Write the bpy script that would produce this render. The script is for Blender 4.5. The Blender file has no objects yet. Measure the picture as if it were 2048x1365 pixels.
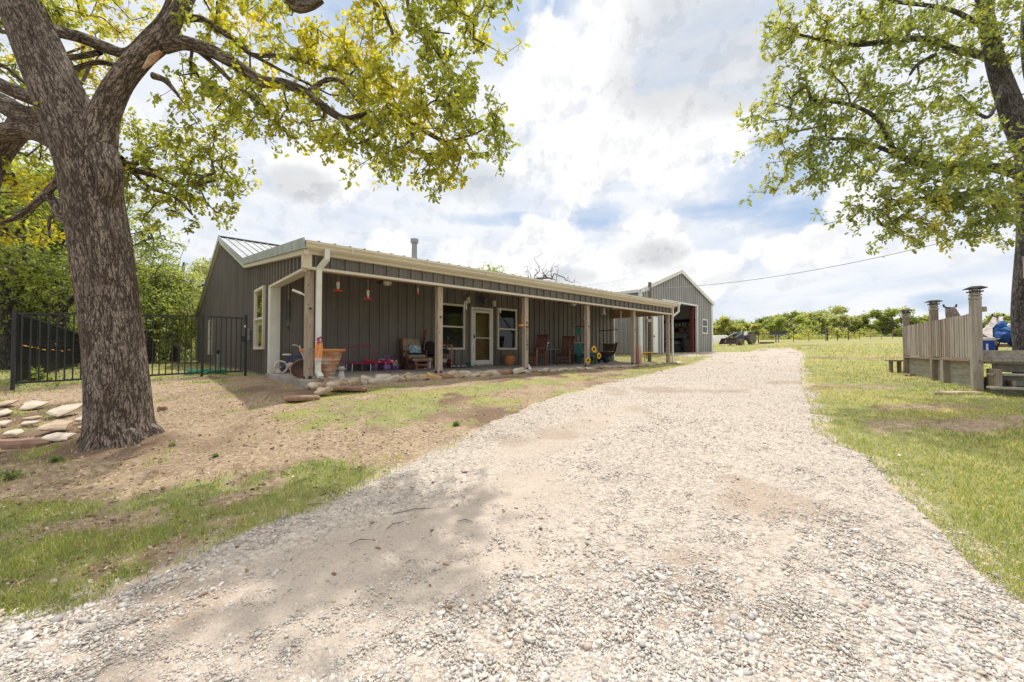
import bpy, math, random
import numpy as np
from mathutils import Vector, Matrix, Euler
C = bpy.context.scene.collection
PI = math.pi
RNG = np.random.default_rng(7)
random.seed(7)

# ------------------------------------------------------------------ camera
F, HY, CZ = 802.0, 18.5, 0.58           # focal length in photo pixels, horizon offset, eye height over the porch slab
TILT = math.atan(HY / F)
cam = bpy.data.cameras.new('camera'); co = bpy.data.objects.new('camera', cam); C.objects.link(co)
cam.sensor_width = 36; cam.lens = F / 2048 * 36; cam.clip_start = 0.05; cam.clip_end = 3000
co.location = (0, 0, CZ); co.rotation_euler = (PI / 2 + TILT, 0, 0)
bpy.context.scene.camera = co
SC = bpy.context.scene
SC.view_settings.view_transform = 'Standard'; SC.view_settings.look = 'None'
SC.view_settings.exposure = 0.38; SC.view_settings.gamma = 1
SC.view_settings.use_curve_mapping = False
SC.cycles.max_bounces = 6; SC.cycles.diffuse_bounces = 4; SC.cycles.transparent_max_bounces = 12
SC.cycles.transmission_bounces = 4; SC.cycles.glossy_bounces = 2

# ------------------------------------------------------------------ sun and sky
SUN_AZ, SUN_EL = math.radians(4), math.radians(66)      # azimuth from straight ahead, negative to the left
sd = Vector((math.sin(SUN_AZ) * math.cos(SUN_EL), math.cos(SUN_AZ) * math.cos(SUN_EL), math.sin(SUN_EL)))
sl = bpy.data.lights.new('sun', 'SUN'); sl.energy = 2.8; sl.angle = math.radians(1.0); sl.color = (1.0, 0.955, 0.88)
so = bpy.data.objects.new('sun', sl); C.objects.link(so); so.rotation_euler = (-sd).to_track_quat('-Z', 'Y').to_euler()

W = bpy.data.worlds.new('World'); SC.world = W; W.use_nodes = True
wt = W.node_tree; wn = wt.nodes; wl = wt.links; wn.clear()
def V(nt, op, a, b=None, c=None, clamp=False):
    n = nt.nodes.new('ShaderNodeMath'); n.operation = op; n.use_clamp = clamp
    for i, x in enumerate((a, b, c)):
        if x is None: continue
        if isinstance(x, (int, float)): n.inputs[i].default_value = x
        else: nt.links.new(x, n.inputs[i])
    return n.outputs[0]
def ramp(nt, x, lo, hi, a=0.0, b=1.0, smooth=True):
    n = nt.nodes.new('ShaderNodeMapRange'); n.interpolation_type = 'SMOOTHSTEP' if smooth else 'LINEAR'
    nt.links.new(x, n.inputs[0])
    n.inputs[1].default_value = lo; n.inputs[2].default_value = hi; n.inputs[3].default_value = a; n.inputs[4].default_value = b
    return n.outputs[0]
def noise(nt, vec, scale, detail=5, rough=.55, dist=0.0, dim='3D'):
    n = nt.nodes.new('ShaderNodeTexNoise'); n.noise_dimensions = dim
    n.inputs['Scale'].default_value = scale; n.inputs['Detail'].default_value = detail
    n.inputs['Roughness'].default_value = rough; n.inputs['Distortion'].default_value = dist
    if vec is not None: nt.links.new(vec, n.inputs['Vector'])
    return n.outputs['Fac']
def mixc(nt, f, a, b, mode='MIX'):
    n = nt.nodes.new('ShaderNodeMix'); n.data_type = 'RGBA'; n.blend_type = mode
    if isinstance(f, (int, float)): n.inputs[0].default_value = f
    else: nt.links.new(f, n.inputs[0])
    for i, x in ((6, a), (7, b)):
        if isinstance(x, (tuple, list)): n.inputs[i].default_value = (*x[:3], 1)
        else: nt.links.new(x, n.inputs[i])
    return n.outputs[2]
def build_world():
    sky = wn.new('ShaderNodeTexSky'); sky.sky_type = 'NISHITA'; sky.sun_disc = False
    sky.sun_elevation = SUN_EL; sky.sun_rotation = SUN_AZ; sky.air_density = 1.0; sky.dust_density = 1.0; sky.ozone_density = 1.2
    tc = wn.new('ShaderNodeTexCoord'); sx = wn.new('ShaderNodeSeparateXYZ'); wl.new(tc.outputs['Generated'], sx.inputs[0])
    x, y, z = sx.outputs
    az = V(wt, 'ARCTAN2', x, y); el = V(wt, 'ARCSINE', z)
    cb = wn.new('ShaderNodeCombineXYZ'); wl.new(az, cb.inputs[0]); wl.new(el, cb.inputs[1])
    # billowing edge used by every cumulus
    n1 = noise(wt, cb.outputs[0], 9.0, 7, .6); n2 = noise(wt, cb.outputs[0], 28.0, 5, .6)
    edge = V(wt, 'ADD', V(wt, 'MULTIPLY', V(wt, 'SUBTRACT', n1, .5), 3.2), V(wt, 'MULTIPLY', V(wt, 'SUBTRACT', n2, .5), 1.3))
    def ang(px, py):
        dz = (682.5 - py) / F; yy = math.cos(TILT) - dz * math.sin(TILT); zz = math.sin(TILT) + dz * math.cos(TILT); xx = (px - 1024) / F
        L = math.sqrt(xx * xx + yy * yy + zz * zz)
        return math.atan2(xx, yy), math.asin(zz / L)
    def blobs(lst):
        tot = None
        for (px, py, rx, ry) in lst:
            a0, e0 = ang(px, py); s = math.cos(a0); c = 1 / F * s
            da = V(wt, 'DIVIDE', V(wt, 'SUBTRACT', az, a0), max(.01, rx * c * s)); de = V(wt, 'DIVIDE', V(wt, 'SUBTRACT', el, e0), max(.01, ry * c))
            d = V(wt, 'SUBTRACT', 1.0, V(wt, 'ADD', V(wt, 'MULTIPLY', da, da), V(wt, 'MULTIPLY', de, de)))
            tot = d if tot is None else V(wt, 'MAXIMUM', tot, d)
        return V(wt, 'MAXIMUM', tot, -3.0)
    cum = ramp(wt, V(wt, 'ADD', blobs([(1095, 500, 75, 85), (1060, 530, 95, 60), (1300, 490, 95, 75), (1215, 540, 120, 60), (1400, 540, 90, 40),
        (1505, 495, 30, 26), (1560, 505, 45, 35), (1645, 495, 60, 45), (1465, 530, 35, 22), (780, 490, 55, 35), (930, 520, 75, 40), (1700, 400, 60, 60),
        (1110, 90, 70, 55), (1080, 180, 110, 70), (1210, 90, 80, 140), (1250, 300, 300, 90), (640, 350, 130, 60), (1350, 580, 160, 30)]), edge), -0.1, 0.6)
    holes = ramp(wt, V(wt, 'ADD', blobs([(1540, 350, 130, 75), (1620, 420, 130, 45), (1010, 40, 60, 60), (1105, 50, 45, 50), (680, 70, 110, 60), (560, 30, 60, 60),
        (1190, 430, 70, 30), (1450, 420, 130, 22), (1060, 440, 160, 14), (950, 585, 60, 25), (1900, 600, 80, 22)]), V(wt, 'MULTIPLY', edge, .9)), -0.6, 0.9)
    mp = wn.new('ShaderNodeMapping'); mp.inputs['Scale'].default_value = (2.2, 7.5, 1); mp.inputs['Rotation'].default_value = (0, 0, .35)
    wl.new(cb.outputs[0], mp.inputs[0])
    ci = noise(wt, mp.outputs[0], 1.6, 8, .6, .6)
    veil = ramp(wt, ci, .30, .62, .55, 1.0)
    veil = V(wt, 'SUBTRACT', veil, V(wt, 'MULTIPLY', holes, .62), clamp=True)
    # greyer undersides
    gb = ramp(wt, V(wt, 'ADD', blobs([(1400, 90, 190, 120), (1330, 160, 130, 60), (1450, 190, 120, 40), (1130, 555, 60, 22), (1310, 510, 70, 30), (960, 370, 70, 35), (600, 370, 90, 35),
        (1540, 130, 60, 80)]), V(wt, 'MULTIPLY', edge, .7)), -0.5, 1.0)
    n3 = noise(wt, cb.outputs[0], 3.2, 6, .55)
    m2 = wn.new('ShaderNodeMapping'); m2.inputs['Location'].default_value = (-.012, .022, 0); wl.new(cb.outputs[0], m2.inputs[0]); e1 = noise(wt, m2.outputs[0], 9.0, 7, .6)
    emb = ramp(wt, V(wt, 'SUBTRACT', e1, n1), .01, .09, 0, .24)
    shade = V(wt, 'ADD', V(wt, 'ADD', V(wt, 'MULTIPLY', gb, .42), V(wt, 'MULTIPLY', emb, .8)), ramp(wt, n3, .42, .75, 0, .13), clamp=True)
    ccol = mixc(wt, shade, (12.0, 12.0, 12.0), (4.6, 4.9, 5.4))
    blue = mixc(wt, .75, sky.outputs[0], (6.0, 7.8, 10.6))
    vcol = mixc(wt, shade, (10.9, 11.1, 11.5), (5.6, 6.0, 6.5)); col = mixc(wt, cum, mixc(wt, veil, blue, vcol), ccol)
    col = mixc(wt, ramp(wt, el, .74, 1.05), col, (21, 20.5, 19.5))      # overhead sky brightened all round, out of frame, as added fill light
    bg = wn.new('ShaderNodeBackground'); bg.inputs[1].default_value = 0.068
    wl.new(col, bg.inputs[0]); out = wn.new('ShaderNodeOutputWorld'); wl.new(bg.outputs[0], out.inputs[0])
build_world()

# ------------------------------------------------------------------ photo geometry helpers
def ray(px, py=701.0):
    dz = (682.5 - py) / F; yy = math.cos(TILT) - dz * math.sin(TILT); zz = math.sin(TILT) + dz * math.cos(TILT)
    return Vector(((px - 1024) / F / yy, 1.0, zz / yy))
def P(px, py, Y): return Vector((0, 0, CZ)) + ray(px, py) * Y
HA = math.radians(42.2); UX, UY = math.cos(HA), math.sin(HA)      # house front runs along u, depth along v
def uv(X, Y): return (UX * X + UY * Y, -UY * X + UX * Y)
def hw(u, v, z=0.0): return Vector((UX * u - UY * v, UY * u + UX * v, z))
def onv(px, py, v):                                               # point on the plane v = const
    r = ray(px, py); t = v / (-UY * r.x + UX); u, _ = uv(r.x * t, t); return u, CZ + r.z * t
def onz(px, py, z=0.0):
    r = ray(px, py); t = (z - CZ) / r.z; return uv(r.x * t, t)

# terrain: thin plate spline through surveyed points
def H3(u, v, z): p = hw(u, v, z); return (p.x, p.y, z)
CP = [(0, 0, -.92), (-4, 1, -.93), (5, 1, -.9), (0, -6, -1.05), (-14, -6, -1.2), (14, -6, -1.0), (0, 4, -.66), (0, 7, -.42), (4, 5, -.62), (6, 10, -.25), (9, 16, 0.02),
      (-5.1, 5.2, -.58), (-7.5, 4.5, -.6), (-9.8, 7.9, -.17), (-6.8, 10.3, -.06), (-2.4, 5.4, -.5), (-16, 5, -.4),
      H3(1.6, 8.0, -.20), H3(3, 8.2, -.13), H3(5, 8.1, -.11), H3(8, 8.1, -.09), H3(11.5, 8.1, -.07), H3(14.5, 8.1, -.05), H3(17.8, 8.3, -.01), H3(8, 5, -.3), H3(13, 5.5, -.17),
      H3(3, 12, -.16), H3(3, 20, -.16), H3(2, 32, -.2), H3(10, 14, -.14), H3(16, 14, -.08), H3(17, 25, -.05), H3(-2, 22, -.12), H3(-3, 34, -.25),
      H3(18.6, 10, .1), H3(20.7, 11.9, .33), H3(30.7, 11.9, .38), H3(25, 20, .3), H3(21, 24, .3), H3(31, 24, .4), H3(25.5, 10.4, .3), H3(20, 9, .12), H3(-10, 25, -.3),
      (9.5, 8.2, -.23), (11, 10.5, -.21), (12.6, 12.8, -.18), (22, 18, .1), (20, 6, -.4), (15.5, 22, .25), (20.5, 30, .62), (14, 28, .5), (28, 40, 1.05), (32, 50, 1.45), (42, 62, 2.1),
      (68, 75, 3.2), (46, 75, 2.7), (24, 60, 1.5), (60, 50, 1.9), (95, 100, 3.0), (60, 105, 2.6), (20, 110, 2.0), (-60, 110, 0), (-40, 40, -.5), (-90, 40, -1), (-60, -60, -1.5), (60, -60, -1), (110, 0, .5), (130, 60, 2.3), (-130, 0, -1.5)]
CPA = np.array(CP, float)
def _tps():
    n = len(CPA); d = np.linalg.norm(CPA[:, None, :2] - CPA[None, :, :2], axis=2)
    K = np.where(d > 0, d * d * np.log(np.maximum(d, 1e-9)), 0) + np.eye(n) * 2.0
    Pm = np.hstack([np.ones((n, 1)), CPA[:, :2]]); A = np.zeros((n + 3, n + 3)); A[:n, :n] = K; A[:n, n:] = Pm; A[n:, :n] = Pm.T
    return np.linalg.solve(A, np.concatenate([CPA[:, 2], np.zeros(3)]))
TW = _tps()
def ground(X, Y):
    X = np.asarray(X, float); Y = np.asarray(Y, float); sh = X.shape; q = np.stack([X.ravel(), Y.ravel()], 1)
    r = np.linalg.norm(q, axis=1); q = q * np.minimum(1, 125 / np.maximum(r, 1e-6))[:, None]
    out = np.empty(len(q))
    for i in range(0, len(q), 40000):
        s = q[i:i + 40000]; d = np.sqrt((s[:, None, 0] - CPA[None, :, 0]) ** 2 + (s[:, None, 1] - CPA[None, :, 1]) ** 2)
        out[i:i + 40000] = np.where(d > 0, d * d * np.log(np.maximum(d, 1e-9)), 0) @ TW[:-3] + TW[-3] + s @ TW[-2:]
    return out.reshape(sh)
# a coarse table makes look-ups quick
GX = np.linspace(-40, 40, 321); GY = np.linspace(-20, 60, 321)
GT = ground(*np.meshgrid(GX, GY, indexing='ij'))
def gz(X, Y):
    X = np.asarray(X, float); Y = np.asarray(Y, float)
    ins = (X > -39.9) & (X < 39.9) & (Y > -19.9) & (Y < 59.9)
    fx = np.clip((X + 40) / .25, 0, 319.99); fy = np.clip((Y + 20) / .25, 0, 319.99); ix = fx.astype(int); iy = fy.astype(int); tx = fx - ix; ty = fy - iy
    a = (GT[ix, iy] * (1 - tx) + GT[ix + 1, iy] * tx) * (1 - ty) + (GT[ix, iy + 1] * (1 - tx) + GT[ix + 1, iy + 1] * tx) * ty
    if np.all(ins): return a
    return np.where(ins, a, ground(X, Y))
def g1(X, Y): return float(gz(np.array([X]), np.array([Y]))[0])
def pixground(px, py):                                            # vectorised: where a sight line meets the terrain
    px = np.atleast_1d(np.asarray(px, float)); py = np.atleast_1d(np.asarray(py, float))
    dz = (682.5 - py) / F; yy = math.cos(TILT) - dz * math.sin(TILT); rz = (math.sin(TILT) + dz * math.cos(TILT)) / yy; rx = (px - 1024) / F / yy
    Y = np.full(px.shape, .8); done = np.zeros(px.shape, bool); res = np.full(px.shape, np.nan)
    step = 1.02
    for _ in range(240):
        Yn = Y * step; hit = (~done) & (CZ + rz * Yn <= gz(rx * Yn, Yn))
        if hit.any():
            lo = Y[hit]; hi = Yn[hit]
            for _k in range(8):
                m = (lo + hi) / 2; under = CZ + rz[hit] * m <= gz(rx[hit] * m, m); hi = np.where(under, m, hi); lo = np.where(under, lo, m)
            res[hit] = hi; done |= hit
        Y = Yn
        if done.all() or Y.min() > 90: break
    return rx * res, res
def pg(px, py): a, b = pixground(px, py); return float(a[0]), float(b[0])

# ------------------------------------------------------------------ materials
def nmat(name, col=(.5, .5, .5), rough=.6, metal=0.0, spec=.5, col2=None, nscale=6.0, ndet=5, bump=0.0, bscale=60.0, bdist=.01, lo=.35, hi=.65, stretch=None, coat=0):
    m = bpy.data.materials.new(name); m.use_nodes = True; nt = m.node_tree; b = nt.nodes['Principled BSDF']
    b.inputs['Roughness'].default_value = rough; b.inputs['Metallic'].default_value = metal; b.inputs['Specular IOR Level'].default_value = spec
    if coat: b.inputs['Coat Weight'].default_value = coat
    tc = nt.nodes.new('ShaderNodeTexCoord'); vec = tc.outputs['Object']
    if stretch:
        mp = nt.nodes.new('ShaderNodeMapping'); mp.inputs['Scale'].default_value = stretch; nt.links.new(vec, mp.inputs[0]); vec = mp.outputs[0]
    if col2 is None: col2 = tuple(c * .82 for c in col)
    f = ramp(nt, noise(nt, vec, nscale, ndet), lo, hi)
    c = mixc(nt, f, col, col2); nt.links.new(c, b.inputs['Base Color'])
    nt.links.new(ramp(nt, noise(nt, vec, nscale * 2.3, 3), .3, .7, max(0, rough - .08), min(1, rough + .08)), b.inputs['Roughness'])
    if bump:
        bn = nt.nodes.new('ShaderNodeBump'); bn.inputs['Strength'].default_value = bump; bn.inputs['Distance'].default_value = bdist
        nt.links.new(noise(nt, vec, bscale, 6), bn.inputs['Height']); nt.links.new(bn.outputs[0], b.inputs['Normal'])
    return m
M = {}
def defmats():
    M['siding'] = nmat('charcoal_siding', (.178, .157, .145), .42, col2=(.142, .124, .114), nscale=1.2, stretch=(1, 1, .3))
    M['barnsiding'] = nmat('grey_siding', (.34, .335, .33), .45, col2=(.29, .286, .282), nscale=1.2, stretch=(1, 1, .3))
    M['roof'] = nmat('galvanised_roof', (.36, .375, .39), .6, metal=.3, col2=(.29, .30, .315), nscale=1.5)
    M['roofwhite'] = nmat('pale_roof', (.56, .57, .59), .5, col2=(.50, .51, .53), nscale=1.0)
    M['cream'] = nmat('cream_trim', (.70, .64, .53), .5, col2=(.66, .60, .49), nscale=.8)
    M['whitetrim'] = nmat('white_trim', (.74, .74, .71), .5, col2=(.66, .66, .63), nscale=2.5)
    M['steel'] = nmat('galvanised_trim', (.55, .57, .60), .38, metal=.6, col2=(.40, .42, .46), nscale=5)
    M['concrete'] = nmat('concrete', (.40, .37, .34), .85, col2=(.29, .265, .24), nscale=2.2, bump=.3, bscale=40, bdist=.004)
    M['wood'] = nmat('pale_post_wood', (.47, .39, .315), .75, col2=(.35, .275, .215), nscale=9, stretch=(3, 3, .35), bump=.25, bscale=30)
    M['woodgrey'] = nmat('weathered_wood', (.30, .25, .205), .85, col2=(.185, .15, .12), nscale=9, stretch=(3, 3, .3), bump=.5, bscale=26, bdist=.006)
    M['woodgrey2'] = nmat('weathered_wood_pale', (.38, .34, .29), .85, col2=(.27, .235, .20), nscale=9, stretch=(3, 3, .3), bump=.5, bscale=26, bdist=.006)
    M['woodbrown'] = nmat('weathered_wood_brown', (.29, .20, .14), .85, col2=(.20, .14, .10), nscale=9, stretch=(3, 3, .3), bump=.5, bscale=26, bdist=.006)
    M['deckgreen'] = nmat('grey_green_boards', (.34, .325, .275), .85, col2=(.24, .225, .185), nscale=7, stretch=(.4, 3, 3), bump=.4, bscale=24)
    M['redwood'] = nmat('red_brown_wood', (.17, .05, .028), .5, col2=(.11, .032, .02), nscale=9, stretch=(3, 3, .5))
    M['redwood_light'] = nmat('light_red_wood', (.34, .17, .12), .6, col2=(.24, .11, .075), nscale=9)
    M['oak_wood'] = nmat('orange_wood', (.48, .27, .11), .6, col2=(.38, .20, .08), nscale=9)
    M['terracotta'] = nmat('terracotta', (.50, .20, .085), .8, col2=(.60, .50, .38), nscale=3.5, ndet=9, lo=.36, hi=.70, stretch=(1, 1, 1.6), bump=.3, bscale=40)
    M['terrarim'] = nmat('terracotta_rim', (.62, .27, .10), .75, col2=(.52, .21, .08), nscale=4, bump=.2, bscale=50)
    M['black'] = nmat('black_paint', (.012, .012, .013), .4, col2=(.02, .02, .02))
    M['blackblue'] = nmat('black_fence_paint', (.014, .015, .019), .35, col2=(.02, .022, .028))
    M['blackplastic'] = nmat('black_plastic', (.02, .02, .022), .5)
    M['rubber'] = nmat('rubber', (.03, .03, .03), .8, col2=(.05, .045, .04))
    M['white'] = nmat('white_paint', (.80, .79, .76), .4, col2=(.74, .73, .70))
    M['pinkwhite'] = nmat('pale_pink_plastic', (.74, .62, .60), .5)
    M['blue'] = nmat('blue_paint', (.03, .08, .26), .35)
    M['coolerblue'] = nmat('cooler_blue', (.01, .07, .42), .4)
    M['clothblue'] = nmat('blue_cloth', (.015, .08, .28), .8, col2=(.03, .16, .42), nscale=9, lo=.5, hi=.6)
    M['red'] = nmat('red_plastic', (.55, .03, .02), .35)
    M['orange'] = nmat('orange_cloth', (.85, .26, .04), .8, col2=(.80, .36, .12), nscale=12)
    M['magenta'] = nmat('magenta_paint', (.46, .03, .20), .4)
    M['purple'] = nmat('purple_plastic', (.40, .18, .55), .5)
    M['lilac'] = nmat('lilac_plastic', (.56, .40, .70), .5)
    M['toyred'] = nmat('toy_red', (.50, .05, .10), .4, col2=(.80, .72, .74), nscale=22, ndet=0, lo=.66, hi=.68)
    M['cushion'] = nmat('tan_floral_cushion', (.36, .29, .21), .9, col2=(.24, .18, .12), nscale=14, lo=.42, hi=.58, bump=.3, bscale=30)
    M['pillowblue'] = nmat('blue_pattern_cloth', (.12, .32, .48), .9, col2=(.55, .62, .60), nscale=18, lo=.45, hi=.55)
    M['navy'] = nmat('navy_cloth', (.012, .02, .07), .9)
    M['bagdark'] = nmat('dark_bag_cloth', (.02, .018, .018), .85, bump=.4)
    M['teal'] = nmat('teal_cloth', (.02, .10, .095), .85, col2=(.035, .15, .14))
    M['brownnet'] = nmat('brown_net_cloth', (.10, .065, .04), .9, col2=(.06, .04, .028), nscale=60)
    M['rope'] = nmat('pale_rope', (.55, .48, .38), .9)
    M['yellow'] = nmat('sunflower_yellow', (.85, .50, .02), .6, col2=(.80, .38, .01), nscale=30)
    M['seedbrown'] = nmat('seed_brown', (.08, .04, .015), .9)
    M['green'] = nmat('stem_green', (.06, .14, .04), .6)
    M['hose'] = nmat('green_hose', (.02, .30, .16), .4)
    M['brass'] = nmat('aged_brass', (.40, .30, .12), .4, metal=.6)
    M['lampglass'] = nmat('frosted_glass', (.72, .68, .56), .3)
    M['iron'] = nmat('dark_iron', (.035, .03, .028), .6, col2=(.05, .04, .035))
    M['chrome'] = nmat('silver_metal', (.62, .62, .63), .25, metal=.9)
    M['brick'] = nmat('pink_brick', (.45, .20, .14), .9, col2=(.55, .42, .36), nscale=14, bump=.4, bscale=50)
    M['mudbrick'] = nmat('red_brown_stone', (.27, .15, .10), .9, col2=(.34, .22, .16), nscale=9, bump=.4, bscale=40)
    M['stone'] = nmat('tan_stone', (.52, .41, .29), .9, col2=(.36, .27, .19), nscale=6, ndet=8, bump=.6, bscale=22, bdist=.012)
    M['stonepale'] = nmat('pale_limestone', (.62, .54, .44), .9, col2=(.46, .38, .30), nscale=6, ndet=8, bump=.6, bscale=22, bdist=.012)
    M['stonered'] = nmat('reddish_stone', (.36, .22, .15), .9, col2=(.27, .17, .12), nscale=6, ndet=8, bump=.6, bscale=22, bdist=.012)
    M['stoneyellow'] = nmat('yellow_stone', (.58, .40, .17), .9, col2=(.48, .34, .18), nscale=6, bump=.5, bscale=22, bdist=.012)
    M['cable'] = nmat('grey_cable', (.26, .26, .27), .6)
    M['pole'] = nmat('creosoted_pole', (.22, .19, .13), .9, col2=(.12, .10, .07), nscale=8, stretch=(3, 3, .2), bump=.5)
    M['tractorblue'] = nmat('faded_blue_paint', (.07, .10, .16), .5, col2=(.10, .10, .11), nscale=5)
    M['tractorgrey'] = nmat('grey_machine_paint', (.35, .37, .38), .6, col2=(.22, .22, .21), nscale=8)
    M['rust'] = nmat('rusty_steel', (.07, .045, .038), .75, col2=(.12, .07, .05), nscale=8)
    M['tyredirt'] = nmat('dusty_tyre', (.10, .085, .07), .9, col2=(.20, .16, .12), nscale=9)
    M['tan_ply'] = nmat('tan_plywood', (.36, .235, .12), .7, col2=(.30, .19, .095), nscale=4)
    M['redsteel'] = nmat('red_primer_steel', (.16, .03, .022), .55, col2=(.12, .025, .02))
    M['cardboard'] = nmat('cardboard', (.42, .22, .12), .9)
    M['darkroom'] = nmat('dim_interior', (.16, .155, .15), .9)
    M['blind'] = nmat('window_blind', (.10, .095, .085), .7)
    M['doorwood'] = nmat('golden_door_wood', (.52, .29, .09), .5, col2=(.36, .18, .05), nscale=7, stretch=(3, 3, .4))
    M['star'] = nmat('star_metal', (.05, .042, .038), .5)
    M['galv'] = nmat('galvanised_pipe', (.35, .35, .34), .5, metal=.4)
    M['liner'] = nmat('white_insulation', (.66, .66, .67), .6)
    M['lettering'] = nmat('burnt_lettering', (.06, .04, .035), .8)
    M['stripe'] = nmat('striped_hammock_cloth', (.55, .53, .50), .9, col2=(.40, .30, .29), nscale=14, stretch=(1, 1, 3), lo=.45, hi=.55)
    M['drygrass'] = nmat('dry_plant', (.34, .24, .10), .9)
    # glass: mostly dark, mirror-like at grazing angles
    m = bpy.data.materials.new('window_glass'); m.use_nodes = True; nt = m.node_tree; nt.nodes.clear()
    o = nt.nodes.new('ShaderNodeOutputMaterial'); mx = nt.nodes.new('ShaderNodeMixShader'); tr = nt.nodes.new('ShaderNodeBsdfTransparent'); gl = nt.nodes.new('ShaderNodeBsdfGlossy')
    tr.inputs[0].default_value = (.55, .6, .57, 1); gl.inputs['Roughness'].default_value = .02
    fr = nt.nodes.new('ShaderNodeFresnel'); fr.inputs[0].default_value = 1.5
    nt.links.new(V(nt, 'MULTIPLY', fr.outputs[0], 1.15, clamp=True), mx.inputs[0]); nt.links.new(tr.outputs[0], mx.inputs[1]); nt.links.new(gl.outputs[0], mx.inputs[2]); nt.links.new(mx.outputs[0], o.inputs[0])
    M['glass'] = m
    # clear glass of jars and feeders
    m = bpy.data.materials.new('clear_glass'); m.use_nodes = True; b = m.node_tree.nodes['Principled BSDF']
    b.inputs['Base Color'].default_value = (.85, .87, .88, 1); b.inputs['Roughness'].default_value = .05; b.inputs['Transmission Weight'].default_value = .6
    M['clear'] = m
defmats()

def barkmat(name, c1, c2, c3, sc=(26, 9), str_=1.0):
    m = bpy.data.materials.new(name); m.use_nodes = True; nt = m.node_tree; b = nt.nodes['Principled BSDF']; b.inputs['Roughness'].default_value = .9; b.inputs['Specular IOR Level'].default_value = .2
    uvn = nt.nodes.new('ShaderNodeUVMap'); mp = nt.nodes.new('ShaderNodeMapping'); mp.inputs['Scale'].default_value = (sc[0], sc[1], 1); nt.links.new(uvn.outputs[0], mp.inputs[0])
    nz = nt.nodes.new('ShaderNodeTexNoise'); nz.inputs['Scale'].default_value = 1.1; nz.inputs['Detail'].default_value = 5; nt.links.new(mp.outputs[0], nz.inputs['Vector'])
    ad = nt.nodes.new('ShaderNodeVectorMath'); ad.operation = 'MULTIPLY_ADD'; nt.links.new(nz.outputs['Color'], ad.inputs[0]); ad.inputs[1].default_value = (.75, .75, 0); nt.links.new(mp.outputs[0], ad.inputs[2])
    def layer(sx, sy, sc_, det):
        q = nt.nodes.new('ShaderNodeMapping'); q.inputs['Scale'].default_value = (sx, sy, 1); nt.links.new(ad.outputs[0], q.inputs[0]); return noise(nt, q.outputs[0], sc_, det, .6, .25)
    a1 = V(nt, 'ABSOLUTE', V(nt, 'SUBTRACT', layer(1, .55, .55, 3), .5)); a2 = V(nt, 'ABSOLUTE', V(nt, 'SUBTRACT', layer(1.2, .8, 1.3, 3), .5)); st = layer(3, .8, 2.0, 8); n2 = layer(1, 1, 5, 6)
    ridge = V(nt, 'MINIMUM', V(nt, 'MULTIPLY', a1, 1.0), V(nt, 'ADD', V(nt, 'MULTIPLY', a2, .9), .012)); plate = ramp(nt, V(nt, 'ADD', ridge, V(nt, 'MULTIPLY', V(nt, 'SUBTRACT', n2, .5), .05)), .0, .055)
    h = V(nt, 'ADD', V(nt, 'MULTIPLY', plate, .9), V(nt, 'ADD', V(nt, 'MULTIPLY', n2, .35), V(nt, 'MULTIPLY', st, .7)))
    col = mixc(nt, plate, c3, mixc(nt, V(nt, 'MULTIPLY', ramp(nt, n2, .40, .68), ramp(nt, st, .35, .65)), c1, c2))
    col = mixc(nt, ramp(nt, layer(.9, .9, 2.4, 4), .66, .74, 0, .45), col, tuple(min(1, c * 1.25) for c in c2))
    big = noise(nt, mp.outputs[0], .12, 3); col = mixc(nt, ramp(nt, big, .4, .7, 0, .5), col, c3)
    nt.links.new(col, b.inputs['Base Color'])
    bn = nt.nodes.new('ShaderNodeBump'); bn.inputs['Strength'].default_value = str_; bn.inputs['Distance'].default_value = .03
    nt.links.new(h, bn.inputs['Height']); nt.links.new(bn.outputs[0], b.inputs['Normal'])
    return m
M['bark'] = barkmat('oak_bark', (.33, .26, .215), (.52, .44, .385), (.075, .05, .038), sc=(30, 8.5), str_=1.0)
M['bark2'] = barkmat('dark_oak_bark', (.20, .175, .165), (.38, .35, .33), (.045, .038, .035), sc=(34, 12))
M['twig'] = nmat('twig_bark', (.14, .11, .085), .9, col2=(.08, .06, .05), nscale=20)
M['deadwood'] = nmat('bare_wood', (.50, .36, .25), .8, col2=(.34, .17, .08), nscale=7, stretch=(1, 1, 4))

def attrmat(name, rough=.7, transl=0.0, spec=.3, bump=0):
    m = bpy.data.materials.new(name); m.use_nodes = True; nt = m.node_tree; b = nt.nodes['Principled BSDF']; b.inputs['Roughness'].default_value = rough; b.inputs['Specular IOR Level'].default_value = spec
    at = nt.nodes.new('ShaderNodeAttribute'); at.attribute_name = 'tint'
    nt.links.new(at.outputs['Color'], b.inputs['Base Color'])
    if bump:
        tc = nt.nodes.new('ShaderNodeTexCoord'); bn = nt.nodes.new('ShaderNodeBump'); bn.inputs['Strength'].default_value = bump; bn.inputs['Distance'].default_value = .004
        nt.links.new(noise(nt, tc.outputs['Object'], 90, 4), bn.inputs['Height']); nt.links.new(bn.outputs[0], b.inputs['Normal'])
    if transl:
        t = nt.nodes.new('ShaderNodeBsdfTranslucent'); mx = nt.nodes.new('ShaderNodeMixShader'); mx.inputs[0].default_value = transl
        g = mixc(nt, 1.0, at.outputs['Color'], (2.2, 2.05, .85), 'MULTIPLY'); nt.links.new(g, t.inputs[0])
        nt.links.new(b.outputs[0], mx.inputs[1]); nt.links.new(t.outputs[0], mx.inputs[2]); nt.links.new(mx.outputs[0], nt.nodes['Material Output'].inputs[0])
    return m
M['leaf'] = attrmat('oak_leaf', .5, .50); M['blade'] = attrmat('grass_blade', .6, .35); M['pebble'] = attrmat('pebble', .85, bump=.4)

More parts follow.
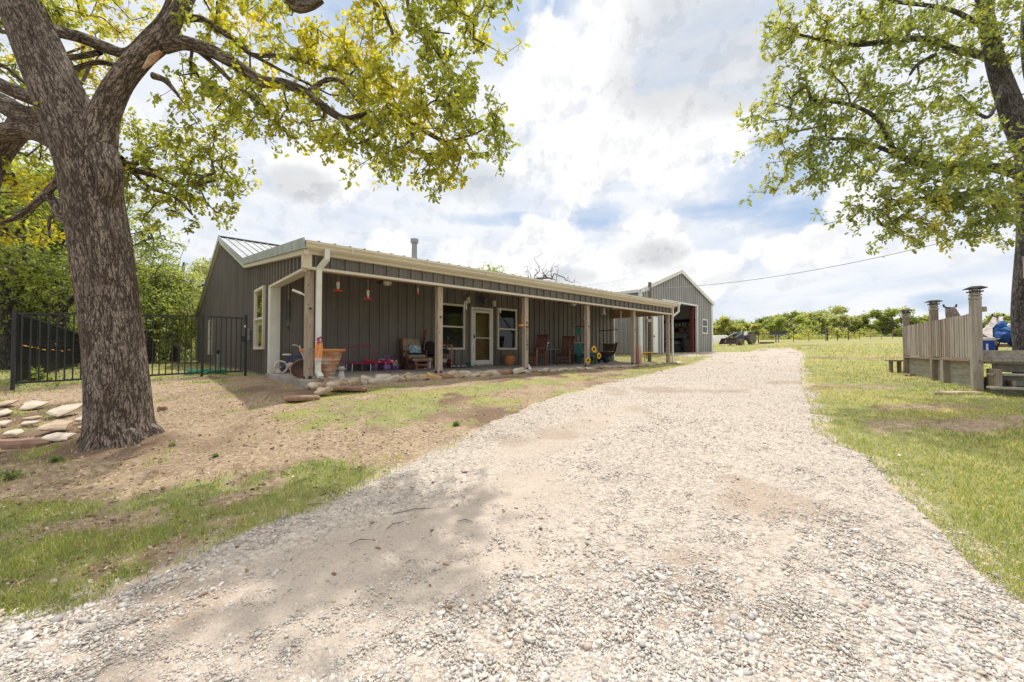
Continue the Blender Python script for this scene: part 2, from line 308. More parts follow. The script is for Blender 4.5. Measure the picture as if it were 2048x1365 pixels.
# ------------------------------------------------------------------ mesh helpers
class MB:
    def __init__(s): s.v = []; s.f = []; s.uv = {}
    def add(s, vs, fs, T=None):
        b = len(s.v)
        for p in vs:
            p = Vector(p); s.v.append(T @ p if T else p)
        for f in fs: s.f.append([i + b for i in f])
        return s
    def box(s, c, d, rz=0.0, T=None, rx=0.0, ry=0.0, ch=0.0):
        x, y, z = d[0] / 2, d[1] / 2, d[2] / 2
        R = Matrix.Translation(c) @ Euler((rx, ry, rz)).to_matrix().to_4x4()
        if T: R = T @ R
        s.add([(i * x, j * y, k * z) for i in (-1, 1) for j in (-1, 1) for k in (-1, 1)], [(0, 1, 3, 2), (4, 6, 7, 5), (0, 4, 5, 1), (2, 3, 7, 6), (0, 2, 6, 4), (1, 5, 7, 3)], R)
        return s
    def tube(s, pts, r, n=8, cap=True, closed=False):
        pts = [Vector(p) for p in pts]
        if not isinstance(r, (list, tuple)): r = [r] * len(pts)
        b = len(s.v); N = len(pts); up = None
        for i, p in enumerate(pts):
            if closed: t = pts[(i + 1) % N] - pts[i - 1]
            else: t = pts[min(i + 1, N - 1)] - pts[max(i - 1, 0)]
            if t.length < 1e-9: t = Vector((0, 0, 1))
            t.normalize()
            if up is None:
                up = Vector((0, 0, 1)) if abs(t.z) < .9 else Vector((1, 0, 0))
            a = t.cross(up)
            if a.length < 1e-4: a = t.cross(Vector((0, 1, 0)))
            a.normalize(); bb = a.cross(t); up = bb
            for k in range(n):
                w = 2 * PI * k / n; s.v.append(p + (a * math.cos(w) + bb * math.sin(w)) * r[i])
        for i in range(N if closed else N - 1):
            i2 = (i + 1) % N
            for k in range(n):
                s.f.append([b + i * n + k, b + i * n + (k + 1) % n, b + i2 * n + (k + 1) % n, b + i2 * n + k])
        if cap and not closed:
            s.f.append([b + k for k in range(n)][::-1]); s.f.append([b + (N - 1) * n + k for k in range(n)])
        return s
    def lathe(s, prof, c=(0, 0, 0), n=20, T=None):
        b = len(s.v); R = Matrix.Translation(c)
        if T: R = R @ T
        for (r, z) in prof:
            for k in range(n): w = 2 * PI * k / n; s.v.append(R @ Vector((r * math.cos(w), r * math.sin(w), z)))
        for i in range(len(prof) - 1):
            for k in range(n): s.f.append([b + i * n + k, b + i * n + (k + 1) % n, b + (i + 1) * n + (k + 1) % n, b + (i + 1) * n + k])
        s.f.append([b + k for k in range(n)][::-1]); s.f.append([b + (len(prof) - 1) * n + k for k in range(n)])
        return s
    def prism(s, poly, h, T):                                      # polygon in local xy, extruded along local z
        n = len(poly); s.add([(x, y, 0) for x, y in poly] + [(x, y, h) for x, y in poly],
            [list(range(n))[::-1], list(range(n, 2 * n))] + [[i, (i + 1) % n, n + (i + 1) % n, n + i] for i in range(n)], T)
        return s
    def ball(s, c, r, n=10, m=7):
        if not isinstance(r, (tuple, list)): r = (r, r, r)
        b = len(s.v)
        for i in range(m + 1):
            a = PI * i / m
            for k in range(n): w = 2 * PI * k / n; s.v.append(Vector((c[0] + r[0] * math.sin(a) * math.cos(w), c[1] + r[1] * math.sin(a) * math.sin(w), c[2] + r[2] * math.cos(a))))
        for i in range(m):
            for k in range(n): s.f.append([b + i * n + k, b + (i + 1) * n + k, b + (i + 1) * n + (k + 1) % n, b + i * n + (k + 1) % n])
        return s
    def build(s, name, mat, parent=None, off=(0, 0, 0), smooth=False, bevel=0.0, loc=None, rz=None):
        me = bpy.data.meshes.new(name); o3 = Vector(off)
        me.from_pydata([tuple(p - o3) for p in s.v], [], s.f); me.materials.append(mat)
        if smooth: me.shade_smooth()
        me.validate(); me.update()
        o = bpy.data.objects.new(name, me); C.objects.link(o)
        if parent: o.parent = parent
        if loc is not None: o.location = loc
        if rz is not None: o.rotation_euler = (0, 0, rz)
        if bevel:
            md = o.modifiers.new('bevel', 'BEVEL'); md.width = bevel; md.segments = 2; md.limit_method = 'ANGLE'; md.angle_limit = .6
        if smooth and hasattr(me, 'set_sharp_from_angle'): me.set_sharp_from_angle(angle=.7)
        return o
def tag(o, label=None, cat=None, group=None, kind=None):
    if label: o['label'] = label
    if cat: o['category'] = cat
    if group: o['group'] = group
    if kind: o['kind'] = kind
    return o
def thing(name, label, cat, loc=(0, 0, 0), rz=0.0, group=None):
    o = bpy.data.objects.new(name, None); C.objects.link(o); o.location = loc; o.rotation_euler = (0, 0, rz); o.empty_display_size = .1
    return tag(o, label, cat, group)
def copy_tree(o, parent=None):
    c = o.copy(); C.objects.link(c)
    if parent: c.parent = parent
    for ch in list(o.children): copy_tree(ch, c)
    return c
def hthing(name, label, cat, u, v, z=0.0, rz=0.0, group=None): return thing(name, label, cat, hw(u, v, z), HA + rz, group)
def wthing(name, label, cat, x, y, z=None, rz=0.0, group=None): return thing(name, label, cat, (x, y, g1(x, y) if z is None else z), rz, group)
def bx(name, mat, par, c, d, bevel=0.0, **k): return MB().box(c, d, **k).build(name, mat, par, bevel=bevel)
def npmesh(name, verts, faces, mat, tint=None, parent=None, smooth=False, loc=(0, 0, 0)):
    """verts (N,3), faces (M,k) constant k; tint (N,3) per vertex"""
    me = bpy.data.meshes.new(name); N = len(verts); Mf, k = faces.shape
    me.vertices.add(N); me.vertices.foreach_set('co', np.ascontiguousarray(verts - np.array(loc), dtype=np.float32).ravel())
    me.loops.add(Mf * k); me.loops.foreach_set('vertex_index', np.ascontiguousarray(faces, dtype=np.int32).ravel())
    me.polygons.add(Mf); me.polygons.foreach_set('loop_start', np.arange(0, Mf * k, k, dtype=np.int32))
    me.polygons.foreach_set('loop_total', np.full(Mf, k, dtype=np.int32))
    me.update(calc_edges=True)
    if tint is not None:
        a = me.attributes.new('tint', 'FLOAT_COLOR', 'POINT'); t = np.ones((N, 4), np.float32); t[:, :3] = tint; a.data.foreach_set('color', t.ravel())
    if smooth: me.shade_smooth()
    me.materials.append(mat); o = bpy.data.objects.new(name, me); C.objects.link(o); o.location = loc
    if parent: o.parent = parent
    return o
def vnoise(x, y, s=1.0, seed=0):                                   # cheap smooth value noise in numpy
    x = np.asarray(x) * s; y = np.asarray(y) * s; xi = np.floor(x).astype(np.int64); yi = np.floor(y).astype(np.int64); fx = x - xi; fy = y - yi
    fx = fx * fx * (3 - 2 * fx); fy = fy * fy * (3 - 2 * fy)
    def h(a, b): n = (a * 374761393 + b * 668265263 + seed * 1274126177) & 0x7fffffff; n = ((n ^ (n >> 13)) * 1274126177) & 0x7fffffff; return ((n ^ (n >> 16)) & 0xffff) / 65535.0
    return (h(xi, yi) * (1 - fx) + h(xi + 1, yi) * fx) * (1 - fy) + (h(xi, yi + 1) * (1 - fx) + h(xi + 1, yi + 1) * fx) * fy
def fbm(x, y, s=1.0, seed=0, o=4):
    r = 0; a = .5; t = 0
    for i in range(o): r = r + a * vnoise(x, y, s, seed + i); t += a; a *= .5; s *= 2.03
    return r / t

# ------------------------------------------------------------------ ground and driveway
EL = [(-500, 1420), (0, 1243), (200, 1172), (300, 1140), (440, 1078), (560, 1036), (700, 980), (800, 932), (880, 900), (1000, 842), (1100, 800), (1200, 771), (1300, 749), (1400, 724), (1432, 712)]
ER = [(1608, 706), (1606, 730), (1615, 780), (1636, 820), (1648, 868), (1690, 893), (1740, 914), (1790, 950), (1850, 1010), (1930, 1082), (2010, 1160), (2300, 1330)]
L3 = [pg(*p) for p in EL]; R3 = [pg(*p) for p in ER]
POLY = np.array([(-9, -7)] + L3 + [hw(21.5, 9.9)[:2], hw(23.5, 11.6)[:2], hw(28.5, 11.6)[:2], hw(29.5, 9.5)[:2], (20.5, 33.5), (23.5, 34)] + R3 + [(9, -7)], float)
def sdpoly(X, Y):
    X = np.asarray(X, float); Y = np.asarray(Y, float); d = np.full(X.shape, 1e9); ins = np.zeros(X.shape, bool); n = len(POLY)
    for i in range(n):
        ax, ay = POLY[i]; bx_, by = POLY[(i + 1) % n]; ex, ey = bx_ - ax, by - ay; wx, wy = X - ax, Y - ay
        t = np.clip((wx * ex + wy * ey) / (ex * ex + ey * ey + 1e-12), 0, 1); d = np.minimum(d, (wx - ex * t) ** 2 + (wy - ey * t) ** 2)
        c = ((ay > Y) != (by > Y)) & (X < (bx_ - ax) * (Y - ay) / (by - ay + 1e-12) + ax); ins ^= c
    return np.where(ins, 1, -1) * np.sqrt(d)
def ell(X, Y, c, r, ang=0.0):
    dx = X - c[0]; dy = Y - c[1]; ca, sa = math.cos(ang), math.sin(ang); a = (dx * ca + dy * sa) / r[0]; b = (-dx * sa + dy * ca) / r[1]
    return np.clip(1.25 - np.sqrt(a * a + b * b), 0, 1)
def gpatch(px, py, rx, ry, ang=HA): return (pg(px, py), (rx, ry), ang)
GRASSP = [gpatch(250, 1090, 2.3, .75, .5), gpatch(60, 1140, 1.6, .7, .5), gpatch(560, 1000, 1.6, .55, .55), gpatch(330, 1000, 1.5, .45, .45), gpatch(120, 1130, 1.0, .45, .5), gpatch(60, 1190, .7, .3, .5), gpatch(260, 1080, .9, .35, .5), gpatch(150, 1020, 1.1, .4, .4), gpatch(480, 1020, 1.1, .35, .55), gpatch(600, 975, .8, .3, .5), gpatch(350, 1000, .6, .3, .4),
    gpatch(620, 940, .5, .25, .4), gpatch(820, 822, 1.3, .55), gpatch(1000, 772, 4.5, .30), gpatch(780, 775, 2.0, .22), gpatch(1000, 800, 1.7, .45), gpatch(900, 790, 2.3, .35), gpatch(1130, 785, 2.0, .55), gpatch(1240, 755, 3.2, .8), gpatch(1350, 735, 4.5, 1.0), gpatch(720, 790, 1.0, .25),
    gpatch(80, 782, 1.6, .35), gpatch(330, 762, 1.3, .2), gpatch(420, 764, 1.2, .3), gpatch(900, 850, .5, .2), gpatch(690, 965, .5, .2, .4), gpatch(1250, 772, 1.5, .4)]
DIRTP = [gpatch(1900, 848, 1.6, .45, .1), gpatch(1960, 858, .6, .3, .1), gpatch(1720, 775, 2.3, .5, 0), gpatch(1830, 815, 1.6, .28, 0), gpatch(1720, 716, 5.5, 1.0, 0), gpatch(1180, 765, 1.6, .35), gpatch(1050, 790, .9, .25), gpatch(1560, 693, 8, 1.4, 0)]
def cover(X, Y):
    """0..1 grass cover at ground points"""
    X = np.asarray(X, float); Y = np.asarray(Y, float); u, v = UX * X + UY * Y, -UY * X + UX * Y; sd = sdpoly(X, Y)
    # to the right of the drive and beyond everything is pasture; left of it bare dirt with patches
    right = (X > np.interp(Y, [-7, 2, 6, 12, 30], [1.5, 1.5, 3, 6, 14])).astype(float)
    left = np.zeros(X.shape)
    for i_, (c, r, a) in enumerate(GRASSP): left = np.maximum(left, ell(X, Y, c, r, a) * (.72 if i_ < 4 else 1))
    yard = ((v > 12.3) & (u < 2.3)) | ((u > 18.1) & (v > 8.2) & (v < 30)) | (u < -2.2) & (v > 9.5)
    left = np.where(yard, .95, left); left = np.where((u > 17.2) & (v > 6.2) & (right < .5), np.maximum(left, .9), left)
    left = np.where((u < -13) | (Y < -8), .7, left)
    g = np.where(right > .5, .9, left)
    for c, r, a in DIRTP: g = g - .75 * ell(X, Y, c, r, a)
    g = g * (.80 + .20 * (right > .5)) + (fbm(X, Y, 1.8, 3) - .5) * (1.9 - 1.0 * right) + (fbm(X, Y, 7, 9, 3) - .5) * (1.1 - .4 * right)
    return np.clip(g, 0, 1) * (sd < 0.12)
def gridlines(a, b, step, far):
    c = list(np.arange(a, b + 1e-6, step)); s = step; x = b
    while x < far: s *= 1.16; x += s; c.append(x)
    s = step; x = a; lo = []
    while x > -far: s *= 1.16; x -= s; lo.append(x)
    return np.array(lo[::-1] + c)
def make_ground():
    xs = gridlines(-11, 16, .13, 700); ys = gridlines(-1, 22, .13, 800); X, Y = np.meshgrid(xs, ys, indexing='ij'); n, m = X.shape
    Z = ground(X, Y); near = np.clip(1.3 - np.hypot(X, Y - 6) / 60, 0, 1)
    rough = (fbm(X, Y, 1.3, 5) - .5) * .10 + (fbm(X, Y, 5, 6, 3) - .5) * .035
    u, v = UX * X + UY * Y, -UY * X + UX * Y; flat = (u > 1.4) & (u < 31.5) & (v > 8.0) & (v < 33)
    far = np.clip((np.hypot(X, Y) - 25) / 60, 0, 1)
    Z = Z + np.where(flat, 0, rough * near) + far * (fbm(X, Y, .05, 8) - .5) * .9
    idx = np.arange(n * m).reshape(n, m); Fq = np.stack([idx[:-1, :-1], idx[1:, :-1], idx[1:, 1:], idx[:-1, 1:]], -1).reshape(-1, 4)
    g = cover(X, Y); dark = fbm(X, Y, .8, 21); sd = sdpoly(X, Y)
    mask = np.stack([g, dark, np.clip(sd * 1.4 + .75, 0, 1)], -1).reshape(-1, 3)
    o = npmesh('ground', np.stack([X, Y, Z], -1).reshape(-1, 3), Fq, M['groundm'], mask, smooth=True); tag(o, kind='structure')
    # the drive: a separate gravel sheet, slightly crowned, sinking under the soil at its ragged edges
    xs = gridlines(-9, 12, .10, 26)[::1]; ys = gridlines(-2, 18, .10, 40); X, Y = np.meshgrid(xs, ys, indexing='ij'); n, m = X.shape
    sd = sdpoly(X, Y) + (fbm(X, Y, 2.2, 31) - .5) * .7
    Z = ground(X, Y) + (fbm(X, Y, 1.3, 5) - .5) * .10 * 1.0 + (fbm(X, Y, 5, 6, 3) - .5) * .035 + np.clip(sd * .13, -.06, .022) + np.where(sd > .3, (fbm(X, Y, 9, 33, 2) - .5) * .02, 0)
    keep = (sd > -.5); idx = np.arange(n * m).reshape(n, m); fm = keep[:-1, :-1] & keep[1:, :-1] & keep[1:, 1:] & keep[:-1, 1:]
    Fq = np.stack([idx[:-1, :-1], idx[1:, :-1], idx[1:, 1:], idx[:-1, 1:]], -1)[fm]; used, inv = np.unique(Fq, return_inverse=True)
    Vv = np.stack([X, Y, Z], -1).reshape(-1, 3)[used]; dk = np.stack([dusty(X, Y), fbm(X, Y, .9, 22), np.zeros_like(X)], -1).reshape(-1, 3)[used]
    o = npmesh('gravel_driveway', Vv, inv.reshape(Fq.shape), M['gravelm'], dk, smooth=True); tag(o, kind='structure')
def dusty(X, Y):                                                  # worn wheel tracks with fewer stones
    a = pg(820, 1110); b = pg(1010, 1000); c = pg(1500, 1000); d = pg(950, 1150)
    r = np.maximum.reduce([ell(X, Y, pg(700, 1150), (2.3, .62), .72) * .9, ell(X, Y, pg(450, 1330), (1.2, .5), .6) * .7, ell(X, Y, pg(900, 1040), (1.8, .5), .85) * .8, ell(X, Y, a, (1.1, .30), .75), ell(X, Y, b, (1.0, .22), .85), ell(X, Y, c, (1.3, .35), 1.2) * .5, ell(X, Y, d, (.7, .3), .7), ell(X, Y, pg(1150, 860), (2.2, .5), .95) * .6])
    return np.clip(r + (fbm(X, Y, 1.5, 40) - .5) * .5, 0, 1)
def ground_mats():
    for nm in ('groundm', 'gravelm'):
        m = bpy.data.materials.new('soil_and_grass' if nm == 'groundm' else 'crushed_limestone'); m.use_nodes = True; nt = m.node_tree; b = nt.nodes['Principled BSDF']
        b.inputs['Roughness'].default_value = .95; b.inputs['Specular IOR Level'].default_value = .15
        at = nt.nodes.new('ShaderNodeAttribute'); at.attribute_name = 'tint'; sp = nt.nodes.new('ShaderNodeSeparateColor'); nt.links.new(at.outputs['Color'], sp.inputs[0]); R_, G_, B_ = sp.outputs
        tc = nt.nodes.new('ShaderNodeTexCoord'); vec = tc.outputs['Object']; f1 = noise(nt, vec, 3.0, 8, .65); f2 = noise(nt, vec, 22, 6, .7); f3 = noise(nt, vec, .5, 5); f4 = noise(nt, vec, 70, 3, .7)
        if nm == 'groundm':
            dirt = mixc(nt, ramp(nt, f1, .3, .7), (.235, .160, .105), (.35, .255, .175)); dirt = mixc(nt, ramp(nt, f2, .45, .62), dirt, (.46, .37, .26)); dirt = mixc(nt, ramp(nt, G_, .45, .68), dirt, (.19, .13, .088))
            dirt = mixc(nt, ramp(nt, f4, .58, .72), dirt, (.17, .115, .075))
            gr = mixc(nt, ramp(nt, f1, .32, .7), (.215, .225, .09), (.32, .31, .135)); gr = mixc(nt, ramp(nt, f3, .45, .7), gr, (.36, .31, .12)); gr = mixc(nt, ramp(nt, f2, .5, .8), gr, (.40, .35, .17))
            th = V(nt, 'ADD', V(nt, 'MULTIPLY', R_, 1.5), V(nt, 'MULTIPLY', V(nt, 'SUBTRACT', f2, .5), 1.2)); col = mixc(nt, ramp(nt, th, .45, .85), dirt, gr)
            col = mixc(nt, V(nt, 'MULTIPLY', ramp(nt, V(nt, 'ADD', B_, V(nt, 'MULTIPLY', V(nt, 'SUBTRACT', f1, .5), .8)), .55, .8), .8), col, (.50, .42, .34))
            h = V(nt, 'ADD', f2, V(nt, 'MULTIPLY', f4, .5))
        else:
            def vor(s):
                v = nt.nodes.new('ShaderNodeTexVoronoi'); v.inputs['Scale'].default_value = s; v.inputs['Randomness'].default_value = 1; nt.links.new(vec, v.inputs['Vector']); q = nt.nodes.new('ShaderNodeSeparateColor'); nt.links.new(v.outputs['Color'], q.inputs[0]); return v.outputs['Distance'], q.outputs[0]
            d1, c1 = vor(28); d2, c2 = vor(65)
            fine = mixc(nt, f1, (.44, .365, .30), (.55, .475, .405)); fine = mixc(nt, ramp(nt, f4, .50, .66, 0, .75), fine, (.33, .27, .215)); fine = mixc(nt, ramp(nt, f2, .55, .75, 0, .6), fine, (.64, .57, .50))
            st = mixc(nt, c1, (.44, .38, .33), (.72, .64, .55)); st = mixc(nt, ramp(nt, c2, .3, .9, 0, .6), st, (.66, .58, .50)); st = mixc(nt, ramp(nt, d1, .50, .85, 0, .8), st, (.34, .275, .22))
            col = mixc(nt, ramp(nt, V(nt, 'ADD', R_, V(nt, 'MULTIPLY', V(nt, 'SUBTRACT', f2, .5), .9)), .15, .6, .25, .95), st, fine)
            col = mixc(nt, ramp(nt, G_, .58, .74, 0, .55), col, (.36, .27, .20)); col = mixc(nt, ramp(nt, f4, .6, .8, 0, .6), col, (.30, .24, .19))
            h = V(nt, 'SUBTRACT', V(nt, 'MULTIPLY', f2, .8), V(nt, 'MULTIPLY', V(nt, 'ADD', d1, d2), V(nt, 'SUBTRACT', 1.1, R_)))
        nt.links.new(col, b.inputs['Base Color'])
        bn = nt.nodes.new('ShaderNodeBump'); bn.inputs['Strength'].default_value = .8; bn.inputs['Distance'].default_value = .02; nt.links.new(h, bn.inputs['Height']); nt.links.new(bn.outputs[0], b.inputs['Normal']); M[nm] = m
ground_mats(); make_ground()

ICO = None
def ico():
    t = (1 + 5 ** .5) / 2; v = np.array([(-1, t, 0), (1, t, 0), (-1, -t, 0), (1, -t, 0), (0, -1, t), (0, 1, t), (0, -1, -t), (0, 1, -t), (t, 0, -1), (t, 0, 1), (-t, 0, -1), (-t, 0, 1)], float)
    f = np.array([(0, 11, 5), (0, 5, 1), (0, 1, 7), (0, 7, 10), (0, 10, 11), (1, 5, 9), (5, 11, 4), (11, 10, 2), (10, 7, 6), (7, 1, 8), (3, 9, 4), (3, 4, 2), (3, 2, 6), (3, 6, 8), (3, 8, 9), (4, 9, 5), (2, 4, 11), (6, 2, 10), (8, 6, 7), (9, 8, 1)])
    return v / np.linalg.norm(v[0]), f
def rot3(n, tilt):
    a = RNG.uniform(0, 2 * PI, n); b = RNG.normal(0, tilt, n); c = RNG.normal(0, tilt, n); ca, sa, cb, sb, cc, sc = np.cos(a), np.sin(a), np.cos(b), np.sin(b), np.cos(c), np.sin(c)
    Rz = np.zeros((n, 3, 3)); Rz[:, 0, 0] = ca; Rz[:, 0, 1] = -sa; Rz[:, 1, 0] = sa; Rz[:, 1, 1] = ca; Rz[:, 2, 2] = 1
    Rx = np.zeros((n, 3, 3)); Rx[:, 0, 0] = 1; Rx[:, 1, 1] = cb; Rx[:, 1, 2] = -sb; Rx[:, 2, 1] = sb; Rx[:, 2, 2] = cb
    Ry = np.zeros((n, 3, 3)); Ry[:, 1, 1] = 1; Ry[:, 0, 0] = cc; Ry[:, 0, 2] = sc; Ry[:, 2, 0] = -sc; Ry[:, 2, 2] = cc
    return Rz @ Rx @ Ry
def surfz(X, Y):                                                  # top of whatever lies there, drive or soil
    rough = (fbm(X, Y, 1.3, 5) - .5) * .10 + (fbm(X, Y, 5, 6, 3) - .5) * .035; sd = sdpoly(X, Y) + (fbm(X, Y, 2.2, 31) - .5) * .7
    return gz(X, Y) + rough + np.clip(sd * .13, 0, .022)
def pebbles():
    n = 240000; px = RNG.uniform(-250, 2300, n); py = 708 + (1500 - 708) * RNG.beta(1.25, 1.0, n)
    X, Y = pixground(px, py); ok = ~np.isnan(X); X, Y = X[ok], Y[ok]; sd = sdpoly(X, Y) + (fbm(X, Y, 2.2, 31) - .5) * .5
    pr = np.where(sd > 0, np.clip(1.0 - .62 * dusty(X, Y), .40, 1), np.exp(sd * 4.5) * .35); pr *= np.clip(.35 + 1.3 * (fbm(X, Y, 2.6, 50) - .28) * 1.6, .12, 1)
    k = (RNG.random(len(X)) < pr) & (Y < 30); X, Y = X[k], Y[k]; n = len(X)
    s = np.clip(RNG.lognormal(-5.45, .52, n), .0022, .022); s = np.maximum(s, .0012 * Y)
    s *= np.clip(.55 + .95 * fbm(X, Y, 1.4, 60), .6, 1.35) * (1 - .48 * np.clip(dusty(X, Y), 0, 1))
    v0, f0 = ico(); sc = np.stack([s * RNG.uniform(.9, 1.5, n), s * RNG.uniform(.7, 1.1, n), s * RNG.uniform(.38, .75, n)], -1)
    vv = v0[None] * (1 + RNG.normal(0, .27, (n, 12, 1))) * sc[:, None, :]; vv = np.einsum('nij,nkj->nki', rot3(n, .35), vv)
    vv += np.stack([X, Y, surfz(X, Y) + sc[:, 2] * .35], -1)[:, None, :]
    base = np.array([(.59, .53, .46), (.67, .62, .56), (.48, .44, .395), (.36, .34, .33), (.56, .43, .33), (.44, .42, .42), (.78, .72, .64)]); w = RNG.choice(7, n, p=[.26, .24, .16, .08, .11, .07, .08])
    t = (base[w] * .75 + .25 * np.array((.58, .56, .53))) * RNG.uniform(.76, 1.08, (n, 1)); t = np.repeat(np.clip(t, 0, .85), 12, axis=0)
    fc = (f0[None] + (np.arange(n) * 12)[:, None, None]).reshape(-1, 3)
    o = npmesh('gravel', vv.reshape(-1, 3), fc, M['pebble'], t); tag(o, 'loose pale limestone gravel covering the driveway', 'gravel', kind='stuff')
def grass():
    n = 330000; px = RNG.uniform(-200, 2250, n); py = 690 + (1480 - 690) * RNG.beta(.95, 1.25, n); X, Y = pixground(px, py); ok = (~np.isnan(X)) & (Y < 60); X, Y = X[ok], Y[ok]
    g = cover(X, Y); u, v = UX * X + UY * Y, -UY * X + UX * Y; inb = ((u > 2.2) & (u < 17.95) & (v > 8.3) & (v < 33)) | ((u > 20.7) & (u < 30.8) & (v > 11.9) & (v < 24.1))
    sp = (RNG.random(len(X)) < .06) & (sdpoly(X, Y) < .1); k = ((RNG.random(len(X)) < np.clip(g * 1.35 - .15, 0, 1)) | sp) & ~inb; X, Y = X[k], Y[k]; low = (g[k] < .12); n = len(X); d = np.hypot(X, Y)
    clump = fbm(X, Y, 3.5, 70); hgt = (.018 + .045 * RNG.random(n) ** 2.2) * (.5 + 1.0 * clump) * (1 + .35 * ((X < 0) & (Y < 5)))
    u, v = UX * X + UY * Y, -UY * X + UX * Y; wid = np.maximum(.0035, .0011 * d); hgt = np.maximum(hgt, .0035 * d)
    hgt = np.where((X < 2) & (v > 4.5) & (v < 8.4), hgt * .7, hgt)
    a = RNG.uniform(0, 2 * PI, n); lean = RNG.uniform(.1, .95, n) * hgt; la = RNG.uniform(0, 2 * PI, n)
    z = surfz(X, Y) - .004; B = np.stack([X, Y, z], -1); wv = np.stack([np.cos(a), np.sin(a), 0 * a], -1) * wid[:, None] / 2; L = np.stack([np.cos(la), np.sin(la), 0 * a], -1) * lean[:, None]; U = np.stack([0 * a, 0 * a, hgt], -1)
    vv = np.stack([B - wv, B + wv, B + L * .4 + U * .62 + wv * .75, B + L * .4 + U * .62 - wv * .75, B + L + U], 1)
    dry = np.clip(fbm(X, Y, .7, 80) * 1.5 - .40 + RNG.normal(0, .18, n) + .25 * (X > 5) * (Y > 6), 0, 1); gc = np.array((.18, .255, .08)); yc = np.array((.42, .42, .18)); sc_ = np.array((.55, .47, .27))
    t = gc * (1 - dry[:, None]) + yc * dry[:, None]; straw = (RNG.random(n) < .12) | (low & (RNG.random(n) < .75)); t[straw] = sc_; t *= RNG.uniform(.7, 1.3, (n, 1)); t = np.repeat(t, 5, axis=0)
    b = (np.arange(n) * 5)[:, None]; q = np.concatenate([b + np.array([0, 1, 2]), b + np.array([0, 2, 3]), b + np.array([3, 2, 4])], 0)
    o = npmesh('grass', vv.reshape(-1, 3), q, M['blade'], t); tag(o, 'short patchy green and straw coloured grass', 'grass', kind='stuff')
def litter():                                                     # dead leaves, chips and small clods on the bare dirt
    n = 5200; px = RNG.uniform(-100, 1250, n); py = 745 + 500 * RNG.beta(1, 1.5, n); X, Y = pixground(px, py); ok = (~np.isnan(X)) & (Y < 30); X, Y = X[ok], Y[ok]
    u, v = UX * X + UY * Y, -UY * X + UX * Y; k = ~((u > 2.0) & (v > 8.4)); k &= RNG.random(len(X)) < np.where(sdpoly(X, Y) > 0, .06, 1); X, Y = X[k], Y[k]; n = len(X)
    s = RNG.uniform(.006, .022, n); s = np.maximum(s, .0014 * Y); v0, f0 = ico(); sc = np.stack([s * RNG.uniform(.8, 1.6, n), s * .6, s * RNG.uniform(.12, .5, n)], -1); vv = v0[None] * (1 + RNG.normal(0, .2, (n, 12, 1))) * sc[:, None, :]
    vv = np.einsum('nij,nkj->nki', rot3(n, .3), vv) + np.stack([X, Y, surfz(X, Y) + sc[:, 2] * .4], -1)[:, None, :]
    base = np.array([(.22, .14, .095), (.40, .30, .21), (.52, .44, .34), (.30, .19, .12), (.18, .12, .08)]); t = np.repeat(base[RNG.choice(5, n)] * RNG.uniform(.8, 1.2, (n, 1)), 12, axis=0)
    o = npmesh('leaf_litter', vv.reshape(-1, 3), (f0[None] + (np.arange(n) * 12)[:, None, None]).reshape(-1, 3), M['pebble'], t); tag(o, 'dead leaves and small clods scattered on the bare soil', 'leaf litter', kind='stuff')
pebbles(); grass(); litter()

# ------------------------------------------------------------------ houses
def ribs(x0, x1, pitch=.3048, dep=.04, lo=0.0, minor=True):
    pts = []; k = math.floor((x0 - lo) / pitch) - 1
    while lo + k * pitch < x1 + pitch:
        b = lo + k * pitch
        if dep > .045: pts += [(b, 0), (b + .02, dep), (b + .13, dep), (b + .15, 0)]; k += 1; continue
        pts += [(b, 0), (b + .007, dep), (b + .045, dep), (b + .052, 0)]
        if minor: pts += [(b + .125, 0), (b + .135, .007), (b + .150, .007), (b + .16, 0), (b + .21, 0), (b + .22, .007), (b + .235, .007), (b + .245, 0)]
        k += 1
    xs = [p[0] for p in pts]; ds = [p[1] for p in pts]
    def at(x): return float(np.interp(x, xs, ds))
    out = [(x0, at(x0))] + [p for p in pts if x0 < p[0] < x1] + [(x1, at(x1))]
    return out, at
def ribwall(x0, x1, zb, zt, to, holes=(), pitch=.3048, dep=.04, minor=True, lo=0.0):
    mb = MB(); pr, at = ribs(x0, x1, pitch, dep, lo, minor); xs = sorted(set([p[0] for p in pr] + [h for H in holes for h in H[:2] if x0 < h < x1]))
    fb = zb if callable(zb) else (lambda x: zb); ft = zt if callable(zt) else (lambda x: zt)
    for a, b in zip(xs[:-1], xs[1:]):
        if b - a < 1e-6: continue
        m = (a + b) / 2; cuts = [None]
        for H in holes:
            if H[0] <= m <= H[1]: cuts.append((H[2], H[3]))
        segs = [((fb(a), fb(b)), None)]; lows = (fb(a), fb(b)); segs = []
        for c in sorted(cuts[1:]):
            segs.append((lows, (c[0], c[0]))); lows = (c[1], c[1])
        segs.append((lows, (ft(a), ft(b))))
        for (l0, l1), (h0, h1) in segs:
            if h0 - l0 < 1e-4 and h1 - l1 < 1e-4: continue
            mb.add([to(a, at(a), l0), to(b, at(b), l1), to(b, at(b), h1), to(a, at(a), h0)], [(0, 1, 2, 3)])
    return mb
def roofsheet(u0, u1, path, pitch=.3048, dep=.032, thick=.0):
    mb = MB(); pr, at = ribs(u0, u1, pitch, dep, 0, False)
    for (a, da), (b, db) in zip(pr[:-1], pr[1:]):
        for (v0, z0), (v1, z1) in zip(path[:-1], path[1:]): mb.add([(a, v0, z0 + da), (b, v0, z0 + db), (b, v1, z1 + db), (a, v1, z1 + da)], [(0, 1, 2, 3)])
    for (v0, z0), (v1, z1) in zip(path[:-1], path[1:]): mb.add([(u0, v0, z0 - .012), (u1, v0, z0 - .012), (u1, v1, z1 - .012), (u0, v1, z1 - .012)], [(0, 3, 2, 1)])
    return mb
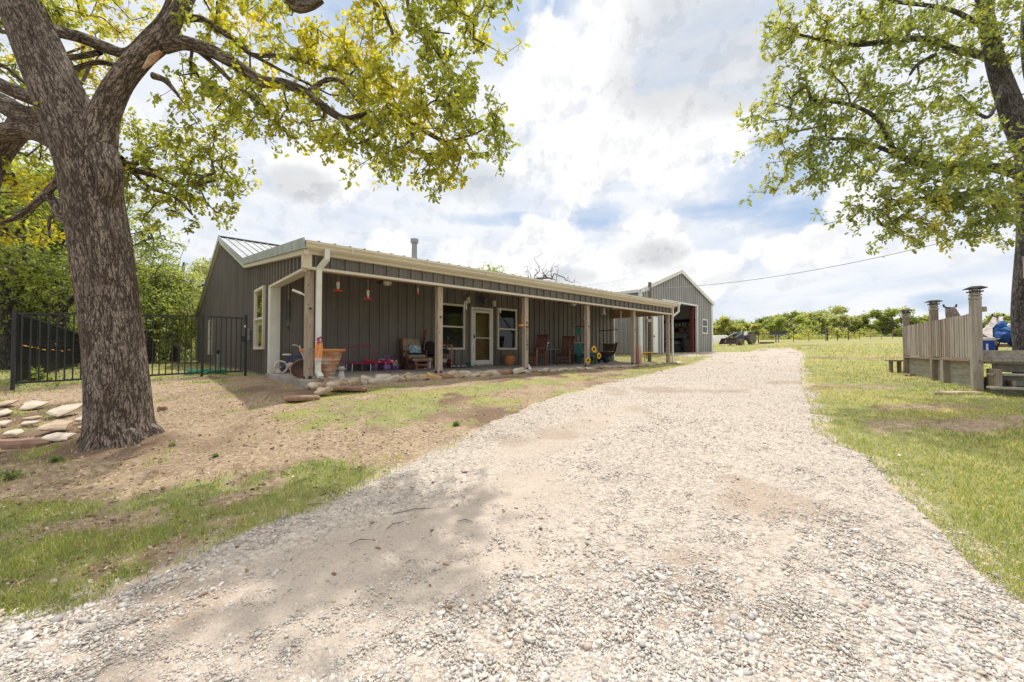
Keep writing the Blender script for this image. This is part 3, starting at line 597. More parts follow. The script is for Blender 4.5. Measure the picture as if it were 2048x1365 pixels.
def band(mb, pts, w0, w1, h, up=0.0):                              # a strip following (v,z) points, between u=w0..w1, hanging h below the line
    for (v0, z0), (v1, z1) in zip(pts[:-1], pts[1:]):
        mb.add([(w0, v0, z0 + up), (w1, v0, z0 + up), (w1, v1, z1 + up), (w0, v1, z1 + up), (w0, v0, z0 - h), (w1, v0, z0 - h), (w1, v1, z1 - h), (w0, v1, z1 - h)],
               [(0, 1, 2, 3), (7, 6, 5, 4), (4, 5, 1, 0), (6, 7, 3, 2), (5, 6, 2, 1), (7, 4, 0, 3)])
def window(par, off, ax, x0, x1, z0, z1, plane, name='window', mat='cream', blinds=True, rail=None, out=-1):
    """ax 'u': window in a wall v=plane facing -v; ax 'v': window in a wall u=plane facing -u"""
    def T(x, d, z): return (x, plane + out * d, z) if ax == 'u' else (plane + out * d, x, z)
    def bb(mb, xa, xb, za, zb, d0, d1):
        p = T((xa + xb) / 2, (d0 + d1) / 2, (za + zb) / 2); s = (abs(xb - xa), abs(d1 - d0), zb - za) if ax == 'u' else (abs(d1 - d0), abs(xb - xa), zb - za); mb.box(p, s)
    f = MB(); t = .075; bb(f, x0, x1, z1 - t, z1, -.06, .045); bb(f, x0, x1, z0, z0 + t, -.06, .05); bb(f, x0, x0 + t, z0 + t, z1 - t, -.06, .045); bb(f, x1 - t, x1, z0 + t, z1 - t, -.06, .045)
    fr = f.build(name, M[mat], par, off=off, bevel=.006); mid = rail if rail else (z0 + z1) / 2
    r = MB(); bb(r, x0 + t, x1 - t, mid - .03, mid + .03, -.03, .030); r.build('middle_rail', M[mat], fr)  # local to frame (already offset)
    fr.children[0].data.transform(Matrix.Translation(-Vector(off)))
    for za, zb, dd in ((mid + .03, z1 - t, .008), (z0 + t, mid - .03, -.012)):
        g = MB(); g.add([T(x0 + t, dd, za), T(x1 - t, dd, za), T(x1 - t, dd, zb), T(x0 + t, dd, zb)], [(0, 1, 2, 3)]); g.build('glass_pane', M['glass'], fr, off=off)
    if blinds:
        b = MB(); z = z1 - t - .02
        while z > z0 + t + .02: bb(b, x0 + t + .01, x1 - t - .01, z - .003, z + .017, -.075, -.065); z -= .042
        b.build('blind', M['blind'], fr, off=off)
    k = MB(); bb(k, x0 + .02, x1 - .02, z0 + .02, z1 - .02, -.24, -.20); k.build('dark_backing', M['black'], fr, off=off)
    return fr
def roofz(v): return float(np.interp(v, [8.4, 15.1, 21.4, 32.8], [2.70, 3.46, 5.5, 2.74]))
def house():
    O = (2.32, 11.73, 0); h = hthing('metal_house', 'long low charcoal metal-sided house with a full-length front porch', 'house', *O)
    def bld(mb, n, m, **k): return mb.build(n, M[m], h, off=O, **k)
    s = MB(); s.box(((2.2 + 17.95) / 2, (8.5 + 11.7) / 2, -.15), (15.75, 3.2, .30)); bld(s, 'porch_slab', 'concrete', bevel=.012)
    s = MB(); s.box((9.96, 22.1, -.16), (15.2, 20.7, .28)); bld(s, 'foundation', 'concrete')
    WH = [(7.30, 8.33, .60, 2.2), (9.84, 10.85, .60, 2.2)]; DH = (8.60, 9.60, 0, 2.14)
    bld(ribwall(2.32, 17.6, 0, 3.0, lambda x, d, z: (x, 11.73 - d, z), holes=[(a + .02, b - .02, c + .02, d - .02) for a, b, c, d in WH] + [(8.62, 9.58, 0, 2.12)]), 'front_wall', 'siding')
    GW = [(12.39, 13.62, .60, 2.32), (24.3, 25.6, .35, 2.1)]
    bld(ribwall(11.73, 32.5, -.02, lambda v: roofz(v) - .08, lambda x, d, z: (2.32 - d, x, z), holes=[(a + .02, b - .02, c + .02, d - .02) for a, b, c, d in GW]), 'gable_wall', 'siding')
    bld(ribwall(8.62, 11.73, 2.24, lambda v: roofz(v) - .08, lambda x, d, z: (2.32 - d, x, z)), 'porch_gable_panel', 'siding')
    bld(ribwall(11.73, 32.5, -.02, lambda v: roofz(v) - .08, lambda x, d, z: (17.6 + d, x, z)), 'end_wall', 'siding')
    bld(ribwall(2.32, 17.6, -.02, 2.7, lambda x, d, z: (x, 32.5 + d, z)), 'rear_wall', 'siding')
    bld(ribwall(2.36, 17.55, 2.24, 2.49, lambda x, d, z: (x, 8.62 - d, z)), 'fascia_panel', 'siding')
    # roof in two pitches: shallow porch slope, steep main slope
    bld(roofsheet(2.2, 17.74, [(8.38, 2.705), (15.1, 3.46)]), 'porch_roof', 'roof'); bld(roofsheet(2.2, 17.74, [(15.1, 3.46), (21.4, 5.5), (32.85, 2.74)]), 'main_roof', 'roof')
    r = MB(); r.box((9.97, 21.4, 5.53), (15.6, .32, .03)); bld(r, 'ridge_cap', 'roof')
    r = MB(); band(r, [(8.36, 2.70), (15.1, 3.46), (21.4, 5.5), (32.9, 2.735)], 2.17, 2.20, .16, .05); bld(r, 'rake_flashing', 'steel')
    r = MB(); band(r, [(8.36, 2.70), (15.1, 3.46), (21.4, 5.5), (32.9, 2.735)], 17.74, 17.77, .16, .05); bld(r, 'rake_flashing', 'steel')
    r = MB(); band(r, [(8.45, 2.55), (15.13, 3.30), (21.4, 5.33), (32.8, 2.60)], 2.21, 2.30, .10); bld(r, 'rake_trim', 'cream')
    r = MB(); r.box((2.25, 32.62, 2.62), (.2, .35, .22)); r.box((9.96, 32.7, 2.64), (15.3, .18, .14)); bld(r, 'rear_eave_trim', 'cream')
    r = MB(); r.box((9.98, 8.60, 2.215), (15.36, .10, .055)); bld(r, 'beam_trim', 'cream', bevel=.004)
    r = MB(); r.box((9.98, 8.56, 2.525), (15.40, .10, .08)); r.box((9.98, 8.48, 2.553), (15.44, .12, .012)); bld(r, 'frieze_trim', 'cream', bevel=.004)
    r = MB(); r.box((9.98, 8.74, 2.37), (15.1, .18, .35)); bld(r, 'front_beam', 'tan_ply')
    r = MB(); r.box((17.50, 10.3, 2.42), (.16, 2.8, .46)); bld(r, 'end_beam', 'tan_ply'); r = MB(); r.box((2.42, 10.24, 2.42), (.14, 2.72, .46)); r.box((2.31, 10.2, 2.19), (.14, 3.0, .055)); bld(r, 'side_beam', 'cream')
    r = MB(); r.box((9.96, 10.2, 2.80), (15.1, 2.9, .03)); bld(r, 'porch_ceiling', 'whitetrim')
    r = MB(); r.box((2.34, 11.66, 1.10), (.17, .24, 2.2)); r.box((2.40, 11.60, 1.10), (.17, .10, 2.17)); bld(r, 'corner_trim', 'whitetrim', bevel=.004)
    r = MB(); r.box((17.58, 11.68, 1.35), (.10, .12, 2.7)); bld(r, 'corner_trim', 'whitetrim', bevel=.004)
    r = MB(); r.box((2.30, 8.60, 2.37), (.16, .14, .34)); bld(r, 'corner_trim', 'cream', bevel=.004); r = MB(); r.box((17.60, 8.59, 2.36), (.12, .13, .30)); bld(r, 'corner_trim', 'cream', bevel=.004)
    r = MB(); r.box((2.28, 32.5, 1.25), (.12, .14, 2.5)); bld(r, 'corner_trim', 'cream')
    # gutter: K profile extruded along u
    prof = [(8.50, 2.57), (8.43, 2.565), (8.385, 2.60), (8.385, 2.63), (8.345, 2.67), (8.345, 2.712), (8.36, 2.712), (8.36, 2.69), (8.50, 2.69)]; g = MB(); n = len(prof)
    g.add([(2.22, a, b) for a, b in prof] + [(17.98, a, b) for a, b in prof], [list(range(n)), list(range(n, 2 * n))[::-1]] + [[i, n + i, n + (i + 1) % n, (i + 1) % n] for i in range(n)]); gu = bld(g, 'gutter', 'cream')
    for k in range(9):
        u = 3.1 + k * 1.78; q = MB(); q.box((u, 8.342, 2.64), (.02, .008, .13)); q.build('gutter_bracket', M['cream'], gu, off=O)
    def spout(pts, mt, w=.085, d=.065):
        q = MB()
        for a, b in zip(pts[:-1], pts[1:]):
            a, b = Vector(a), Vector(b); t = (b - a); L = t.length + .02; c = (a + b) / 2; R = t.to_track_quat('Z', 'Y').to_matrix().to_4x4(); q.box((0, 0, 0), (w, d, L), T=Matrix.Translation(c) @ R)
        return bld(q, 'downspout', mt, bevel=.006)
    spout([(2.62, 8.41, 2.60), (2.62, 8.41, 2.40), (2.52, 8.56, 2.22), (2.52, 8.56, .14), (2.54, 8.44, .05)], 'whitetrim', .10, .075)
    spout([(17.90, 8.42, 2.60), (17.90, 8.42, 2.34), (17.70, 8.62, 2.10), (17.70, 8.62, .02)], 'whitetrim')
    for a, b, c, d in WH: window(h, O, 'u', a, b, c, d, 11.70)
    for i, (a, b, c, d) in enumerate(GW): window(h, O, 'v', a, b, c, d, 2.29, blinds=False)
    # storm door in front of an inner panelled door
    fr = MB(); fr.box((8.635, 11.70, 1.08), (.07, .10, 2.13)); fr.box((9.565, 11.70, 1.08), (.07, .10, 2.13)); fr.box((9.1, 11.70, 2.11), (.86, .10, .07)); door = bld(fr, 'door_frame', 'white', bevel=.005)
    q = MB(); q.box((9.1, 11.69, .03), (.86, .14, .05)); q.build('threshold', M['chrome'], door, off=O)
    q = MB(); q.box((8.72, 11.655, 1.06), (.10, .035, 1.99)); q.box((9.48, 11.655, 1.06), (.10, .035, 1.99)); q.box((9.1, 11.655, 2.00), (.66, .035, .10)); q.box((9.1, 11.655, .14), (.66, .035, .16)); q.box((9.1, 11.655, 1.03), (.66, .03, .035))
    sd_ = bld(q, 'storm_door', 'whitetrim', bevel=.005)
    q = MB(); q.add([(8.77, 11.66, .22), (9.43, 11.66, .22), (9.43, 11.66, 1.95), (8.77, 11.66, 1.95)], [(0, 1, 2, 3)]); q.build('glass_pane', M['glass'], sd_, off=O)
    q = MB(); q.box((8.70, 11.62, 1.08), (.03, .03, .14)); q.box((8.70, 11.60, 1.06), (.02, .05, .02)); q.build('door_handle', M['black'], sd_, off=O)
    q = MB(); q.box((9.1, 11.76, 1.05), (.9, .04, 2.06)); q.box((9.1, 11.735, .55), (.56, .02, .7)); q.box((9.1, 11.735, 1.35), (.56, .02, .66)); q.box((9.1, 11.735, 1.77), (.42, .02, .10)); bld(q, 'inner_door', 'doorwood', bevel=.008)
    # flue
    u, v = 10.4, 20.0; q = MB(); q.tube([(u, v, 4.8), (u, v, 6.15)], .13, 12); q.lathe([(.16, 0), (.20, .03), (.20, .20), (.16, .24)], (u, v, 6.1), 14); return h, q, O
H0, _flue, HO = house()
def flue():
    # stands on the main slope; its ray decides where along the ridge it rises
    best = None
    for v in np.linspace(15.3, 21.3, 40):
        u, z = onv(829, 478, v)
        if 3 < u < 17 and z > roofz(v) + .35: best = (u, v, z); break
    u, v, z = best or (9.5, 16.5, 5.0); q = MB(); q.tube([(u, v, roofz(v) - .1), (u, v, z - .12)], .11, 12); q.lathe([(.13, -.20), (.165, -.18), (.165, -.02), (.10, .0)], (u, v, z), 14); q.build('flue_pipe', M['galv'], H0, off=HO, smooth=True)
flue()
PU = [2.40, 5.45, 8.49, 11.55, 14.61, 17.56]
PLAB = ['first timber porch post at the left corner beside the big clay pot', 'second timber porch post in front of the cart and left window', 'timber porch post with stacked lettering right of the front door',
        'timber porch post with a sunflower at its foot', 'timber porch post beside the leaning brick stack', 'last timber porch post at the far right end of the porch']
def posts():
    for i, u in enumerate(PU):
        t = hthing('porch_post', PLAB[i], 'post', u, 8.77, 0, group='timber posts holding the porch beam')
        p = MB().box((0, 0, 1.095), (.145, .145, 2.19)).build('post', M['wood'], t, bevel=.008)
        for j in range(5): MB().lathe([(0, .002), (.011, .001), (.013, -.002)], (0, 0, 0), 9, T=Matrix.Translation((random.uniform(-.04, .04), -.0735, .3 + .4 * j + random.uniform(-.12, .12))) @ Euler((PI / 2, 0, 0)).to_matrix().to_4x4()).build('knot', M['lettering'], p)
        for d_ in (((.01, -.079, .035), (.06, .012, .05)), ((-.079, .0, .035), (.012, .09, .05))): MB().box(*d_).build('post_base_bracket', M['black'], t)
        k = MB().box((0.0, -.082, 1.42), (.05, .02, .035)).build('hook_plate', M['black'], t)
        if i == 2:
            for j, ch in enumerate('WELCOME'):
                cu = bpy.data.curves.new('letter', 'FONT'); cu.body = ch; cu.size = .125; cu.align_x = 'CENTER'; cu.extrude = .003; o = bpy.data.objects.new('letter', cu); C.objects.link(o); o.parent = t
                o.location = (.012, -.077, 1.235 - .108 * j); o.rotation_euler = (PI / 2, 0, 0); cu.materials.append(M['lettering']); bpy.context.view_layer.update(); me = bpy.data.meshes.new_from_object(o); o2 = bpy.data.objects.new('letter', me); C.objects.link(o2); o2.parent = t; o2.location = o.location; o2.rotation_euler = o.rotation_euler; bpy.data.objects.remove(o)
            MB().prism([(0, 0), (.11, 0), (0, .16)], .05, Matrix.Translation((.0725, -.05, 0)) @ Euler((PI / 2, 0, 0)).to_matrix().to_4x4()).build('foot_brace', M['white'], t)
posts()

def barn():
    O = (20.75, 12.0, .40); b = hthing('metal_barn', 'grey metal-sided barn with a gabled front and tall open doorway', 'barn', *O)
    def bld(mb, n, m, **k): return mb.build(n, M[m], b, off=O, **k)
    U0, U1, UM, V0, V1, Z0, ZE, ZP = 20.75, 30.7, 25.72, 12.0, 24.0, .40, 4.08, 5.80
    ft = lambda u: float(np.interp(u, [U0, UM, U1], [ZE, ZP, ZE])) - .06
    bld(MB().box(((U0 + U1) / 2, (V0 + V1) / 2, Z0 - .14), (U1 - U0, V1 - V0, .30)), 'floor_slab', 'concrete')
    WN = (29.0, 29.92, 1.76, 2.80); DR = (23.25, 28.15, Z0, 3.62)
    bld(ribwall(U0, U1, Z0, ft, lambda x, d, z: (x, V0 - d, z), holes=[(WN[0] + .02, WN[1] - .02, WN[2] + .02, WN[3] - .02), DR], dep=.06), 'front_wall', 'barnsiding')
    bld(ribwall(V0, V1, Z0, ZE - .05, lambda x, d, z: (U0 - d, x, z), dep=.06), 'side_wall', 'barnsiding'); bld(ribwall(V0, V1, Z0, ZE - .05, lambda x, d, z: (U1 + d, x, z)), 'side_wall', 'barnsiding'); bld(ribwall(U0, U1, Z0, ft, lambda x, d, z: (x, V1 + d, z)), 'rear_wall', 'barnsiding')
    r = MB(); pr, at = ribs(V0 - .12, V1 + .12, .3048, .03, 0, False)
    for (a, da), (c, dc) in zip(pr[:-1], pr[1:]):
        for s0, s1 in (((U0 - .15, ZE - .05), (UM, ZP)), ((UM, ZP), (U1 + .15, ZE - .05))): r.add([(s0[0], a, s0[1] + da), (s1[0], a, s1[1] + da), (s1[0], c, s1[1] + dc), (s0[0], c, s0[1] + dc)], [(0, 1, 2, 3)])
    bld(r, 'roof', 'roofwhite')
    r = MB()
    for y, w in ((V0 - .14, .03),):
        for s0, s1 in (((U0 - .16, ZE - .05), (UM, ZP)), ((UM, ZP), (U1 + .16, ZE - .05))):
            r.add([(s0[0], y - w, s0[1] + .05), (s1[0], y - w, s1[1] + .05), (s1[0], y, s1[1] + .05), (s0[0], y, s0[1] + .05), (s0[0], y - w, s0[1] - .19), (s1[0], y - w, s1[1] - .19), (s1[0], y, s1[1] - .19), (s0[0], y, s0[1] - .19)], [(0, 1, 2, 3), (7, 6, 5, 4), (4, 5, 1, 0), (6, 7, 3, 2), (5, 6, 2, 1), (7, 4, 0, 3)])
    bld(r, 'rake_trim', 'whitetrim'); r = MB(); r.box((U0 - .13, (V0 + V1) / 2, ZE - .12), (.06, 12.2, .16)); bld(r, 'eave_trim', 'whitetrim'); r = MB(); r.box((U1 + .13, (V0 + V1) / 2, ZE - .12), (.06, 12.2, .16)); bld(r, 'eave_trim', 'whitetrim')
    for u in (U0 - .02, U1 + .0): r = MB(); r.box((u, V0 - .03, (Z0 + ZE) / 2 - .1), (.26, .12, ZE - Z0 - .1)); bld(r, 'corner_trim', 'whitetrim', bevel=.006)
    r = MB(); r.box((DR[0], V0 - .03, (Z0 + DR[3]) / 2), (.10, .14, DR[3] - Z0)); r.box((DR[1], V0 - .03, (Z0 + DR[3]) / 2), (.12, .14, DR[3] - Z0)); r.box(((DR[0] + DR[1]) / 2, V0 - .03, DR[3] + .05), (DR[1] - DR[0] + .12, .14, .10)); bld(r, 'doorway_trim', 'whitetrim', bevel=.006)
    r = MB(); r.box((DR[1] - .20, V0 + .22, 2.0), (.22, .22, 3.2)); bld(r, 'red_column', 'redsteel')
    for z in (1.45, 2.85): bld(MB().box((25.7, V1 - .16, z), (9.6, .12, .22)), 'wall_girt', 'black'); bld(MB().box((U1 - .14, 18.0, z), (.12, 11.6, .22)), 'wall_girt', 'black')
    r = MB(); r.add([(U0 + .05, V1 - .1, Z0), (U1 - .05, V1 - .1, Z0), (U1 - .05, V1 - .1, 4.1), (UM, V1 - .1, 5.7), (U0 + .05, V1 - .1, 4.1)], [(0, 1, 2, 3, 4)]); r.add([(U1 - .06, V0 + .1, Z0), (U1 - .06, V1 - .1, Z0), (U1 - .06, V1 - .1, 4.0), (U1 - .06, V0 + .1, 4.0)], [(0, 1, 2, 3)]); bld(r, 'insulated_lining', 'liner')
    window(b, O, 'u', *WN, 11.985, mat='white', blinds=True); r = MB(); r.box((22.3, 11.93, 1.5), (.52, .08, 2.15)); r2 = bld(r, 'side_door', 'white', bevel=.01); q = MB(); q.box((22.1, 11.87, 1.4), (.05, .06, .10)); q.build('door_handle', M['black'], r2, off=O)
    # meter boxes and conduit
    r = MB(); r.tube([(21.35, 11.9, .5), (21.35, 11.9, 3.4)], .045, 8); bld(r, 'conduit', 'whitetrim', smooth=True)
    r = MB(); r.box((21.38, 11.88, 2.45), (.3, .14, .26)); r.box((21.38, 11.86, 2.0), (.22, .12, .5)); bld(r, 'meter_box', 'white', bevel=.015)
    r = MB(); r.box((21.4, 11.9, 1.1), (.16, .1, 1.0)); bld(r, 'cable_duct', 'whitetrim')
barn()

# ------------------------------------------------------------------ trees
LEAF = np.array([(0, .02), (.25, .08), (.42, .29), (.55, .11), (.76, .29), (1.0, .06)])      # a lobed oak leaf: station, half width
def leaves(tips, dirs, per, size, cols, parent, name='crown', droop=.25, simple=False, loc=(0, 0, 0), wild=.9, radius=.1):
    """rosettes of leaves round every twig tip"""
    tips = np.asarray(tips, float); dirs = np.asarray(dirs, float); n = len(tips) * per; T = np.repeat(tips, per, 0); D = np.repeat(dirs, per, 0)
    d = D * .6 + RNG.normal(0, wild, (n, 3)); d[:, 2] -= droop * RNG.random(n); d /= np.linalg.norm(d, axis=1)[:, None] + 1e-9
    up = RNG.normal(0, .55, (n, 3)); up[:, 2] += 1; side = np.cross(d, up); side /= np.linalg.norm(side, axis=1)[:, None] + 1e-9; nr = np.cross(side, d)
    s = size * RNG.uniform(.65, 1.25, n); st = T - D * (RNG.random(n) * radius)[:, None] + d * (s * .12)[:, None] + RNG.normal(0, radius * .25, (n, 3))
    if simple: L = np.array([(0, .05), (.5, .36), (1, .03)])
    else: L = LEAF
    k = len(L); bend = -.25 * L[:, 0] ** 2
    mid = st[:, None, :] + d[:, None, :] * (L[:, 0][None, :, None] * s[:, None, None]) + nr[:, None, :] * (bend[None, :, None] * s[:, None, None])
    w = side[:, None, :] * (L[:, 1][None, :, None] * s[:, None, None] * RNG.uniform(.8, 1.2, n)[:, None, None])
    vv = np.stack([mid - w, mid + w], 2).reshape(n, 2 * k, 3); b = (np.arange(n) * 2 * k)[:, None]
    fc = np.concatenate([b + np.array([2 * i, 2 * i + 1, 2 * i + 3, 2 * i + 2]) for i in range(k - 1)], 0)
    cols = np.array(cols, float); cid = np.repeat(RNG.random(len(tips)), per) * .75 + RNG.random(n) * .25; patch = fbm(T[:, 0] + T[:, 2] * .7, T[:, 1] + T[:, 2] * .4, .9, 90)
    q = np.clip(patch * 1.7 - .6 + (cid - .5) * .7, 0, .999) * (len(cols) - 1); i0 = q.astype(int); fr = (q - i0)[:, None]; t = cols[i0] * (1 - fr) + cols[np.minimum(i0 + 1, len(cols) - 1)] * fr
    t *= RNG.uniform(.8, 1.2, (n, 1)); return npmesh(name, vv.reshape(-1, 3), fc, M['leaf'], np.repeat(t, 2 * k, 0), parent, loc=loc)
def limbmesh(limbs, parent, mat, loc, name='trunk', rough=.06, n=22):
    me_v = []; me_f = []; uvs = []; L3_ = Vector(loc)
    for limb in limbs:
        pts = [Vector(p[:3]) for p in limb]; rad = [p[3] for p in limb]
        # Catmull-Rom resample
        P_, R_ = [], []
        for i in range(len(pts) - 1):
            p0, p1, p2, p3 = pts[max(i - 1, 0)], pts[i], pts[i + 1], pts[min(i + 2, len(pts) - 1)]; st = max(2, int((p2 - p1).length / max(.04, min(rad[i], .12) * .6)))
            st = min(st, 14)
            for j in range(st):
                t = j / st; P_.append(.5 * ((2 * p1) + (p2 - p0) * t + (2 * p0 - 5 * p1 + 4 * p2 - p3) * t * t + (3 * p1 - p0 - 3 * p2 + p3) * t ** 3)); R_.append(rad[i] * (1 - t) + rad[i + 1] * t)
        P_.append(pts[-1]); R_.append(rad[-1]); m = n if max(rad) > .1 else (12 if max(rad) > .03 else 7); up = None; b = len(me_v); dist = 0; seed = random.random() * 50
        for i, p in enumerate(P_):
            t = P_[min(i + 1, len(P_) - 1)] - P_[max(i - 1, 0)]; t.normalize()
            if i: dist += (p - P_[i - 1]).length
            if up is None: up = Vector((0, -1, .1)) if abs(t.z) > .5 else Vector((0, 0, 1))
            a = t.cross(up); a.normalize(); up = a.cross(t)
            for k in range(m + 1):
                w = 2 * PI * k / m; ww = w % (2 * PI); q = math.sin(ww * 2 + seed + dist * 1.3) * .4 + math.sin(ww * 3 + seed * 2 - dist * 2.1) * .35 + math.sin(ww * 5 + dist * 4) * .2; r = R_[i] * (1 + rough * q)
                me_v.append(p + (a * math.cos(w) + up * math.sin(w)) * r - L3_); uvs.append((k / m * 2 * PI * sum(rad) / len(rad), dist))
        for i in range(len(P_) - 1):
            for k in range(m): me_f.append((b + i * (m + 1) + k, b + (i + 1) * (m + 1) + k, b + (i + 1) * (m + 1) + k + 1, b + i * (m + 1) + k + 1))
        me_f.append(tuple(b + (len(P_) - 1) * (m + 1) + k for k in range(m)))
    me = bpy.data.meshes.new(name); me.from_pydata([tuple(v) for v in me_v], [], me_f); ul = me.uv_layers.new(name='UVMap'); li = np.empty(len(me.loops), np.int32); me.loops.foreach_get('vertex_index', li)
    ul.data.foreach_set('uv', np.array(uvs, np.float32)[li].ravel()); me.materials.append(mat); me.shade_smooth(); o = bpy.data.objects.new(name, me); C.objects.link(o); o.parent = parent; return o
def grow(limbs, tips, parent, loc, seg=.30, rbase=.0032, name='branches', wob=.18, cutoff=0.0):
    """join every leaf tip to the nearest wood with thin curved twigs; returns the direction each tip ends in"""
    nodes = []; par = []
    for limb in limbs:
        for i in range(len(limb)):
            p = np.array(limb[i][:3])
            if i:
                q = np.array(limb[i - 1][:3]); m = max(1, int(np.linalg.norm(p - q) / .2))
                for j in range(1, m): nodes.append(q + (p - q) * j / m); par.append(-1)
            nodes.append(p); par.append(-1)
    skel = len(nodes); tips = np.asarray(tips); A = np.array(nodes); dist = np.min(np.linalg.norm(tips[:, None] - A[None], axis=2), axis=1); order = np.argsort(dist)
    buf = np.zeros((skel + len(tips) * 14, 3)); buf[:skel] = A; cnt = skel; dirs = np.zeros_like(tips); paths = []; pars = [-1] * skel; hold = 30
    for t in order:
        tp = tips[t]; dd = np.linalg.norm(buf[:cnt] - tp, axis=1); k = int(np.argmin(dd)); L = dd[k]; m = max(1, min(13, int(L / seg))); prev = k; base = buf[k].copy(); idx = [k]; perp = RNG.normal(0, 1, 3) * wob * L; perp[2] += wob * L * .5
        for j in range(1, m + 1):
            s = j / m; q = base + (tp - base) * s + perp * math.sin(PI * s) * .6 + (RNG.normal(0, .03, 3) if j < m else 0); buf[cnt] = q; pars.append(prev); idx.append(cnt); prev = cnt; cnt += 1
        paths.append(idx); v = buf[idx[-1]] - buf[idx[-2]]; dirs[t] = v / (np.linalg.norm(v) + 1e-9)
    load = np.zeros(cnt); 
    for idx in paths: load[idx[-1]] += 1
    for i in range(cnt - 1, skel - 1, -1):
        if pars[i] >= 0: load[pars[i]] += load[i]
    mb = MB(); o3 = Vector(loc)
    for idx in paths:
        rr = [rbase * max(1, load[i]) ** .5 for i in idx]; rr[0] = min(rr[0], rr[1] * 1.25) if len(rr) > 1 else rr[0]
        if max(rr) < cutoff: continue
        mb.tube([Vector(buf[i]) - o3 for i in idx], rr, 5 if max(rr) > .008 else 3, cap=False)
    mb.build(name, M['twig'], parent, smooth=True); return dirs
def px_limb(lst, Ydef=None):                                       # (px, py, width px[, Y]) along a limb -> world points with radius
    out = []; Y = Ydef
    for e in lst:
        if len(e) > 3: Y = e[3]
        p = P(e[0], e[1], Y); out.append([p.x, p.y, p.z, e[2] / 2 * Y / F])
    for i, e in enumerate(lst):                                     # a wide lens stretches round things away from the middle
        a, b_ = lst[max(i - 1, 0)], lst[min(i + 1, len(lst) - 1)]; dx, dy = b_[0] - a[0], b_[1] - a[1]; L = math.hypot(dx, dy) or 1; nx, ny = -dy / L, dx / L; rx, ry = e[0] - 1024, e[1] - 682; R = math.hypot(rx, ry) or 1; c2 = 1 / (1 + (R / F) ** 2)
        rad = (nx * rx + ny * ry) / R; out[i][3] /= math.sqrt(rad * rad / c2 + 1 - rad * rad)
    return [tuple(o) for o in out]
def blobtips(blobs, dens):
    T = []
    for e in blobs:
        px, py, rx, ry, Y = e[:5]; dY = e[5] if len(e) > 5 else .6; w = e[6] if len(e) > 6 else 1; k = max(3, int(rx * ry * dens * w))
        for _ in range(k):
            a = random.uniform(0, 2 * PI); r = math.sqrt(random.random()); YY = Y + random.gauss(0, dY * .6); p = P(px + rx * r * math.cos(a), py + ry * r * math.sin(a), Y); c = P(px, py, Y); q = Vector((p.x, YY, p.z)); T.append((q.x * 1.0, q.y, q.z))
    return np.array(T)

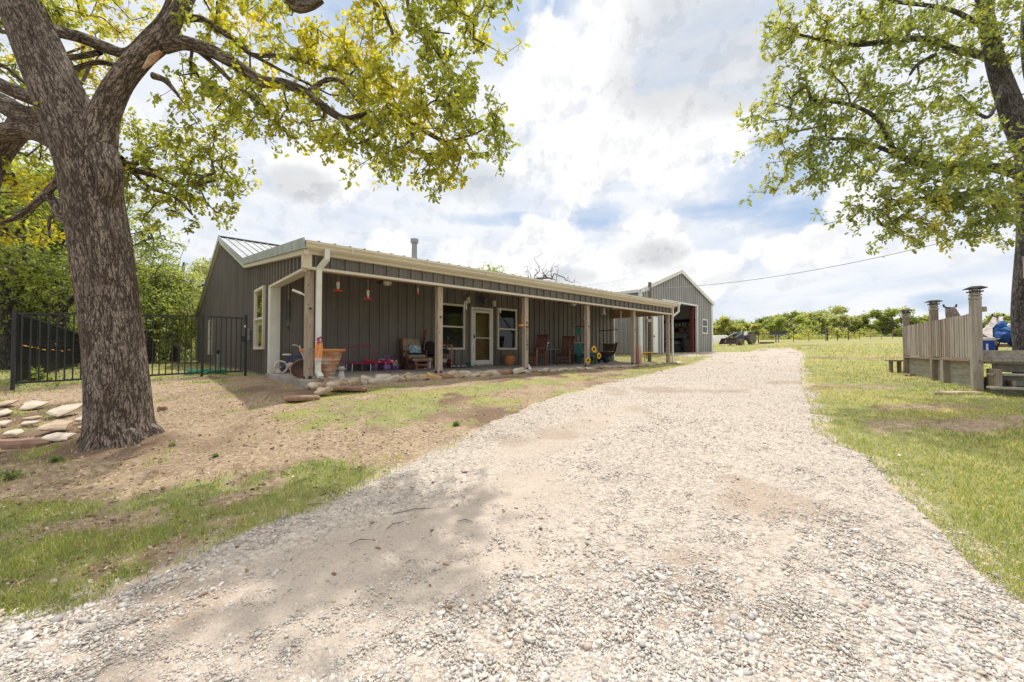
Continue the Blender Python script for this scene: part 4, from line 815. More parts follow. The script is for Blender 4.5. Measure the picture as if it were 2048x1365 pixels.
def oak_left():
    T = [[(246, 905, 205, 5.2), (243, 884, 168), (240, 850, 152), (237, 800, 142), (228, 700, 131), (218, 600, 127), (204, 500, 130), (190, 420, 128), (178, 350, 128), (166, 300, 128, 5.2), (140, 240, 118), (112, 175, 108, 5.15), (78, 95, 100), (42, 10, 92), (0, -90, 84), (-40, -230, 74), (-70, -400, 55), (-60, -560, 30)],
         [(186, 350, 84, 5.15), (198, 285, 84), (208, 232, 74), (240, 165, 64), (284, 112, 62), (325, 78, 60), (350, 35, 46), (374, -5, 40), (395, -70, 36, 5.3), (415, -160, 30, 5.4), (450, -300, 22), (520, -420, 14)],
         [(325, 92, 40, 5.15), (360, 86, 33, 5.2), (385, 90, 29), (430, 106, 26), (478, 134, 23), (522, 163, 23), (568, 168, 21), (612, 186, 19), (650, 216, 17), (688, 238, 15), (718, 232, 12), (735, 222, 8, 5.1)],
         [(680, 236, 13, 5.1), (702, 263, 11), (724, 250, 11), (752, 240, 10), (783, 226, 9), (815, 238, 8, 5.0), (838, 255, 9), (862, 270, 10), (890, 286, 8), (897, 292, 4)],
         [(890, 284, 6, 5.0), (920, 277, 5), (950, 268, 4), (985, 250, 3)], [(815, 238, 6, 5.0), (850, 215, 5), (870, 202, 4), (905, 205, 2.5)],
         [(352, 42, 20, 5.25), (400, 38, 15, 5.5), (442, 62, 14), (480, 88, 12), (505, 110, 10), (560, 113, 9), (630, 130, 7), (700, 150, 4)], [(505, 110, 8, 5.6), (560, 140, 6), (610, 165, 5), (660, 190, 3)], [(620, 182, 14, 5.2), (650, 162, 12, 5.3), (680, 162, 9), (705, 190, 6), (720, 210, 4)],
         [(100, 60, 26, 5.2), (160, 75, 24, 5.5), (215, 97, 24), (255, 105, 24), (290, 70, 20), (325, 30, 16), (345, -20, 12)], [(385, 92, 12, 5.3), (430, 130, 9), (470, 170, 8), (510, 200, 6), (540, 225, 4)],
         [(120, 230, 48, 5.35), (60, 235, 42, 5.5), (0, 205, 36, 5.7), (-80, 165, 30, 5.9)], [(130, 285, 56, 5.4), (75, 262, 44, 5.5), (30, 262, 38), (-30, 268, 34, 5.6), (-120, 250, 24)], [(130, 215, 34, 5.3), (60, 195, 28), (-10, 165, 26), (-90, 120, 20)],
         [(130, 260, 50, 5.5), (50, 250, 60, 5.7), (18, 295, 44, 5.8), (-8, 350, 34), (-20, 420, 24)],
         [(136, 345, 22, 5.3), (108, 370, 20, 5.25), (88, 392, 20), (62, 415, 17), (30, 436, 14), (4, 446, 6)], [(88, 390, 17, 5.25), (110, 405, 21, 5.3), (124, 432, 26), (148, 446, 30)], [(100, 432, 12, 5.4), (98, 455, 8), (100, 475, 5)],
         [(235, 320, 26, 5.5), (262, 338, 13, 5.8), (310, 352, 10), (362, 372, 8), (430, 362, 5)], [(262, 340, 8, 5.8), (300, 375, 7), (350, 395, 6), (385, 430, 4)], [(200, 105, 14, 5.6), (130, 115, 12, 5.8), (60, 90, 8), (0, 60, 6)], [(260, 140, 12, 5.8), (200, 125, 12), (140, 140, 10)],
         [(415, -160, 20, 5.4), (500, -110, 22, 5.2), (555, -40, 28, 5.1), (588, 8, 30, 5.05), (618, 12, 26), (645, 0, 17)], [(500, -120, 16, 5.2), (640, -70, 13, 5.2), (745, 0, 9), (775, 40, 7), (790, 85, 5)], [(640, -75, 10, 5.2), (790, -40, 9), (822, 30, 8), (860, 85, 6), (880, 115, 4)], [(790, -42, 8, 5.2), (900, -20, 6), (935, 55, 4), (955, 100, 3)], [(822, 50, 5, 5.2), (858, 62, 5), (900, 68, 3)],
         [(306, 152, 14, 5.15), (328, 160, 11), (346, 178, 8), (364, 202, 3)], [(0, -90, 50, 5.1), (60, -220, 34, 4.6), (160, -380, 22, 4.2), (300, -520, 12, 4.0)], [(-70, -400, 30, 5.1), (-200, -480, 22, 5.5), (-380, -500, 14)]]
    L = [px_limb(l) for l in T]; b = L[0][0]; base = Vector((b[0], b[1], g1(b[0], b[1]))); t = thing('oak_tree', 'massive old oak with thick forked trunk leaning beside the fence, yellow green leaves', 'tree', base)
    Z = Vector(base); L[0][0] = (b[0], b[1], base.z - .25, b[3])
    # root flare
    for k in range(6):
        a = k * PI / 3 + .4; rr = .36; L.append([(b[0] + math.cos(a) * .06, b[1] + math.sin(a) * .06, base.z + .24, .12), (b[0] + math.cos(a) * .30, b[1] + math.sin(a) * .30, base.z + .02, .12), (b[0] + math.cos(a) * .42, b[1] + math.sin(a) * .42, base.z - .16, .08)])
    L.append([(*P(204, 300, 5.10), .14), (*P(216, 335, 5.08), .145), (*P(220, 372, 5.10), .13), (*P(206, 420, 5.15), .10)])
    limbmesh(L, t, M['bark'], Z, n=44, rough=.05)
    q = MB(); q.tube([P(286, 138, 4.96) - Z, P(305, 118, 4.96) - Z, P(322, 104, 4.97) - Z], [.012, .045, .02], 8); q.build('bark_scar', M['deadwood'], t, smooth=True)
    y = 5.15
    B = [(95, 8, 70, 30, 5.3, .4), (30, 130, 50, 60, 6.2, .6, .7), (190, 60, 70, 50, 7.0), (170, 130, 60, 60, 7.2), (230, 20, 80, 40, 6.8), (200, 180, 45, 45, 7.2, .5, .8), (440, 40, 70, 45, 5.7), (470, 20, 60, 30, 5.7), (560, 55, 55, 45, 5.4), (520, 85, 45, 30, 5.5, .5, .7), (420, 70, 50, 35, 5.6, .5, .6),
         (650, 85, 60, 45, 5.4), (690, 115, 60, 55, 5.4), (620, 115, 60, 35, 5.4), (600, 145, 60, 30, 5.4, .5, .8), (720, 120, 45, 45, 5.3), (745, 35, 45, 30, 5.3), (735, 55, 35, 15, 5.3), (830, 25, 60, 35, 5.2), (880, 10, 70, 30, 5.2), (860, 70, 45, 40, 5.2), (940, 25, 60, 35, 5.2), (1010, 25, 40, 40, 5.2), (930, 70, 40, 40, 5.2), (840, 110, 45, 40, 5.2), (890, 130, 45, 30, 5.2), (955, 95, 15, 25, 5.2), (790, 80, 25, 20, 5.2, .4, .6),
         (430, 140, 80, 50, 5.7, .6, .8), (390, 190, 50, 40, 5.8, .5, .8), (440, 215, 60, 45, 5.7, .6, .8), (480, 180, 60, 50, 5.4, .5, .7), (520, 235, 55, 30, 5.3), (480, 250, 45, 20, 5.4), (550, 210, 40, 45, 5.3), (410, 255, 40, 30, 5.8), (565, 245, 35, 35, 5.2), (590, 275, 20, 12, 5.2),
         (620, 220, 45, 40, 5.2), (640, 260, 45, 25, 5.15), (665, 290, 30, 30, 5.1), (665, 315, 18, 10, 5.1), (740, 170, 55, 50, 5.2), (775, 150, 30, 30, 5.2), (760, 210, 60, 45, 5.1), (800, 190, 50, 40, 5.1), (790, 245, 55, 45, 5.05), (745, 265, 55, 40, 5.05), (770, 290, 60, 30, 5.0), (720, 300, 40, 25, 5.05), (770, 335, 25, 22, 5.0), (800, 310, 40, 30, 5.0),
         (850, 185, 45, 30, 5.0), (900, 190, 50, 35, 5.0), (870, 230, 50, 35, 5.0), (930, 210, 35, 40, 5.0), (880, 300, 45, 40, 5.0), (870, 350, 38, 35, 5.0), (860, 382, 22, 12, 5.0), (910, 280, 40, 40, 5.0), (910, 335, 25, 40, 5.0), (960, 260, 50, 35, 5.0), (1000, 245, 35, 25, 5.0), (985, 285, 30, 20, 5.0), (920, 240, 40, 30, 5.0), (945, 155, 18, 20, 5.0), (840, 325, 20, 18, 5.0),
         (290, 300, 50, 60, 6.0), (330, 345, 70, 60, 6.0), (400, 320, 60, 50, 6.0), (440, 350, 50, 45, 6.0), (300, 400, 60, 45, 6.0), (380, 400, 60, 40, 6.0), (450, 395, 30, 25, 6.0), (350, 440, 30, 15, 6.0), (470, 375, 25, 20, 6.0), (270, 440, 30, 15, 6.0), (250, 260, 30, 30, 6.1), (370, 285, 40, 25, 6.0), (310, 260, 30, 30, 6, .5, .6),
         (30, 50, 40, 60, 6.3, .5, .7), (60, 360, 60, 40, 6.2), (30, 320, 30, 40, 6.2), (90, 320, 40, 30, 6.3), (50, 470, 60, 30, 6.2), (20, 400, 40, 40, 6.4), (110, 470, 40, 30, 6.2, .5, .8), (10, 20, 30, 30, 6.2, .5, .6)]
    OUT = [(120, -60, 180, 80, 7.8, 1, 1.2), (-80, 30, 130, 130, 8, 1, 1.2), (-40, 180, 90, 90, 8, 1, 1.0), (330, -70, 120, 60, 7.2, .8, 1.0), (-150, 100, 150, 130, 5.5, 1.2, .25), (-150, 350, 120, 120, 5.8, 1, .25), (100, -160, 160, 110, 5.5, 1.2, .25), (350, -150, 150, 110, 5.4, 1.2, .3), (600, -150, 160, 100, 5.0, 1.2, .3), (850, -120, 150, 90, 4.8, 1.0, .3), (50, -350, 200, 120, 5.0, 1.3, .22), (350, -350, 200, 120, 4.8, 1.3, .22), (-200, -150, 150, 150, 5.5, 1.2, .2), (-100, -450, 250, 120, 5, 1.2, .2), (300, -500, 200, 80, 4.4, 1, .2)]
    tips = np.concatenate([blobtips(B, .0104), blobtips(OUT, .0040)]); d = grow(L, tips, t, Z); leaves(tips - np.array(Z), d, 14, .080, [(.205, .24, .055), (.31, .32, .055), (.42, .385, .055), (.56, .44, .06)], t, radius=.14)
    return t
oak_left()
def oak_right():
    T = [[(2068, 800, 100, 9.6), (2067, 715, 90), (2062, 600, 80), (2068, 480, 78), (2066, 380, 76), (2058, 300, 70), (2030, 240, 62), (2008, 175, 54), (1988, 110, 46), (1976, 60, 42), (1966, 0, 38), (1950, -80, 32), (1930, -180, 22)],
         [(2050, 270, 50, 9.6), (2075, 200, 44), (2062, 120, 40), (2060, 30, 36), (2080, -100, 28)],
         [(1990, 118, 22, 9.5), (1950, 108, 20, 9.2), (1905, 98, 18), (1870, 82, 16, 8.9), (1820, 78, 14), (1760, 85, 12), (1700, 90, 10), (1620, 75, 7, 8.6), (1585, 65, 4)], [(2040, 345, 34, 9.6), (1985, 335, 20, 9.3), (1930, 330, 16, 9.0), (1850, 330, 16, 8.8), (1795, 308, 14), (1775, 275, 12, 8.7), (1750, 235, 11), (1700, 210, 9), (1620, 200, 6)], [(1790, 308, 10, 8.7), (1740, 288, 10), (1690, 278, 7), (1640, 280, 4)], [(1700, 210, 6, 8.7), (1690, 175, 5), (1640, 130, 4)],
         [(2010, 440, 30, 9.6), (1990, 400, 26, 9.3), (1960, 385, 18, 9.0), (1900, 395, 12), (1830, 400, 8), (1760, 420, 4)], [(1976, 60, 16, 9.5), (1900, 20, 12, 9.0), (1800, 5, 9), (1700, -10, 6)], [(1820, 150, 5, 9), (1835, 130, 7), (1870, 110, 8)], [(2005, 170, 9, 9.4), (1975, 235, 7, 9.2), (1920, 190, 5)], [(2066, 420, 26, 9.6), (2150, 380, 20, 9.4), (2250, 350, 12)]]
    L = [px_limb(l) for l in T]; b = L[0][1]; base = Vector((b[0], b[1], g1(b[0], b[1]))); t = thing('oak_tree', 'dark barked oak at the right standing through the wooden deck, drooping green leaves', 'tree', base); L[0][0] = (b[0], b[1], base.z - .1, L[0][0][3])
    limbmesh(L, t, M['bark2'], base, n=36)
    Bs = [(1580, 30, 50, 30, 8.8), (1560, 75, 40, 35, 8.7), (1620, 80, 60, 40, 8.7), (1690, 50, 70, 40, 8.8), (1780, 40, 80, 40, 8.9), (1740, 95, 70, 30, 8.8), (1850, 60, 60, 40, 9), (1820, 100, 50, 25, 8.9), (1930, 40, 60, 40, 9.1), (1900, 100, 60, 25, 9), (1990, 30, 40, 40, 9.2, .5, .8), (1960, 95, 35, 30, 9.0), (2020, 80, 30, 60, 9.2, .5, .8),
          (1580, 155, 45, 25, 8.7), (1640, 160, 60, 30, 8.7), (1700, 150, 50, 30, 8.8), (1600, 205, 50, 30, 8.7), (1670, 220, 60, 35, 8.7), (1740, 200, 50, 40, 8.8), (1520, 215, 35, 20, 8.7), (1490, 222, 16, 10, 8.7), (1555, 250, 45, 30, 8.7), (1620, 265, 55, 30, 8.7), (1700, 265, 60, 35, 8.7), (1770, 230, 60, 40, 8.8, .6, .7), (1840, 200, 60, 40, 8.9, .6, .6), (1900, 170, 60, 40, 9, .6, .5),
          (1520, 290, 30, 14, 8.7), (1560, 310, 40, 20, 8.7), (1620, 315, 50, 25, 8.7), (1690, 320, 60, 30, 8.7), (1570, 360, 50, 18, 8.7), (1530, 372, 30, 10, 8.7), (1640, 365, 50, 22, 8.7), (1780, 290, 60, 35, 8.8), (1860, 270, 70, 45, 8.9), (1940, 240, 50, 40, 9, .6, .7), (1950, 290, 60, 30, 9, .5), (1900, 320, 80, 35, 8.8), (1990, 320, 50, 35, 9),
          (1760, 340, 70, 35, 8.7), (1840, 360, 80, 40, 8.6), (1930, 370, 80, 40, 8.6), (2010, 370, 50, 50, 8.8), (1720, 375, 35, 25, 8.7), (1780, 400, 60, 30, 8.6), (1860, 420, 70, 35, 8.5), (1950, 420, 70, 40, 8.5), (2030, 410, 40, 40, 8.8), (1740, 420, 40, 20, 8.6), (1800, 445, 60, 22, 8.6), (1900, 460, 60, 22, 8.6), (1980, 460, 60, 22, 8.7), (1850, 475, 50, 15, 8.6), (1770, 475, 25, 18, 8.7), (1800, 490, 30, 12, 8.6), (1885, 500, 18, 8, 8.6), (2000, 480, 40, 14, 8.7)]
    OUT = [(2150, 100, 120, 150, 9.6, 1.2, .4), (2200, 350, 120, 120, 9.4, 1.2, .4), (1700, -80, 180, 60, 8.9, 1, .4), (1950, -120, 180, 100, 9.2, 1.2, .4), (2150, -150, 150, 120, 9.5, 1.2, .3), (2150, 450, 80, 40, 9.2, .8, .4)]
    tips = np.concatenate([blobtips(Bs, .0148), blobtips(OUT, .011)]); d = grow(L, tips, t, base, rbase=.004); leaves(tips - np.array(base), d, 13, .108, [(.175, .215, .085), (.245, .28, .10), (.32, .34, .115), (.44, .41, .125)], t, radius=.2)
oak_right()
def simple_tree(name, label, x, y, h, w, cols, group=None, nt=900, leaf=.22, per=7, low=.15, seed=0, shape=1.0, bark='bark2', lobes=14, loc_z=None, cat='tree', rb=.012, hole=.0):
    rs = np.random.default_rng(seed + 11); z0 = g1(x, y) if loc_z is None else loc_z; base = np.array((x, y, z0)); t = thing(name, label, cat, base, 0, group); tr = .022 * h + .03
    lean = rs.normal(0, .05, 2) * h; L = [[(x, y, z0 - .1, tr * 1.3), (x + lean[0] * .3, y + lean[1] * .3, z0 + h * .25, tr), (x + lean[0] * .6, y + lean[1] * .6, z0 + h * .5, tr * .7), (x + lean[0], y + lean[1], z0 + h * .8, tr * .3)]]
    C_ = []; 
    for i in range(lobes):
        a = rs.uniform(0, 2 * PI); f = rs.random(); zz = low + (1 - low) * (f * .8 + .1); rr = w / 2 * (1 - abs(zz - .5) ** 2 * 2.2) * shape * rs.uniform(.35, .85); c = np.array((x + math.cos(a) * rr, y + math.sin(a) * rr, z0 + h * zz)); C_.append((c, h * rs.uniform(.10, .2) * (1 if w > h * .5 else .8)))
    for c, r in C_[::2]:
        s = np.array(L[0][1 + rs.integers(0, 2)][:3]); m = s + (c - s) * .5 + np.array((0, 0, .06 * h)); L.append([(*s, tr * .45), (*m, tr * .28), (*c, tr * .12)])
    limbmesh(L, t, M[bark], base, n=12)
    T = []
    per_l = nt // lobes
    for c, r in C_:
        p = rs.normal(0, 1, (per_l, 3)); p /= np.linalg.norm(p, axis=1)[:, None]; p *= (rs.random((per_l, 1)) ** .45) * r * np.array((1.25, 1.25, .8)); T.append(c + p)
    T = np.concatenate(T); T = T[T[:, 2] > z0 + .15]; dirs = T - (base + np.array((0, 0, h * .4))); dirs /= np.linalg.norm(dirs, axis=1)[:, None] + 1e-9
    if rb: grow(L, T[::5], t, base, seg=.8, rbase=rb, wob=.1)
    leaves(T - base, dirs, per, leaf, cols, t, simple=True, radius=leaf * 1.6); return t
G1 = [(.20, .25, .10), (.27, .32, .125), (.36, .39, .15)]; G2 = [(.13, .18, .075), (.18, .23, .09), (.24, .29, .11)]; G3 = [(.27, .30, .13), (.34, .355, .155), (.41, .405, .18)]; G4 = [(.25, .285, .16), (.32, .35, .19), (.39, .41, .22)]
def woods():
    def at(px, Y): return (px - 1024) / F * Y
    W_ = [('wide pale green oak behind the yard, seen between trunk and gable', 350, 27, 8.6, 7.5, G4, 2200, .20), ('leafy oak just left of the gable behind the black railing', 300, 24, 6.8, 5.5, G1, 1500, .18), ('dense oak behind the fence close to the big trunk', 130, 18, 9.5, 8.0, G1, 2200, .15),
          ('dark spreading oak at the left picture edge behind the fence', 10, 14.5, 8.0, 6.5, G1, 2600, .13), ('yellow green oak high over the fence corner', 60, 22, 11, 9, G3, 2400, .17), ('tall shaded oak in the wood left of the big trunk', -90, 17, 9, 8, G2, 2000, .16), ('slim dark oak deep in the wood behind the railing', 225, 34, 9, 8, G2, 1400, .24),
          ('shaded oak half hidden by the gable corner', 405, 38, 8, 8, G2, 1400, .26), ('low dark oak behind the yard grass', 330, 33, 5.5, 8, G2, 1500, .24), ('low bushy oak under the others behind the railing', 250, 30, 5, 7, G4, 1500, .22), ('bushy oak filling the gap left of the fence corner', -20, 20, 9, 8, G1, 1500, .16), ('pale oak far back at the left edge of the wood', -40, 30, 10, 9, G4, 1300, .24)]
    for i, (lab, px, Y, h, w, c, n, lf) in enumerate(W_): simple_tree('woodland_oak', lab, at(px, Y), Y, h, w, c, 'oaks of the wood behind the left fence', int(n * 1.7), lf * .68, 7, .12, i, lobes=18, rb=.01)
    # thin undergrowth closing the wood
    T = []; 
    for i in range(2600):
        px = random.uniform(-260, 410); Y = random.uniform(30, 44); x = at(px, Y); T.append((x, Y, g1(x, Y) + random.random() ** 1.4 * 4.2))
    for i in range(900):
        px = random.uniform(-200, 20); Y = random.uniform(15, 24); x = at(px, Y); T.append((x, Y, g1(x, Y) + random.random() ** 1.5 * 1.8))
    T = np.array(T); o = leaves(T, np.tile((0, 0, 1.), (len(T), 1)), 7, .30, G2 + G1[:1], None, 'undergrowth', simple=True, radius=.5); tag(o, 'tangled green undergrowth on the floor of the left wood', 'undergrowth', kind='stuff')
woods()
def far_line():
    def at(px, Y): return (px - 1024) / F * Y
    rows = [(1428, 78, 4.4, 7, G4, 'grey green tree just right of the barn corner'), (1455, 74, 4.6, 8, G3, 'yellow green mound of a tree behind the tractor'), (1474, 92, 7.2, 8, G1, 'bright green tree rising behind the tractor'), (1500, 70, 3.2, 6, G3, 'low yellow bush right of the tractor'), (1532, 80, 5.0, 6, G4, 'pale thin tree left of the dark cedar'),
            (1546, 78, 6.2, 5, G2, 'dark conical cedar behind the pipe fence'), (1575, 66, 4.6, 9, G1, 'rounded mid green tree behind the left gate post'), (1602, 82, 7.2, 9, G1, 'taller rounded tree behind the cattle gate'), (1625, 72, 5.6, 8, G4, 'broad grey green tree above the gate middle'), (1655, 86, 7.2, 11, G4, 'wide airy mesquite right of the gate'),
            (1690, 80, 6.2, 10, G4, 'airy mesquite over the short fence end'), (1716, 84, 4.6, 9, G2, 'low dark tree on the pasture skyline'), (1744, 80, 4.0, 8, G1, 'low olive tree left of the forked mesquite'), (1768, 88, 5.2, 8, G4, 'thin tree behind the forked mesquite'), (1789, 76, 6.0, 8, G1, 'forked mesquite just left of the first deck post'), (1830, 84, 5.4, 8, G3, 'green tree behind the far deck post'), (1880, 95, 4, 9, G4, 'low tree hidden behind the deck rail'), (2010, 80, 5.0, 10, G1, 'green tree seen between hammock and right trunk'), (2080, 85, 5.5, 10, G1, 'green tree beyond the right trunk')]
    for i, (px, Y, h, w, c, lab) in enumerate(rows):
        x = at(px, Y); h = h * (.84 + .12 * math.sin(i * 2.3)); w = w * 1.3; simple_tree('pasture_tree', lab, x, Y, h, w, c, 'trees along the far edge of the pasture', 1100, .34, 6, .03 if c is not G4 else .10, 40 + i, lobes=18, rb=.02)
    for i, (px, Y, w) in enumerate([(1488, 62, 5), (1530, 64, 3.5), (1600, 60, 6), (1615, 58, 5), (1680, 62, 5), (1730, 74, 6)]):
        T = []; x = at(px, Y); b = np.array((x, Y, g1(x, Y)))
        for k in range(170): a = random.uniform(0, 2 * PI); r = math.sqrt(random.random()) * w / 2; T.append((math.cos(a) * r, math.sin(a) * r * .6, random.random() ** .8 * (1 - (r / w * 2) ** 2) * 1.9))
        labs = ['yellow weedy bush beside the tractor wheel', 'small yellow bush behind the pipe fence', 'yellow green brush behind the gate left half', 'yellow green brush behind the gate middle', 'yellow brush right of the gate', 'low brush on the pasture skyline']
        t = thing('yellow_bush', labs[i], 'bush', tuple(b), 0, 'yellow bushes behind the cattle gate'); leaves(np.array(T), np.tile((0, 0, 1.), (len(T), 1)), 6, .22, G3, t, 'foliage', simple=True, radius=.3)
    # bare tree and two crowns over the house roof
    L = []; x, Y = at(1085, 44), 44; z0 = -.1; base = Vector((x, Y, z0)); t = thing('bare_tree', 'leafless grey tree showing above the middle of the house roof', 'tree', base); L = [[(x, Y, z0, .25), (x + .1, Y, z0 + 3, .2), (x - .2, Y, z0 + 6.5, .13)]]; tp = []
    for k in range(150):
        px = random.gauss(1088, 26); py = 556 - abs(random.gauss(0, 1)) * 18 + abs(px - 1085) * .25; p = P(px, py, Y + random.uniform(-1.5, 1.5)); tp.append(tuple(p))
    limbmesh(L, t, M['bark2'], base, n=10); grow(L, np.array(tp), t, base, seg=.9, rbase=.012, wob=.2, name='bare_branches')
    simple_tree('roofline_tree', 'small green crown just showing over the house roof', at(985, 46), 46, 10.6, 3.4, G1, None, 500, .2, 6, .5, 71, loc_z=-.1, rb=.02); simple_tree('roofline_tree', 'sparse crown left of the leafless tree over the roof', at(1030, 48), 48, 9.9, 2.2, G2, None, 160, .2, 6, .6, 72, loc_z=-.1, rb=.02)
    # trees behind the photographer, seen only as reflections in the panes
    for i, (x, y, h, w) in enumerate([(-4, -14, 8, 9), (24, 6, 8, 9), (26, -2, 9, 10), (31, 13, 9, 10), (36, 5, 10, 10)]): simple_tree('garden_oak', ['oak behind the camera left of middle', 'oak behind the camera right of middle', 'oak far right behind the camera', 'oak far left behind the camera', 'oak at the right edge behind the camera'][i], x, y, h, w, G1, 'oaks reflected in the window panes', 700, .28, 6, .15, 90 + i, rb=0)
far_line()
def far_mass():
    T = []
    for i in range(5200):
        px = random.uniform(1400, 2250); Y = random.uniform(96, 112); x = (px - 1024) / F * Y; top = 1.6 + 3.6 * float(fbm(np.array([px * .02]), np.array([1.5]), 1.0, 5)); T.append((x, Y, g1(x, Y) + random.random() ** .8 * top))
    T = np.array(T); o = leaves(T, np.tile((0, 0, 1.), (len(T), 1)), 6, .42, [(.15, .19, .10), (.21, .25, .13), (.27, .30, .16)], None, 'far_woods', simple=True, radius=.6); tag(o, 'low hazy band of far woods behind the pasture trees', 'woods', kind='stuff')
far_mass()

# ------------------------------------------------------------------ things on the porch
def face(px, py, name, label, cat, group=None, turn=0.0, z=0.0):
    """an Empty standing on the slab where a sight line meets it; local x to the viewer's right, y away"""
    u, v = onz(px, py, z); w = hw(u, v, z); a = math.atan2(-w.x, w.y); t = thing(name, label, cat, w, a + turn, group); return t
def mv(t, dx, dy, r=.30):                                          # push back, but never into the wall; slides along the sight line
    t.location += Vector((dx, dy, 0)); u, v = uv(t.location.x, t.location.y)
    if v > 11.66 - r: k = (11.66 - r) / v; t.location.x *= k; t.location.y *= k
def bicycle():
    t = face(588, 747, 'child_bicycle', 'small blue child bicycle with pale pink wheels and training wheels behind the corner post', 'bicycle', turn=.1); t.scale = (1.08, 1.08, 1.12)
    def wheel(x, z, r, par, y=0):
        w = MB().tube([(x + r * math.cos(a), y, z + r * math.sin(a)) for a in np.linspace(0, 2 * PI, 25)[:-1]], .020, 8, closed=True).build('tyre', M['pinkwhite'], par, smooth=True)
        q = MB()
        for k in range(8): a = k * PI / 4; q.tube([(x, y, z), (x + r * math.cos(a), y, z + r * math.sin(a))], .003, 4)
        q.tube([(x, y - .03, z), (x, y + .03, z)], .015, 8); return w, q
    for i, x in enumerate((-.27, .27)):
        e = MB().tube([(x + .118 * math.cos(a), 0, .145 + .118 * math.sin(a)) for a in np.linspace(0, 2 * PI, 21)[:-1]], .006, 6, closed=True).build('wheel', M['white'], t, smooth=True); w, q = wheel(x, .145, .128, e); q.build('spokes', M['chrome'], e)
    f = MB(); f.tube([(-.27, 0, .145), (-.08, 0, .17), (.16, 0, .36)], [.014, .018, .018], 8); f.tube([(-.08, 0, .17), (-.14, 0, .40)], .014, 8); f.tube([(-.12, 0, .33), (.15, 0, .40)], .020, 8); f.tube([(-.27, .03, .145), (-.13, 0, .34)], .009, 6); f.build('frame', M['blue'], t, smooth=True)
    f = MB(); f.tube([(.27, 0, .145), (.22, 0, .30), (.16, 0, .46), (.13, 0, .52)], [.012, .022, .018, .014], 8); f.build('fork', M['white'], t, smooth=True)
    f = MB(); f.tube([(.13, 0, .52), (.10, -.06, .58), (.03, -.15, .63), (-.06, -.17, .635)], .011, 8); f.tube([(.13, 0, .52), (.13, .08, .58), (.13, .17, .63)], .011, 8); f.build('handlebar', M['white'], t, smooth=True)
    MB().tube([(.12, -.05, .57), (.14, .06, .57)], .012, 6).build('brake_lever', M['chrome'], t)
    s = MB(); s.ball((-.15, 0, .42), (.10, .05, .022), 12, 6); s.build('saddle', M['white'], t, smooth=True); MB().lathe([(.075, 0), (.08, .006), (.075, .012)], (0, 0, 0), 18, T=Matrix.Translation((-.08, -.045, .17)) @ Euler((PI / 2, 0, 0)).to_matrix().to_4x4()).build('chain_guard', M['pinkwhite'], t)
    MB().tube([(-.14, -.09, .10), (-.02, -.09, .23)], .009, 5).build('pedal_crank', M['black'], t)
    for s_ in (-1, 1): MB().lathe([(.04, -.012), (.05, -.008), (.05, .008), (.04, .012)], (0, 0, 0), 14, T=Matrix.Translation((-.33, s_ * .13, .055)) @ Euler((PI / 2, 0, 0)).to_matrix().to_4x4()).build('training_wheel', M['pinkwhite'], t)
bicycle()
t = face(577, 745, 'storage_case', 'black plastic case lying behind the child bicycle', 'case', turn=.6); MB().box((0, .25, .17), (.42, .22, .34)).build('case_body', M['blackplastic'], t, bevel=.03); MB().lathe([(.0, -.006), (.02, -.004), (.02, .004)], (0, 0, 0), 12, T=Matrix.Translation((-.14, .135, .27)) @ Euler((PI / 2, 0, 0)).to_matrix().to_4x4()).build('latch', M['chrome'], t)
def bowl():
    t = face(606, 757, 'shallow_bowl', 'brown round bowl tipped on its side against the corner post', 'bowl'); T = Matrix.Translation((0, .05, .19)) @ Euler((.95, -.25, 0)).to_matrix().to_4x4()
    MB().lathe([(.05, -.15), (.14, -.125), (.21, -.06), (.235, .01), (.225, .012), (.20, -.05), (.13, -.11), (.02, -.13)], n=24, T=T).build('bowl', M['rust'], t, smooth=True); MB().tube([T @ Vector((.235 * math.cos(a), .235 * math.sin(a), .012)) for a in np.linspace(0, 2 * PI, 25)[:-1]], .012, 6, closed=True).build('rim', M['redwood_light'], t, smooth=True)
bowl()
def big_pot():
    u, v = onz(650, 755); t = hthing('terracotta_pot', 'very large weathered clay pot with bright orange rim beside the white downspout', 'plant pot', u + .05, v + .32)
    MB().lathe([(.20, 0), (.235, .01), (.245, .05), (.255, .06), (.25, .075), (.275, .13), (.285, .14), (.28, .155), (.325, .27), (.337, .28), (.333, .30), (.35, .35), (.362, .36), (.358, .38), (.395, .49), (.405, .50), (.40, .51), (.42, .56), (.40, .56), (.24, .05), (.0, .05)], n=48).build('pot_body', M['terracotta'], t, smooth=True)
    MB().lathe([(.415, .545), (.455, .55), (.470, .575), (.465, .60), (.445, .61), (.40, .605), (.395, .56)], n=48).build('rim', M['terrarim'], t, smooth=True); MB().lathe([(.0, .50), (.395, .51)], n=30).build('soil', M['seedbrown'], t)
big_pot()
def lantern():
    t = face(681, 757, 'glass_lantern', 'small glass lantern with metal hood on the slab edge beside the clay pot', 'lantern'); mv(t, 0, .05)
    MB().lathe([(.05, 0), (.062, .01), (.065, .06), (.05, .11), (.045, .15)], n=18).build('glass_jar', M['clear'], t, smooth=True); MB().lathe([(.05, .14), (.05, .165), (.085, .175), (.09, .20), (.07, .205), (.055, .24), (.03, .25)], n=18).build('hood', M['galv'], t, smooth=True)
    MB().tube([(-.05, 0, .24), (-.045, 0, .29), (0, 0, .31), (.045, 0, .29), (.05, 0, .24)], .004, 5).build('handle', M['galv'], t)
lantern()
